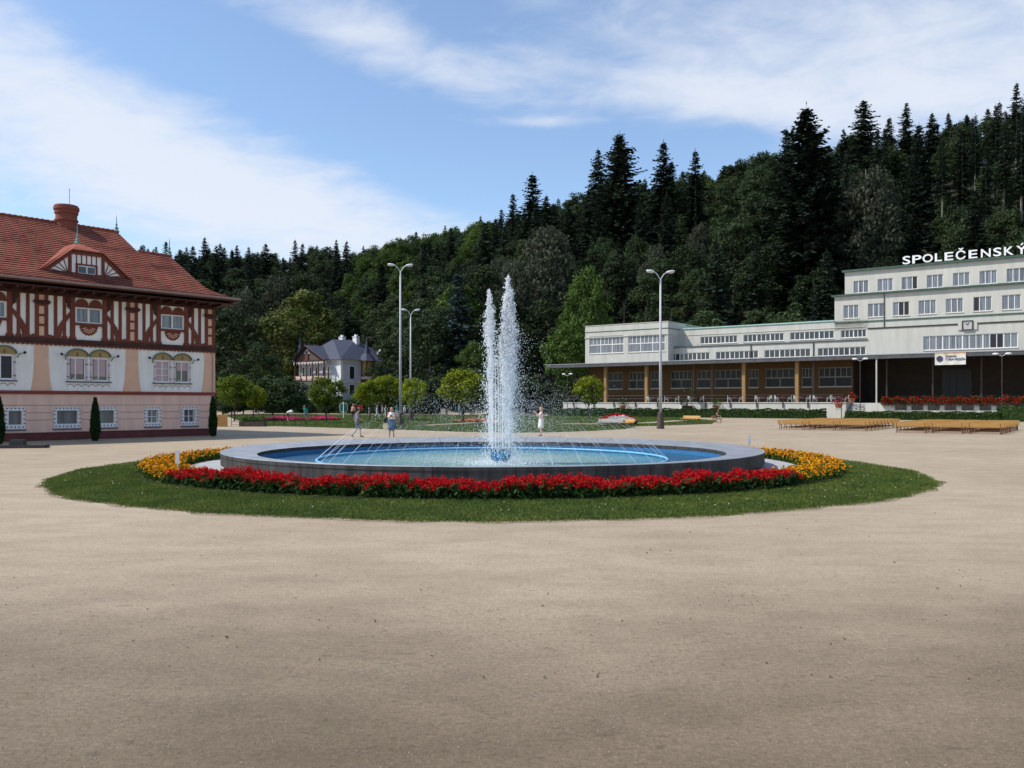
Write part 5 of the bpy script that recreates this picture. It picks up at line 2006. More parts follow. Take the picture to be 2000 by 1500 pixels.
b = MB(); b.box(uG0 - .02, uG1 - .2, V1 + .22, 10, 0, ZC - .25); b.box(uG0 - .01, uG0 + .2, V1, V1 + .3, ZT, ZC - .25); b.build('ground_floor_core', PEACHB, spa)
for px in (1183, 1263, 1453, 1557):
    uq = U(px, -6.2); b = MB(); b.box(uq - .22, uq + .22, -6.42, -5.98, ZT, ZC - .30); b.build('column', COLM, spa)
for px in (1355, 1391, 1589):
    uq = U(px, -6.9); b = MB(); b.tube([(uq, -6.9, .2), (uq, -6.9, ZC - .25)], .09, 8); b.build('drain_pole', BROWNM, spa)
# terrace
VT = -8.6
uT0, uT1 = U(1100, VT), U(1652, VT)
b = MB(); b.box(uT0, uT1, VT, V1 + .3, 0, ZT - .12); b.box(uT0 - .05, uT1 + .05, VT - .08, V1 + .25, ZT - .118, ZT - .005, 1)
b.build('terrace', [CREAM, CREAMD], spa)
# stage recess on the near side
uS = U(1690, VT)
VS = 5.0
b = MB()
b.box(uS, UEND, VT, VS, 0, ZT - .10, 0)
b.box(uG1, UEND, VS, VS + .2, ZT, ZC - .25, 1)
b.box(uG1 - .18, uG1 - .0, V1, VS, ZT, ZC - .25, 1)
b.box(uG1, UEND, V1 + .12, VS, ZC - .24, ZC - .215, 1)
b.box(uT1 + .06, uS - .02, VT + 3.2, V1 + .3, 0, ZT - .11, 0)
b.box(UEND - .2, UEND, V1, VS, ZT, ZC - .25, 1)
b.build('stage', [CREAM, DARKW], spa)
uD = U(1686, -1.6)
for (a, c_) in ((1675, 1684), (1690, 1699)):
    b = MB(); b.map = wmap(VS - .4); ua, ub = U(a, VS), U(c_, VS); b.box(ua, ub, .1, .25, ZT, ZT + 3.0); b.build('door', GL_DARK, spa)
for px in (1712, 1732, 1822, 1917):
    uq = U(px, -5.5 if px != 1712 else -7.2); vq = -5.5 if px != 1712 else -7.2
    b = MB(); b.tube([(uq, vq, ZT - .1), (uq, vq, ZC - .2)], .10, 8); b.build('post', BROWNM if px != 1712 else CREAMD, spa)
for k in range(4):
    ua = U(1840 + k * 14, VS); b = MB(); b.box(ua, ua + .95, VS - .08, VS - .003, ZT + .9, ZT + 4.4); b.build('stage_window', GL_ROOM, spa)
# cellar windows under the flower boxes
for a, c_ in ((1748, 1771), (1780, 1803), (1812, 1835), (1845, 1868), (1878, 1902), (1913, 1936), (1946, 1970), (1981, 2005)):
    b = MB(); ua, ub = U(a, VT), U(c_, VT); b.box(ua, ub, VT - .03, VT - .004, 1.12, 1.72); b.build('cellar_window', GL_DARK, spa)
# steps up to the terrace
b_root = thing('staircase', 'pale concrete steps climbing between terrace and stage', 'stairs', spa_loc(0, 0, 0), -BANG)
for k in range(8):
    b = MB(); z1_ = (k + 1) * ZT / 9
    b.box(uT1 + .07, uS - .07, VT - 1.6 + k * .55, VT - 1.6 + (k + 1) * .55 + (.0 if k < 7 else .5), 0, z1_); b.build('step', pm('step_concrete', (.34, .34, .33), .85) if k == 0 else D.materials['step_concrete'], b_root)
for uq in (uT1 - .35, uS - .02):
    o = thing('gate_pier', 'low cream pier flanking the steps, on the ' + ('terrace side' if uq < uS - 1 else 'stage side'), 'pier', spa_loc(uq, VT - 2.0, 0), -BANG)
    b = MB(); b.box(-.32, .32, -.30, .30, 0, 1.25); b.build('shaft', CREAMD, o)
    b = MB(); b.box(-.37, .37, -.35, .35, 1.25, 1.35); b.build('cap', CREAMD, o)
# banner
zb_t, zb_b = Zb(1856, 689, VC), Zb(1856, 712.5, VC)
ua, ub = U(1826, VC - .1), U(1886.5, VC - .1)
ban = thing('banner', 'pale printed cloth banner with dark round emblem hanging from the canopy edge', 'banner', spa_loc((ua + ub) / 2, VC - .14, zb_b), -BANG)
W_, H_ = (ub - ua) / 2, zb_t - zb_b
def banner_mat():
    m, n, l, p = mk('banner_print')
    t = n.new('ShaderNodeTexCoord'); s_ = n.new('ShaderNodeSeparateXYZ'); l.new(t.outputs['Object'], s_.inputs[0])
    nz = n.new('ShaderNodeTexNoise'); nz.inputs['Scale'].default_value = 1.5; l.new(t.outputs['Object'], nz.inputs['Vector'])
    ad = n.new('ShaderNodeMath'); ad.operation = 'MULTIPLY_ADD'; ad.inputs[1].default_value = .5; l.new(nz.outputs['Fac'], ad.inputs[0]); l.new(s_.outputs['Z'], ad.inputs[2])
    cr = n.new('ShaderNodeValToRGB'); e = cr.color_ramp.elements
    e[0].position, e[0].color = .80, (.66, .64, .58, 1); e[1].position, e[1].color = 1.0, (.50, .20, .10, 1)
    q = e.new(.92); q.color = (.62, .50, .30, 1)
    dv = n.new('ShaderNodeMath'); dv.operation = 'DIVIDE'; dv.inputs[1].default_value = H_ * 1.15; l.new(ad.outputs[0], dv.inputs[0])
    l.new(dv.outputs[0], cr.inputs[0]); l.new(cr.outputs[0], p.inputs['Base Color'])
    return m
b = MB()
for i in range(16):
    x0, x1 = -W_ + 2 * W_ * i / 16, -W_ + 2 * W_ * (i + 1) / 16
    y0, y1 = .03 * math.sin(i * 1.1), .03 * math.sin((i + 1) * 1.1)
    b.add([(x0, y0, 0), (x1, y1, 0), (x1, y1, H_), (x0, y0, H_), (x0, y0 + .015, 0), (x1, y1 + .015, 0), (x1, y1 + .015, H_), (x0, y0 + .015, H_)], [(0, 1, 2, 3), (7, 6, 5, 4), (0, 4, 5, 1), (3, 2, 6, 7)])
b.build('cloth', banner_mat(), ban)
b = MB(); b.prism([(-W_ * .68 + .36 * math.cos(t), H_ * .52 + .36 * math.sin(t)) for t in np.linspace(0, 2 * PI, 20)[:-1]], -.075, -.06); b.build('emblem', pm('emblem_ink', (.05, .055, .10), .6, .5, 4), ban)
for txt, sz, x, z in (('Akademie', .30, -W_ * .32, H_ * .66), ('Václava Hudečka', .34, -W_ * .32, H_ * .40)):
    cu = D.curves.new('lettering', 'FONT'); cu.body = txt; cu.size = sz; cu.offset = .012; cu.resolution_u = 2; cu.extrude = .004
    tmp = D.objects.new('lettering', cu); COL.objects.link(tmp); bpy.context.view_layer.update()
    me = D.meshes.new_from_object(tmp.evaluated_get(bpy.context.evaluated_depsgraph_get())); D.objects.remove(tmp); D.curves.remove(cu)
    co = np.zeros(len(me.vertices) * 3); me.vertices.foreach_get('co', co); co = co.reshape(-1, 3)
    wdt = co[:, 0].max(); k_ = min(1.0, (W_ * 1.28 if sz > .32 else W_ * .7) / wdt)
    me.vertices.foreach_set('co', np.stack([x + co[:, 0] * k_, -.07 - co[:, 2], z + co[:, 1]], 1).ravel()); me.update()
    me.materials.clear(); me.materials.append(D.materials['emblem_ink'])
    link('lettering', me, ban)

# ================================================================ SLATE-ROOFED VILLA
SLATE = pm('slate', (0.055, 0.062, 0.092), .65, .15, 1.2, .2, 12, spec=.2)
VILW = pm('villa_grey_render', (0.50, 0.52, 0.56), .85, .08, .6)
VY = 198.0
vp = at_y(666, 787, VY)
VZ = CH + (HZ - 776) * VY / FPX - .6
VA = math.radians(-38)
villa = thing('villa', 'pale grey villa with blue slate roof, carved gable balcony and corner turrets', 'house', (vp[0], vp[1], VZ), VA)
# local: corner at the origin, the balcony front runs along -x, the flank along +y ; both face the camera
Lf, Ls = 15.6, 18.0
Hw = CH + (HZ - 702) * VY / FPX - VZ
f_open = [(-14.2, -13.4), (-11.4, -10.4), (-9.2, -7.8), (-6.6, -5.4), (-4.8, -4.0)]
hs_ = [(a, c_, 5.2, 7.9) for a, c_ in f_open] + [(a, c_, 1.2, 3.5) for a, c_ in f_open[::2]]
b = MB(); b.holes(-Lf, 0, 0, Hw, hs_, .25); b.build('wall', VILW, villa)
fm = lambda x, y, z: (-y, x, z)
s_open = [(2.6, 4.2), (6.6, 8.6), (11.6, 13.2)]
hs2_ = [(a, c_, 5.0, 7.9) for a, c_ in s_open] + [(a, c_, 1.2, 3.6) for a, c_ in s_open]
b = MB(); b.map = fm; b.holes(0, Ls, 0, Hw, hs2_, .25); b.build('wall', VILW, villa)
b = MB(); b.box(-Lf, -.3, .3, Ls, 0, Hw - .02); b.build('core', VILW, villa)
DOORB = pm('brown_door', (0.12, 0.035, 0.03), .6)
for i, h_ in enumerate(hs_ + hs2_):
    m_ = None if i < len(hs_) else fm
    w = MB(); w.map = m_
    x0, x1, z0, z1 = h_
    for q in ((x0 - .18, x0, z0 - .15, z1 + .2), (x1, x1 + .18, z0 - .15, z1 + .2), (x0, x1, z1, z1 + .2), (x0, x1, z0 - .15, z0)):
        w.box(q[0], q[1], -.06, .0, q[2], q[3])
    o = w.build('window', FRAMEW, villa)
    w = MB(); w.map = m_; w.box(x0, x1, .16, .2, z0, z1); w.build('pane', DOORB if i == 3 else GL_DARK, o)
b = MB()
b.box(-Lf - .1, .12, -.12, 0, 4.15, 4.4); b.box(-Lf - .1, .12, -.12, 0, Hw - .4, Hw)
b.build('string_course', WHITE, villa)
b = MB(); b.map = fm; b.box(.0, Ls, -.12, 0, 4.15, 4.4); b.box(0, Ls, -.12, 0, Hw - .4, Hw); b.box(0, .6, -.05, 0, 0, 4.15); b.box(0, .6, -.05, 0, 4.4, Hw - .4); b.build('quoin', WHITE, villa)
b = MB(); b.box(-1.4, 0, -.05, 0, 0, 4.15); b.box(-1.4, 0, -.05, 0, 4.4, Hw - .4); b.build('quoin', WHITE, villa)
# hipped main roof
rz0, rz1 = Hw + .02, CH + (HZ - 662) * (VY + 8) / FPX - VZ
b = MB()
e = .9
A_, B_, C_, D_ = (-Lf - e, -e, rz0), (e, -e, rz0), (e, Ls + e, rz0), (-Lf - e, Ls + e, rz0)
R1, R2 = (-Lf / 2 - 1.2, 5.2, rz1), (-Lf / 2 + 1.2, 10.0, rz1)
b.add([A_, B_, C_, D_, R1, R2], [(0, 1, 5, 4), (1, 2, 5), (2, 3, 4, 5), (3, 0, 4), (3, 2, 1, 0)])
vro = b.build('roof', SLATE, villa)
for (x, y, k) in ((-9.5, 8.5, 1.0), (-5.6, 9.6, 1.0), (-1.2, 13.6, .0)):
    z = rz1 - 1.0 * k - (0 if k else 4.6)
    b = MB(); b.box(x - .7, x + .7, y - .5, y + .5, z - 1.2, z + 1.7); b.box(x - .8, x + .8, y - .6, y + .6, z + 1.7, z + 1.85); b.box(x - .3, x + .3, y - .3, y + .3, z + 1.85, z + 2.3)
    b.build('chimney', WHITE, vro)
VTIM = pm('villa_timber', (0.085, 0.028, 0.024), .7, .2, 3)
# gabled balcony front
gx0, gx1, gd = -14.8, -3.6, -1.9
gm = (gx0 + gx1) / 2 - 1.2
gz = CH + (HZ - 672) * (VY + 2) / FPX - VZ
b = MB()
b.add([(gx0 - .6, gd - .5, Hw + .05), (gm, gd - .5, gz), (gm, 6.5, gz), (gx0 - .6, 6.5, Hw + .05), (gx1 + .6, gd - .5, Hw + .05), (gx1 + .6, 6.5, Hw + .05)], [(0, 1, 2, 3), (1, 4, 5, 2)])
b.add([(gx0 - .6, gd - .5, Hw - .15), (gm, gd - .5, gz - .22), (gx1 + .6, gd - .5, Hw - .15), (gx0 - .6, gd - .5, Hw + .05), (gm, gd - .5, gz), (gx1 + .6, gd - .5, Hw + .05)], [(0, 1, 4, 3), (1, 2, 5, 4)])
b.build('gable_roof', SLATE, villa)
b = MB(); b.prism([(gx0, Hw), (gx1, Hw), (gm, gz - .35)], gd + .35, gd + .5, 0); gb = b.build('gable', pm('gable_brown', (.10, .075, .065), .8, .3, 3), villa)
b = MB(); b.prism([(gm - 1.1, Hw + 1.6), (gm + 1.1, Hw + 1.6), (gm, gz - .9)], gd + .2, gd + .34); b.build('gable_panel', WHITE, gb)
b = MB(); b.prism([(gm - .6, Hw), (gm + .6, Hw), (gm + .5, Hw + 1.8), (gm, Hw + 2.5), (gm - .5, Hw + 1.8)], gd + .1, gd + .19); b.build('gable_window', DOORB, gb)
b = MB()
for s_ in ((gx0 - .6, Hw - .2), (gx1 + .6, Hw - .2)):
    b.tube([(s_[0], gd - .55, s_[1]), (gm, gd - .55, gz - .1)], .14, 4)
b.tube([(gm, gd - .5, gz - .8), (gm, gd - .5, gz + 1.5)], [.12, .03], 5)
b.build('bargeboard', TIMBERD, gb)
b = MB(); b.box(gx0, gx1, gd, 0, 4.42, 4.62); bal = b.build('balcony', TIMBERD, villa)
for x in np.linspace(gx0 + .1, gx1 - .1, 6):
    b = MB(); b.box(x - .1, x + .1, gd, gd + .2, 0.0 if x < gx0 + 1 else 4.62, Hw); b.build('post', VTIM, bal)
b = MB(); b.box(gx0, gx1, gd + .02, gd + .12, 5.75, 5.87); b.box(gx0, gx1, gd + .02, gd + .12, 4.75, 4.85)
b.box(gx0, gx1, gd, gd + .15, Hw - .35, Hw - .05)
b.build('rail', VTIM, bal)
xs_ = np.linspace(gx0, gx1, 6)
for i in range(5):
    b = MB(); b.box(xs_[i] + .25, xs_[i + 1] - .25, gd + .05, gd + .09, 4.9, 5.7); b.build('railing_panel', pm('rail_pink', (.56, .42, .38), .8) if i == 0 else D.materials['rail_pink'], bal)
    b = MB()
    for k in range(2):
        xm = xs_[i] + (k + .5) * (xs_[i + 1] - xs_[i]) / 2
        pts = [(xm + 1.0 * math.cos(t), Hw - 1.15 + .8 * math.sin(t)) for t in np.linspace(0, PI, 7)]
        for j in range(6):
            b.prism([pts[j], pts[j + 1], (pts[j + 1][0], Hw - .35), (pts[j][0], Hw - .35)], gd + .05, gd + .1)
    b.build('fretwork', WHITE, bal)
b = MB(); b.tube([(gx0 + .1, gd + .1, 1.0), (gx0 + 1.7, gd + .1, 4.4)], .1, 5); b.build('bracket', VTIM, bal)
# turret oriels: one on the far corner, one on the flank
def oriel(x, y, mapname, full):
    r_ = 1.7
    b = MB()
    if full:
        b.lathe([(.15, 2.6), (.9, 3.6), (r_, 4.5), (r_, 5.9)], 8, (x, y, 0)); o = b.build('oriel', VTIM, villa)
        for k in range(8):
            t = 2 * PI * k / 8
            w = MB(); w.tube([(x + r_ * .97 * math.cos(t), y + r_ * .97 * math.sin(t), 5.9), (x + r_ * .97 * math.cos(t), y + r_ * .97 * math.sin(t), Hw - .1)], .14, 4); w.build('post', VTIM, o)
        w = MB(); w.lathe([(r_ * .8, 5.9), (r_ * .8, Hw - .1)], 8, (x, y, 0)); w.build('oriel_glass', OCHRE, o)
        w = MB(); w.lathe([(r_ + .02, 5.0), (r_ + .02, 5.6)], 8, (x, y, 0)); w.build('oriel_panel', D.materials['rail_pink'], o)
    b = MB(); b.lathe([(r_ + .7, Hw - .1), (r_ + .1, Hw + .5), (.85, Hw + 1.7), (.5, Hw + 3.0), (.18, Hw + 4.6), (.05, Hw + 6.0)], 8, (x, y, 0))
    b.build('turret_roof', SLATE, villa)


oriel(.5, 7.6, 'flank', True)
oriel(-Lf - .3, .6, 'corner', False)
b = MB(); b.tube([(-Lf - .6, .3, 3.0), (-Lf - .6, .3, Hw)], .12, 5); b.box(-Lf - 1.9, -Lf, -.4, .2, 4.6, 5.8); b.build('side_balcony', VTIM, villa)
b = MB(); b.slab([(-Lf - 4, -5), (4, -5), (6, Ls + 6), (-Lf - 6, Ls + 6)], -4.5, -.02); b.build('base_mound', TURF, villa)

# ================================================================ LAMP POSTS
ZINC = pm('galvanised_steel', (0.42, 0.43, 0.44), .45, .12, 3, spec=.5)
RUST = pm('rusty_base', (0.075, 0.055, 0.05), .7, .3, 4)
LAMPW = pm('lamp_shell', (0.55, 0.57, 0.58), .35, .06, 4)


def lamp_post(px, py, top, label, spread=0.86, heads=((-1, .35), (1, .15)), k=1.0):
    p = gnd(px, py)
    H = (py - top) * p[1] / FPX
    o = thing('street_lamp', label, 'street lamp', p, 0, 'tall twin headed lamp posts')
    b = MB(); b.lathe([(.30 * k, 0), (.27 * k, .5), (.20 * k, 1.25), (.14 * k, 1.3)], 12); b.build('base', RUST, o)
    b = MB(); b.tube([(0, 0, 1.25), (0, 0, H * .45), (0, 0, H - .5)], [.115 * k, .10 * k, .07 * k], 10); b.build('pole', ZINC, o, smooth=True)
    for s_, tilt in heads:
        b = MB(); b.tube([(0, 0, H - .52), (s_ * .15, 0, H - .28), (s_ * .26, 0, H - .10), (s_ * (spread - .42), 0, H + tilt * .2 - .02)], .045 * k, 6); b.build('arm', ZINC, o)
        b = MB(); q = Matrix.Rotation(-s_ * .18, 3, 'Y')
        b.ball((s_ * (spread - .1), 0, H + .06 + tilt * .2), (.36, .16, .11), 12, 0, q)
        hd = b.build('lamp_head', LAMPW, o, smooth=True)
        b = MB(); b.ball((s_ * (spread - .02), 0, H + tilt * .2), (.24, .13, .085), 10, 0, q); b.build('lens', pm('lamp_lens', (.5, .52, .55), .2) if 'lamp_lens' not in D.materials else D.materials['lamp_lens'], hd)
    return o


lamp_post(782, 832, 520, 'tall grey twin headed lamp post standing behind the woman in denim skirt')
lamp_post(1290, 837.5, 533, 'tall grey twin headed lamp post standing before the white building')
lamp_post(802, 821, 607, 'grey twin headed lamp post further off beside the globe maples')


def small_lamp(u, v, label, px, top):
    x, y, _ = spa_loc(u, v)
    H = CH + (HZ - top) * y / FPX
    o = thing('path_lamp', label, 'street lamp', (x, y, 0), -BANG, 'small white headed lamps by the building')
    b = MB(); b.lathe([(.3, 0), (.28, .12), (.12, .2)], 10); b.build('base', BLACKM, o)
    b = MB(); b.tube([(0, 0, .2), (0, 0, H - .3)], .05, 8); b.build('pole', BROWNM, o)
    for s_ in (-1, 1):
        b = MB(); b.tube([(0, 0, H - .35), (s_ * .3, 0, H - .15), (s_ * .55, 0, H - .1)], .03, 5); b.build('arm', ZINC, o)
        b = MB(); b.ball((s_ * .62, 0, H - .05), (.34, .24, .12), 10); b.build('lamp_head', pm('lamp_white', (.75, .75, .75), .3) if 'lamp_white' not in D.materials else D.materials['lamp_white'], o, smooth=True)


small_lamp(U(1680, VT - 3.5), VT - 3.5, 'small twin headed lamp beside the steps to the terrace', 1680, 700)
small_lamp(U(1957, VT - 3.5), VT - 3.5, 'small twin headed lamp in front of the red flower boxes', 1957, 690)
small_lamp(U(1108, VT - 1.0), VT - 1.0, 'small white headed lamp under the free end of the canopy', 1108, 730)

# ================================================================ BENCHES
OAK = pm('varnished_slats', (0.52, 0.29, 0.095), .5, .2, 2, .1, 30, streak=(1, 12, 12))
OAKD = pm('bench_legs', (0.13, 0.06, 0.025), .6, .2, 4)


def bench_proto(name, label, L=1.95, group=None):
    o = thing(name, label, 'bench', (0, 0, 0), 0, group)
    for k in range(3):
        b = MB(); b.box(-L / 2, L / 2, -.04 + k * .145, .09 + k * .145, .40, .435); b.build('seat_slat', OAK, o)
    for k in range(3):
        z = .47 + k * .085
        b = MB(); b.add([(x, y, z_) for x in (-L / 2, L / 2) for y, z_ in ((-.09 - k * .02, z), (-.055 - k * .02, z), (-.075 - k * .02, z + .075), (-.11 - k * .02, z + .075))], [(0, 1, 2, 3), (7, 6, 5, 4), (0, 4, 5, 1), (1, 5, 6, 2), (2, 6, 7, 3), (3, 7, 4, 0)]); b.build('back_slat', OAK, o)
    for x in (-L * .42, L * .42):
        b = MB()
        b.tube([(x, -.16, 0), (x, .02, .40), (x, -.075, .47), (x, -.13, .70)], .028, 5)
        b.tube([(x, .42, 0), (x, .34, .40), (x, .0, .385)], .028, 5)
        b.build('leg', OAKD, o)
    b = MB(); b.tube([(-L * .42, .12, .18), (L * .42, .12, .18)], .02, 5); b.build('stretcher', OAKD, o)
    return o


BLOCKS = [((1517, 839), 3, 10, 'wooden slatted bench in the rows facing the terrace steps', 'bench rows facing the terrace steps'),
          ((1744, 845), 3, 10, 'wooden slatted bench in the rows facing the stage flowers', 'bench rows facing the stage')]
bproto = None
for (p0, nb, nr, lab, grp) in BLOCKS:
    P = Vector(gnd(*p0))
    for r_ in range(nr):
        for k in range(nb):
            if bproto is None:
                o = bproto = bench_proto('bench', lab, 2.05, grp)
            else:
                o = copy_tree(bproto)
            u_, v_ = (k + .5) * 2.16 + rg.uniform(-.03, .03), r_ * 1.22 + rg.uniform(-.04, .04)
            o.location = (P.x + BU[0] * u_ + BV[0] * v_, P.y + BU[1] * u_ + BV[1] * v_, 0)
            o.rotation_euler = (0, 0, -BANG + rg.uniform(-.015, .015))
            ORD = 'first second third fourth fifth sixth seventh eighth ninth tenth'.split()
            o['label'], o['group'] = lab.replace('in the rows', 'in the ' + ORD[nr - 1 - r_] + ' row from the hedge') , grp
for px, py, rz, lab in ((1350, 826, 2.3, 'orange wooden park bench on the lawn edge, empty, nearer the lamp post'), (1396, 826, -2.0, 'orange wooden park bench with a person sitting on it'),
                        (1192, 836, 2.7, 'grey slatted bench in front of the red and white flower bed'), (1228, 836, 1.8, 'wooden bench standing at the end of the red flower bed')):
    o = copy_tree(bproto)
    o.location = gnd(px, py)
    o.rotation_euler = (0, 0, rz)
    o['label'] = lab
    o['group'] = 'park benches round the lawn'
    if lab.startswith('grey'):
        gm_ = D.materials.get('grey_slats') or pm('grey_slats', (.36, .34, .31), .7, .15, 3)
        for q in KIDS[o.name]:
            if 'slat' in q.name:
                q.material_slots[0].link = 'OBJECT'; q.material_slots[0].material = gm_

# ================================================================ FLOWER BEDS ON THE LAWN
def mound(name, label, px, py, wpx, depth, H, petals, leaves=FLEAF, n=2600, mix=None):
    p = gnd(px, py)
    rx, ry = wpx / 2 * p[1] / FPX, depth / 2
    t = rng.uniform(0, 2 * PI, n); r_ = np.sqrt(rng.random(n))
    x, y = rx * r_ * np.cos(t), ry * r_ * np.sin(t)
    z = H * (1 - .55 * r_ ** 2) * rng.uniform(.7, 1.05, n)
    c = np.stack([p[0] + x, p[1] + y, z], 1)
    lc = c.copy(); lc[:, 2] *= rng.uniform(.1, .95, n)
    v = np.concatenate([rand_cards(lc, .07, .13, .2), rand_cards(c, .04, .09, .3, .8)])
    mi = np.r_[np.zeros(n), np.ones(n) if mix is None else 1 + (y < mix * ry)]
    o = link(name, np_mesh(name, v, 4, [leaves, petals, WHITEP], mi))
    stuff(o, label, 'flowers')


mound('pink_flower_bed', 'low pink flower bed behind the bending person in white', 556, 821, 82, 5.5, .45, PINK)
mound('pink_flower_bed', 'low pink flower bed between the person in teal and the green board', 632, 820.5, 66, 5.0, .45, PINK)
mound('salmon_flower_bed', 'thin strip of salmon and pink flowers seen through the spray', 945, 824, 120, 2.0, .35, SALMON)
mound('red_flower_mound', 'red flower mound with white edge behind the grey bench', 1207, 829, 74, 5.0, .95, RED, mix=-.45, n=4200)

# ================================================================ HEDGES AND SHRUBS
def hedge(name, pts, H, w, label, mat=HEDGE, n=4200, leaf=.10):
    """clipped hedge along ground points"""
    P = [Vector(q) for q in pts]
    L = sum((P[i + 1] - P[i]).length for i in range(len(P) - 1))
    o = thing(name, label, 'hedge', tuple(P[0]))
    V = []
    b = MB()
    for i in range(len(P) - 1):
        d = (P[i + 1] - P[i]); ln = d.length; d.normalize()
        nn = Vector((-d.y, d.x, 0))
        k = int(n * ln / L)
        t, sd, hh = rng.random(k) * ln, rng.uniform(-1, 1, k), rng.random(k)
        face = rng.random(k)
        sd = np.where(face < .55, np.sign(sd) * rng.uniform(.86, 1.08, k), sd)
        hh = np.where(face >= .55, rng.uniform(.9, 1.06, k), hh)
        bump = 1 + .06 * np.sin(t * 1.7) + .04 * np.sin(t * 4.3)
        c = np.array(P[i] - P[0])[None] + np.outer(t, d) + np.outer(sd * w / 2, nn)
        c[:, 2] = hh * H * bump
        V.append(c)
        q = [P[i] - P[0] + nn * w * .42, P[i] - P[0] - nn * w * .42, P[i + 1] - P[0] - nn * w * .42, P[i + 1] - P[0] + nn * w * .42]
        b.slab([(a.x, a.y) for a in q], 0, H * .9)
    b.build('inner_twigs', THUJA, o)
    link('leaves', np_mesh('leaves', rand_cards(np.concatenate(V), leaf * .7, leaf * 1.3, .2, .6), 4, mat), o)
    return o


def bpt(px, v):
    x, y, _ = spa_loc(U(px, v), v)
    return (x, y, 0)


hedge('hedge', [bpt(1075, VT - 3.0), bpt(1330, VT - 3.0), bpt(1612, VT - 3.0)], 1.12, 1.3, 'long clipped hedge along the foot of the cream terrace wall', n=9000)
hedge('hedge', [bpt(1652, VT - 5.0), bpt(1990, VT - 5.0)], 0.92, 1.2, 'low clipped hedge behind the benches under the stage front', n=4500)
hedge('hedge', [gnd(1960, 822), gnd(2060, 826)], 1.5, 1.6, 'short end hedge closing the bench area beside the stage', n=1600)
hedge('hedge', [gnd(520, 806.5), gnd(700, 808), gnd(860, 808)], 1.3, 1.2, 'clipped hedge running behind the pink flower beds', n=7000)
LOWW = pm('low_wall_stone', (0.34, 0.33, 0.31), .85, .15, 1.5, .3, 12)
a, c_ = Vector(gnd(690, 806)), Vector(gnd(905, 806.5))
o = MB(); d = (c_ - a); o.box(0, d.length, -.2, .2, 0, 1.15); o.box(-.1, d.length + .1, -.28, .28, 1.152, 1.26)
tag(o.build('low_wall', LOWW, loc=tuple(a), rz=math.atan2(d.y, d.x)), 'low pale stone wall behind the group of people in white', 'wall')
a, c_ = Vector(gnd(1046, 801.5)), Vector(gnd(1122, 801.2))
o = MB(); d = (c_ - a); o.box(0, d.length, -.3, .3, 0, 4.4); o.box(-.1, d.length * .55, -.5, .5, 0, 2.4)
tag(o.build('retaining_wall', pm('grey_rock_wall', (.17, .165, .16), .95, .4, .8, .8, 4), loc=(a.x, a.y, 0), rz=math.atan2(d.y, d.x)), 'grey rough retaining wall under the free end of the canopy', 'wall')


def shrub(px, py, H, label, mat, wide=1.0, key='shrub', cat='shrub', grp=None, name=None):
    p = gnd(px, py)
    return plant(key, p, H, rg.uniform(0, 6), label, cat, grp, wide, mat)


def globe(px, Y, top, wide, label, i=0, mat=None):
    x = (px - 1000) / FPX * Y
    H = CH + (HZ - top) * Y / FPX
    return plant('globe%d' % i, (x, Y, 0), H, rg.uniform(0, 6), label, 'tree', 'globe maples in the spa garden', wide, mat)


globe(637, 84, 733, 1.0, 'globe maple on a thin stem in front of the villa balcony', 0, LEAFMAPLE)
globe(458, 92, 730, 1.05, 'rounded maple close beside the corner of the half timbered house', 1, LEAFMAPLE)
globe(495, 98, 750, .95, 'smaller yellow green maple standing next to the rounded one by the house', 2)
globe(722, 96, 738, .95, 'lime green maple in front of the villa turret side', 1)
globe(755, 98, 728, 1.0, 'lime green maple behind the first tall lamp post', 2)
globe(808, 92, 737, .82, 'small lime green maple below the second lamp post', 0)
globe(905, 82, 718, 1.12, 'bright lime green globe maple just beside the water jets', 1)
globe(1150, 100, 730, .85, 'lime green globe maple standing at the end of the terrace', 2)
shrub(555, 808, 5.0, 'dark rounded shrub in front of the villa garden', LEAFDARK, 1.0)
shrub(590, 806, 3.2, 'reddish brown low shrub behind the person in teal', LEAFOLIVE, 1.1)
shrub(520, 807, 3.6, 'dark shrub behind the pink flower bed', LEAFDARK, 1.2)
shrub(690, 806, 3.2, 'dark shrub beside the green notice board', LEAFDARK, 1.3)
shrub(440, 812, 3.0, 'dark shrub behind the wooden planter box', LEAFDARK, 1.3)
shrub(845, 805.5, 5.6, 'grey green bush veiled by the fountain spray', LEAFGREY, 1.0)
shrub(875, 805.5, 4.0, 'dark bush under the bright globe maple', LEAFDARK, 1.3)
shrub(940, 805.5, 4.2, 'dark bush behind the foot of the water jets', LEAFDARK, 1.3)
shrub(1000, 805.5, 5.0, 'dark bush behind the drops of the taller jets', LEAFDARK, 1.2)
shrub(1050, 803.5, 5.2, 'grey bush standing before the rough retaining wall', LEAFGREY, 1.1)
shrub(770, 806, 3.4, 'dark bush behind the tall lamp post foot', LEAFDARK, 1.4)
shrub(620, 803, 2.6, 'dark bush below the villa balcony', LEAFDARK, 1.5)
shrub(745, 803, 2.8, 'dark bush below the villa flank', LEAFDARK, 1.5)
shrub(675, 803, 2.4, 'dark bush under the villa corner', LEAFDARK, 1.4)
# a dense band of bushes along the foot of the wood fills the gaps under the crowns
n = 0
for px in range(430, 1110, 26):
    Y = rg.uniform(136, 160)
    x = (px + rg.uniform(-8, 8) - 1000) / FPX * Y
    plant('shrub', (x, Y, float(max(0, hill_z(np.array([x]), np.array([Y]))[0])) - .2), (rg.uniform(2.4, 3.4) if 570 < px < 750 else rg.uniform(5, 8.5)), rg.uniform(0, 6), 'dark undergrowth bush at the wood foot ' + next(z_ for p_, z_ in ZONES if px < p_), 'shrub', 'bushes along the foot of the wood', rg.uniform(.9, 1.2), LEAFDARK)

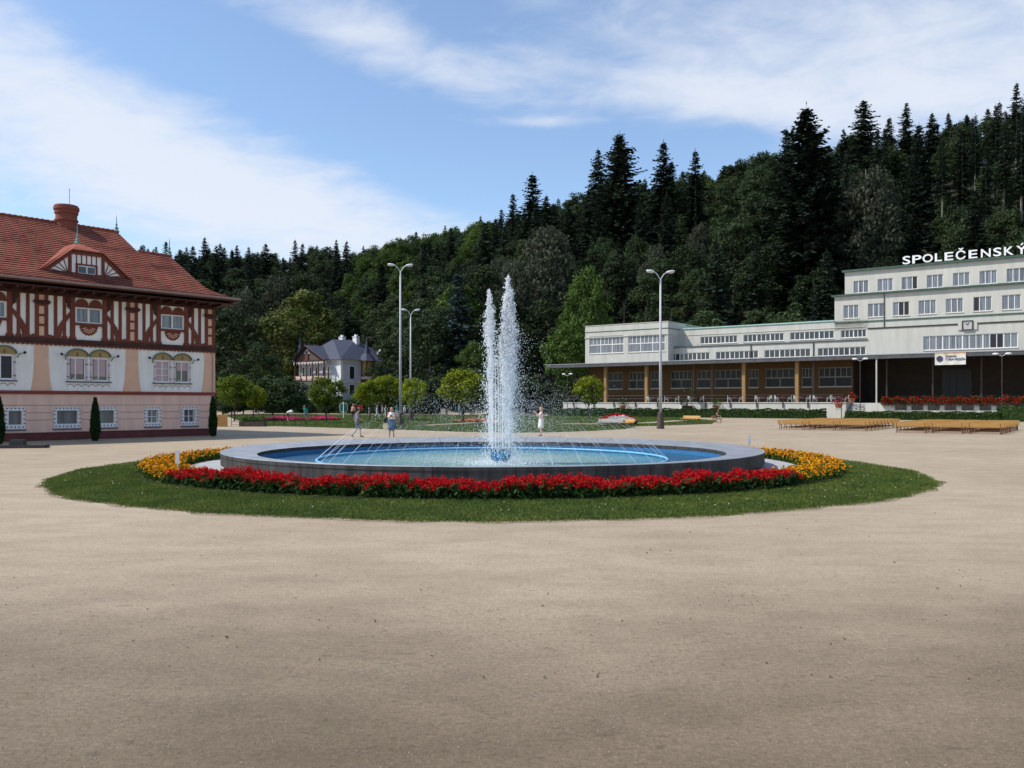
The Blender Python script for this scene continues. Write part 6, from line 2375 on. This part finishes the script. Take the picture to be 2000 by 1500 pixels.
# ================================================================ TERRACE AND STAGE FURNITURE
rail = thing('terrace_railing', 'thin dark railing on brackets along the terrace edge', 'railing', spa_loc(0, 0, 0), -BANG)
pxs = [1120, 1160, 1199, 1241, 1284, 1330, 1378, 1426, 1478, 1529, 1578, 1636]
for px in pxs:
    uq = U(px, VT - .1); b = MB(); b.box(uq - .06, uq + .06, VT - .20, VT - .085, ZT - .75, ZT + .0); b.tube([(uq, VT - .14, ZT - .1), (uq, VT - .14, ZT + .95)], .03, 5); b.build('post', BROWNM, rail)
for zz_ in (ZT + .95, ZT + .5):
    b = MB(); b.tube([(U(1102, VT - .14), VT - .14, zz_), (U(1648, VT - .14), VT - .14, zz_)], .025, 5); b.build('rail', BROWNM, rail)
CHW = pm('white_chair_enamel', (.62, .62, .62), .5, .05)


def chair_proto(name, label, mat, grp):
    o = thing(name, label, 'chair', (0, 0, 0), 0, grp)
    b = MB(); b.box(-.23, .23, -.22, .22, .43, .47); b.build('seat', mat, o)
    b = MB()
    for k in range(5):
        x = -.19 + k * .095; b.box(x - .014, x + .014, -.25, -.225, .50, .86)
    b.box(-.23, .23, -.255, -.22, .86, .93); b.build('backrest', mat, o)
    for sx_ in (-.21, .21):
        for sy_ in (-.23, .21):
            b = MB(); b.tube([(sx_ * 1.1, sy_ * 1.12, 0), (sx_, sy_, .44 if sy_ > 0 else .88)], .018, 5); b.build('leg', mat, o)
    b = MB()
    for sx_ in (-.24, .24):
        b.tube([(sx_, -.23, .66), (sx_, .18, .66), (sx_, .2, .46)], .016, 5)
    b.build('armrest', mat, o)
    return o


cp = None
TABLEM = pm('plum_cloth', (.13, .05, .07), .9, .15)
tp = None
for i, px in enumerate((1277, 1310, 1360, 1436, 1490, 1530, 1568, 1605, 1640)):
    u_, v_ = U(px, -7.3), -7.2 + rg.uniform(-.3, .3)
    for s_ in (-1, 1):
        if cp is None:
            o = cp = chair_proto('terrace_chair', 'white open backed chair at a cafe table on the terrace', CHW, 'white chairs on the terrace')
        else:
            o = copy_tree(cp)
        o.location = spa_loc(u_ + s_ * rg.uniform(.75, .95), v_, ZT)
        o.rotation_euler = (0, 0, -BANG + s_ * PI / 2 + rg.uniform(-.4, .4))
    if tp is None:
        tp = o = thing('cafe_table', 'round cafe table with plum cloth on the terrace', 'table', (0, 0, 0), 0, 'cafe tables on the terrace')
        b = MB(); b.lathe([(.42, .60), (.44, .70), (.44, .735), (.1, .74)], 14); b.build('tabletop', TABLEM, o)
        b = MB(); b.lathe([(.22, 0), (.2, .03), (.03, .06), (.03, .6)], 8); b.build('pedestal', BROWNM, o)
    else:
        o = copy_tree(tp)
    o.location = spa_loc(u_, v_, ZT)
    o.rotation_euler = (0, 0, -BANG)
sp = chair_proto('stage_chair', 'black chair lined up in the shade of the stage', pm('black_vinyl', (.02, .02, .022), .5), 'black chairs on the stage')
for i in range(18):
    o = sp if i == 0 else copy_tree(sp)
    px = 1764 + i * 13
    o.location = spa_loc(U(px, -3.0), -3.0 + rg.uniform(-.3, .3), ZT - .1)
    o.rotation_euler = (0, 0, -BANG + PI + rg.uniform(-.2, .2))
# geranium boxes along the stage front
n = 9000
ua, ub = U(1722, VT), U(2010, VT)
t = rng.random(n)
cc = np.stack([ua + (ub - ua) * t, VT - .15 + rng.normal(0, .22, n), ZT + .02 + rng.normal(.14, .20, n) + .08 * np.sin(t * 60)], 1)
loc = np.array([spa_loc(q[0], q[1], q[2]) for q in cc])
lv = loc + rng.normal(0, .12, loc.shape)
v = np.concatenate([rand_cards(lv[:5000], .06, .12, .2, .7), rand_cards(loc, .035, .075, .2, .8)])
o = link('geraniums', np_mesh('geraniums', v, 4, [FLEAF, RED], np.r_[np.zeros(5000), np.ones(n)]))
stuff(o, 'dense red geraniums spilling over the stage front', 'flowers')
bx = thing('flower_box', 'long flower box under the red geraniums on the stage front', 'planter', spa_loc(0, 0, 0), -BANG)
b = MB(); b.box(ua, ub, VT - .35, VT - .04, ZT - .35, ZT - .05); b.build('trough', BROWNM, bx)
# potted plants
TERRA = pm('terracotta', (.33, .12, .06), .8, .2, 4)


def pot_plant(x, y, z, label, r_, h, ph, mat, petals=None, n=260):
    o = thing('potted_plant', label, 'plant', (x, y, z))
    b = MB(); b.lathe([(r_ * .65, 0), (r_, h), (r_ * 1.08, h), (r_ * 1.08, h + .08), (r_ * .9, h + .08), (r_ * .85, h - .05)], 14); b.build('pot', TERRA, o)
    c = rng.normal(0, 1, (n, 3)) * [r_ * .8, r_ * .8, ph * .3] + [0, 0, h + ph * .5]
    c[:, 2] = np.maximum(c[:, 2], h + .02)
    m_ = [mat, petals] if petals else [mat]
    link('foliage', np_mesh('foliage', rand_cards(c, .06, .13, .3), 4, m_, (rng.random(n) < .45).astype(int) if petals else None), o)


for px, v_, lab in ((1216, VT - .8, 'terracotta pot on the terrace wall between the two first columns'), (1398, VT - .8, 'terracotta pot on the terrace wall above the person on the bench')):
    x, y, _ = spa_loc(U(px, v_), v_)
    pot_plant(x, y, .55, lab, .48, 1.0, .9, LEAFMID)
    pl_ = MB(); pl_.box(-.5, .5, -.5, .5, 0, .55); tag(pl_.build('pot_stand', CREAM, loc=(x, y, 0), rz=-BANG), 'cream block carrying ' + lab.split(' on ')[0] + (' near the end column' if px < 1300 else ' near the palm'), 'plinth')
x, y, _ = spa_loc(uT1 - .35, VT - 2.0)
pot_plant(x, y, 1.35, 'wide bowl of purple flowers on the pier by the steps', .5, .5, .7, FLEAF, PINK)
x, y, _ = spa_loc(U(1664, VT + .6), VT + .6)
pot_plant(x, y, ZT, 'dark red flower bowl at the end of the terrace', .4, .4, .7, FLEAF, RED)
x, y, _ = spa_loc(U(1341, VT - .9), VT - .9)
palm = thing('palm', 'fan palm in a dark wooden tub before the terrace', 'plant', (x, y, 0))
b = MB(); b.box(-.75, .75, -.7, .7, .25, 1.6)
b.build('tub', TIMBERD, palm)
for sx_ in (-.8, .8):
    b = MB(); b.box(sx_ - .07, sx_ + .07, -.75, .75, .0, 1.7); b.build('tub_board', CREAMD, palm)
b = MB(); b.tube([(0, 0, 1.5), (.05, 0, 2.6)], [.16, .12], 8); b.build('trunk', BARK, palm)
V = []
for k in range(26):
    a_ = rng.uniform(0, 2 * PI); el_ = rng.uniform(-.2, 1.2); R_ = rng.uniform(1.0, 1.5)
    cpt = np.array([math.cos(a_) * math.cos(el_), math.sin(a_) * math.cos(el_), math.sin(el_)]) * R_ + [0, 0, 2.6]
    for j in range(9):
        d_ = unit(np.array([math.cos(a_ + (j - 4) * .28), math.sin(a_ + (j - 4) * .28), math.sin(el_) - .25]))
        V.append((cpt + d_ * .35, d_ * .4, np.cross(d_, [0, 0, 1]) * .045))
link('frond', np_mesh('frond', cards(*[np.array(q) for q in zip(*V)]), 4, LEAFDARK), palm)

# ================================================================ SMALL THINGS BY THE HOUSE AND GARDEN
p = gnd(434, 833)
o = thing('planter_box', 'orange brown wooden planter box beside the house corner', 'planter', p, .3)
for k in range(4):
    b = MB(); b.box(-.42, .42, -.42, .42, k * .25 + .01, k * .25 + .245); b.build('board', OAK, o)
p = gnd(494, 833)
o = thing('planter_trough', 'low dark trough planted with green bedding plants', 'planter', p, 0)
b = MB(); b.box(-1.05, 1.05, -.4, .4, 0, .42); b.build('trough', RUST, o)
c = rng.uniform(-1, 1, (420, 3)) * [1.0, .4, .22] + [0, 0, .58]
link('foliage', np_mesh('foliage', rand_cards(c, .07, .14, .3), 4, LEAFMID), o)
p = gnd(452, 832)
fen = thing('mesh_fence', 'dark thin metal fence running from the house corner behind the trough', 'fence', p, .05)
for k in range(9):
    b = MB(); b.tube([(k * .9, 0, 0), (k * .9, 0, 1.05)], .025, 5); b.build('post', BLACKM, fen)
for zz_ in (.12, .4, .7, 1.0):
    b = MB(); b.tube([(0, 0, zz_), (7.2, 0, zz_)], .014, 4); b.build('wire', BLACKM, fen)
p = gnd(671, 816.5)
o = thing('notice_board', 'green oval notice board on a white post', 'sign', p, 0)
b = MB(); b.tube([(0, 0, 0), (0, 0, 2.15)], .06, 8); b.build('post', WHITE, o)
b = MB(); b.prism([(.52 * math.copysign(abs(math.cos(t)) ** .5, math.cos(t)), 1.35 + .62 * math.copysign(abs(math.sin(t)) ** .5, math.sin(t))) for t in np.linspace(0, 2 * PI, 24)[:-1]], .07, .12); b.build('board', pm('board_green', (.03, .16, .11), .5), o)
b = MB(); b.tube([(.50 * math.copysign(abs(math.cos(t)) ** .5, math.cos(t)), .06, 1.35 + .6 * math.copysign(abs(math.sin(t)) ** .5, math.sin(t))) for t in np.linspace(0, 2 * PI, 25)], .03, 5); b.build('frame', WHITE, o)
p = gnd(703, 817)
o = thing('red_box', 'red box on a thin post behind the walking person', 'box', p, 0)
b = MB(); b.box(-.32, .32, -.2, .2, 1.15, 1.72); b.build('box_body', pm('red_enamel', (.40, .02, .02), .4), o)
b = MB(); b.tube([(0, 0, 0), (0, 0, 1.15)], .04, 6); b.build('post', BLACKM, o)

# ================================================================ PEOPLE
SKIN = pm('skin', (.46, .26, .18), .6, .06)


def cloth(name, col):
    return D.materials.get(name) or pm(name, col, .85, .12, 14)


def person(label, loc, rz, pose, mats, H=1.70, voxel=.016, extra=(), hair=None, group=None):
    """pose: joint name -> (x right, y forward, z up) for a 1.7 m figure. One continuous body mesh coloured by garment."""
    k = H / 1.70
    J = {n_: Vector(q) * k for n_, q in pose.items()}
    S = []                                            # (a, b, ra, rb, garment)

    def seg(a, b_, ra, rb, m_):
        S.append((J[a] if isinstance(a, str) else a, J[b_] if isinstance(b_, str) else b_, ra * k, rb * k, m_))

    pel, ch, nk, hd = J['pelvis'], J['chest'], J['neck'], J['head']
    side = Vector((1, 0, 0))
    for s_ in (-1, 1):
        seg(pel + side * .075 * s_ * k, ch + side * .095 * s_ * k - Vector((0, 0, .1 * k)), .115, .105, 'top')
        seg(ch + side * .09 * s_ * k - Vector((0, 0, .1 * k)), nk + side * .10 * s_ * k - Vector((0, 0, .05 * k)), .105, .065, 'top')
        A = 'L' if s_ < 0 else 'R'
        sh = J['sh' + A]
        seg('sh' + A, 'el' + A, .058, .045, 'sleeve'); seg('el' + A, 'wr' + A, .042, .030, 'skin')
        hv = (J['wr' + A] - J['el' + A]).normalized()
        pw = J['wr' + A]
        acr = hv.cross(Vector((0, 1, .3))).normalized()
        seg(pw, pw + hv * .075 * k, .030, .033, 'skin')
        for f_, (o_, ln) in enumerate(((-.028, .070), (-.009, .082), (.010, .078), (.027, .062))):
            a0 = pw + hv * .075 * k + acr * o_ * k
            m0 = a0 + hv * ln * .5 * k
            seg(a0, m0, .0095, .009, 'skin'); seg(m0, m0 + (hv + Vector((0, .5, 0)) * .7).normalized() * ln * .5 * k, .009, .008, 'skin')
        th_ = pw + hv * .02 * k - acr * .03 * k
        seg(th_, th_ + (hv * .7 - acr * .6).normalized() * .06 * k, .011, .009, 'skin')
        seg(pel + side * .085 * s_ * k - Vector((0, 0, .02 * k)), 'kn' + A, .098, .060, 'leg'); seg('kn' + A, 'an' + A, .058, .036, 'calf')
        seg('an' + A, 'to' + A, .040, .032, 'shoe')
    seg(pel, ch, .125, .115, 'top')
    seg('pelvis', pel - Vector((0, 0, .06 * k)), .14, .13, 'hip')
    seg(nk - Vector((0, 0, .05 * k)), hd - Vector((0, 0, .06 * k)), .052, .05, 'skin')
    seg(hd - Vector((0, 0, .055 * k)), hd + Vector((0, 0, .055 * k)), .078, .092, 'skin')
    fwd = Vector(pose.get('face', (0, 1, 0))).normalized()
    seg(hd + fwd * .08 * k, hd + fwd * .105 * k - Vector((0, 0, .02 * k)), .014, .017, 'skin')
    lat = fwd.cross(Vector((0, 0, 1))).normalized()
    for s_ in (-1, 1):
        seg(hd + lat * s_ * .085 * k, hd + lat * s_ * .092 * k - Vector((0, 0, .03 * k)), .018, .014, 'skin')
    if 'skirt' in mats:
        z1_ = mats.get('_hem', .55)
        for t in np.linspace(0, 1, 6):
            z = pel.z + .05 * k - (pel.z - z1_ * k) * t
            cx_ = (J['knL'] + J['knR']) / 2 * t + pel * (1 - t)
            S.append((Vector((cx_.x - .07 * k, cx_.y, z)), Vector((cx_.x + .07 * k, cx_.y, z)), (.135 + .03 * t) * k, (.135 + .03 * t) * k, 'skirt'))
    b = MB()
    for (a, c2, ra, rb, m_) in S:
        d_ = (c2 - a)
        d_ = d_.normalized() if d_.length > 1e-6 else Vector((0, 0, 1))
        b.tube([a - d_ * ra * .95, a - d_ * ra * .6, a, c2, c2 + d_ * rb * .6, c2 + d_ * rb * .95], [ra * .25, ra * .8, ra, rb, rb * .8, rb * .25], 10)
    tmp = b.build('tmp', SKIN)
    md = tmp.modifiers.new('r', 'REMESH'); md.mode = 'VOXEL'; md.voxel_size = voxel
    sm_ = tmp.modifiers.new('s', 'SMOOTH'); sm_.iterations = 3; sm_.factor = .5
    me = D.meshes.new_from_object(tmp.evaluated_get(bpy.context.evaluated_depsgraph_get()))
    D.objects.remove(tmp)
    names = list(mats_names(mats))
    me.materials.clear()
    for n_ in names:
        me.materials.append(mats.get(n_, SKIN) if n_ != 'skin' else SKIN)
    cen = np.zeros(len(me.polygons) * 3); me.polygons.foreach_get('center', cen); cen = cen.reshape(-1, 3)
    best = np.full(len(cen), 9.0); idx = np.zeros(len(cen), np.int32)
    for (a, c2, ra, rb, m_) in S:
        A_ = np.array(a); d_ = np.array(c2) - A_; L2 = max(1e-9, d_ @ d_)
        t = np.clip((cen - A_) @ d_ / L2, 0, 1)
        dist = np.linalg.norm(cen - (A_ + t[:, None] * d_), axis=1) - (ra + (rb - ra) * t)
        kk = dist < best
        best[kk] = dist[kk]; idx[kk] = names.index(m_ if m_ in names else 'skin')
    me.polygons.foreach_set('material_index', idx)
    me.polygons.foreach_set('use_smooth', [True] * len(me.polygons))
    me.update()
    o = thing('person', label, 'person', loc, rz, group)
    link('body', me, o)
    if hair:
        b = MB()
        hc = hd - fwd * .018 * k + Vector((0, 0, .03 * k))
        b.ball(hc, (.100 * k, .105 * k, .105 * k), 14)
        if hair[1] > 0:
            b.ball(hc - fwd * .05 * k - Vector((0, 0, .06 * k)), (.085 * k, .06 * k, (.09 + hair[1]) * k), 12)
        me2 = b.build('hair', hair[0], o, smooth=True)
    b = MB()
    for s_ in (-1, 1):
        b.ball(hd + fwd * .083 * k + lat * s_ * .034 * k + Vector((0, 0, .008 * k)), .011 * k, 6)
    b.build('eyes', BLACKM, o)
    return o


def mats_names(m_):
    return ['skin'] + [q for q in m_ if not q.startswith('_')]


STAND = dict(pelvis=(0, 0, .93), chest=(0, .01, 1.32), neck=(0, .0, 1.44), head=(0, .02, 1.59), shL=(-.19, 0, 1.39), shR=(.19, 0, 1.39), elL=(-.23, -.02, 1.12), elR=(.23, -.02, 1.12),
             wrL=(-.24, .06, .88), wrR=(.24, .06, .88), knL=(-.10, .02, .50), knR=(.10, .02, .50), anL=(-.11, -.02, .09), anR=(.11, -.02, .09), toL=(-.13, .13, .045), toR=(.13, .13, .045))


def pose(**kw):
    q = dict(STAND); q.update(kw); return q


WALK = pose(knL=(-.09, .20, .52), anL=(-.09, .22, .10), toL=(-.09, .38, .06), knR=(.09, -.02, .50), anR=(.09, -.30, .14), toR=(.09, -.18, .04),
            elL=(-.24, -.12, 1.12), wrL=(-.22, -.02, .90), elR=(.24, .06, 1.12), wrR=(.18, .26, 1.02), chest=(0, .04, 1.32), neck=(0, .05, 1.44), head=(0, .08, 1.58))
HOLD = pose(elL=(-.24, -.02, 1.13), wrL=(-.10, .22, 1.17), elR=(.24, -.02, 1.13), wrR=(.10, .22, 1.17), head=(0, .05, 1.58), face=(0, 1, -.35))
PHONE = pose(elL=(-.22, .16, 1.20), wrL=(-.10, .36, 1.42), elR=(.22, .14, 1.18), wrR=(.06, .34, 1.38), face=(0, 1, 0))
BEND = pose(chest=(0, .36, 1.10), neck=(0, .46, 1.06), head=(0, .58, 1.00), shL=(-.18, .42, 1.08), shR=(.18, .42, 1.08), elL=(-.2, .45, .80), elR=(.2, .48, .80), wrL=(-.16, .5, .55), wrR=(.14, .55, .53), face=(0, .5, -1))
SIT = pose(pelvis=(0, 0, .56), chest=(0, .06, .94), neck=(0, .08, 1.06), head=(0, .14, 1.20), shL=(-.19, .05, 1.02), shR=(.19, .05, 1.02), elL=(-.25, .12, .76), elR=(.25, .12, .76), wrL=(-.12, .34, .72), wrR=(.12, .34, .72),
           knL=(-.11, .44, .54), knR=(.11, .44, .54), anL=(-.11, .42, .1), anR=(.11, .46, .1), toL=(-.12, .58, .045), toR=(.12, .62, .045))
brownh, dark_h, blond, redh, greyh = cloth('brown_hair', (.06, .035, .02)), cloth('dark_hair', (.02, .015, .012)), cloth('blond_hair', (.45, .33, .15)), cloth('auburn_hair', (.22, .08, .03)), cloth('grey_hair', (.3, .29, .27))
Wh = cloth('white_cotton', (.70, .69, .68)); Gr = cloth('grey_cotton', (.19, .175, .21)); Sl = cloth('slate_shorts', (.12, .14, .20)); De = cloth('denim', (.06, .12, .22)); Bl = cloth('black_cotton', (.02, .02, .022))
Te = cloth('teal_cotton', (.02, .27, .28)); Sa = cloth('salmon_cotton', (.60, .28, .20)); Li = cloth('lilac_cotton', (.45, .38, .48)); Be = cloth('beige_linen', (.42, .36, .29)); Sh = cloth('brown_shoe', (.10, .06, .04)); Wsh = cloth('white_shoe', (.6, .6, .58))
Pk = cloth('pale_pink_blouse', (.68, .50, .50))

person('walking person in grey shirt, slate shorts and dark cap beyond the fountain rim', gnd(697, 855), -1.25, WALK, dict(top=Gr, sleeve=Gr, leg=Sl, hip=Sl, calf=Be, shoe=Sh), 1.70, .014, hair=(dark_h, 0))
w = person('standing woman in white vest and denim skirt holding a camera at her chest', gnd(765, 854.5), PI, HOLD, dict(top=Wh, hip=De, skirt=De, _hem=.50, shoe=Sh), 1.72, .014, hair=(redh, .03))
x, y, _ = gnd(755.5, 854.5)
o = thing('handbag', 'black shoulder bag hanging beside the woman in denim skirt', 'bag', (x, y, 0), .2)
b = MB(); b.prism([(-.14, .78), (.14, .78), (.16, 1.06), (-.16, 1.06)], -.06, .06); b.build('bag_body', Bl, o)
b = MB(); b.tube([(-.12, 0, 1.05), (.05, .0, 1.40), (.14, 0, 1.06)], .012, 5); b.build('strap', Bl, o)
o = thing('shopping_bag', 'white and yellow plastic bag carried by the woman in denim skirt', 'bag', (x - .06, y - .05, 0), .1)
b = MB(); b.prism([(-.13, .42), (.13, .42), (.17, .60), (.12, .82), (-.12, .82), (-.17, .60)], -.07, .07); b.build('bag_body', pm('yellow_bag', (.72, .62, .34), .5, .3, 9), o)
b = MB(); b.tube([(-.08, 0, .81), (0, 0, .95), (.08, 0, .81)], .01, 5); b.build('handle', Wh, o)
x, y, _ = gnd(765, 854.5)
o = MB(); o.box(-.06, .06, -.035, .035, -.04, .04); o.lathe([(.03, 0), (.03, .05)], 10, (0, 0, .04))
tag(o.build('camera_body', BLACKM, loc=(x, y - .27, 1.22)), 'small black camera held by the woman in the white vest', 'camera')
person('blonde woman in pale blouse and white skirt raising a phone beyond the fountain', gnd(1057, 852.5), PI / 2 + .15, PHONE, dict(top=Pk, sleeve=Pk, hip=Wh, skirt=Wh, _hem=.55, shoe=Sh), 1.72, .014, hair=(blond, .02))
x, y, _ = gnd(1057, 852.5)
o = MB(); o.box(-.01, .01, -.04, .04, -.075, .075)
tag(o.build('phone', pm('phone_white', (.6, .6, .62), .3), loc=(x - .43, y - .05, 1.50), rz=.15), 'white phone held up by the blonde woman', 'phone')
person('person in white shirt and black shorts bending over the pink flowers', gnd(562, 823), -1.2, BEND, dict(top=Wh, sleeve=Wh, leg=Bl, hip=Bl, shoe=Wsh), 1.75, .022, hair=(brownh, 0))
person('person in teal shirt stooping beside the pink flowers', gnd(598, 822), 2.6, pose(chest=(0, .14, 1.25), neck=(0, .18, 1.36), head=(0, .25, 1.46), shL=(-.2, .15, 1.3), shR=(.2, .15, 1.3)), dict(top=Te, sleeve=Te, leg=De, hip=Te, shoe=Sh), 1.78, .022, hair=(brownh, 0))
person('person in salmon top and black trousers standing beside the red box', gnd(690, 818), 3.0, pose(), dict(top=Sa, leg=Bl, calf=Bl, hip=Bl, shoe=Bl), 1.82, .022, hair=(redh, .02))
GP = [(722, 816.5, 1.2, Wh, Li, 'person in white and lilac at the start of the group by the low wall'), (736, 815.5, -1.5, Li, Wh, 'person in lilac shirt and white trousers within the group by the low wall'),
      (747, 817, 2.0, Gr, Bl, 'person in dark clothes within the group by the low wall'), (754, 815.8, .5, Wh, Wh, 'person all in white within the group by the low wall'),
      (775, 815.5, 1.0, Te, Wh, 'person in teal shirt and white trousers in the group by the low wall'), (790, 816.2, -2.2, Wh, Gr, 'person in white shirt and grey trousers beside the tall lamp post'),
      (897, 816, 1.5, Te, De, 'person in teal shirt seen through the spray'), (905.5, 816.3, -1.8, Wh, Bl, 'person in white shirt and black trousers seen through the spray')]
for i, (px, py, rz, a, c_, lab) in enumerate(GP):
    person(lab, gnd(px, py), rz, WALK if i in (1, 5) else pose(), dict(top=a, sleeve=a, leg=c_, calf=c_, hip=c_, shoe=Sh), rg.uniform(1.62, 1.78), .024, hair=((brownh, greyh, dark_h, blond)[i % 4], 0), group='people walking by the low wall' if i < 6 else 'people seen through the spray')
x, y, _ = gnd(1393, 826)
bpos = gnd(1396, 826)
person('person in black top sitting on the orange park bench', (bpos[0] + .2 * math.sin(2.0), bpos[1] + .2 * math.cos(2.0), -.02), -2.0, SIT, dict(top=Bl, leg=Be, hip=Bl, shoe=Wsh), 1.68, .022, hair=(brownh, .04))
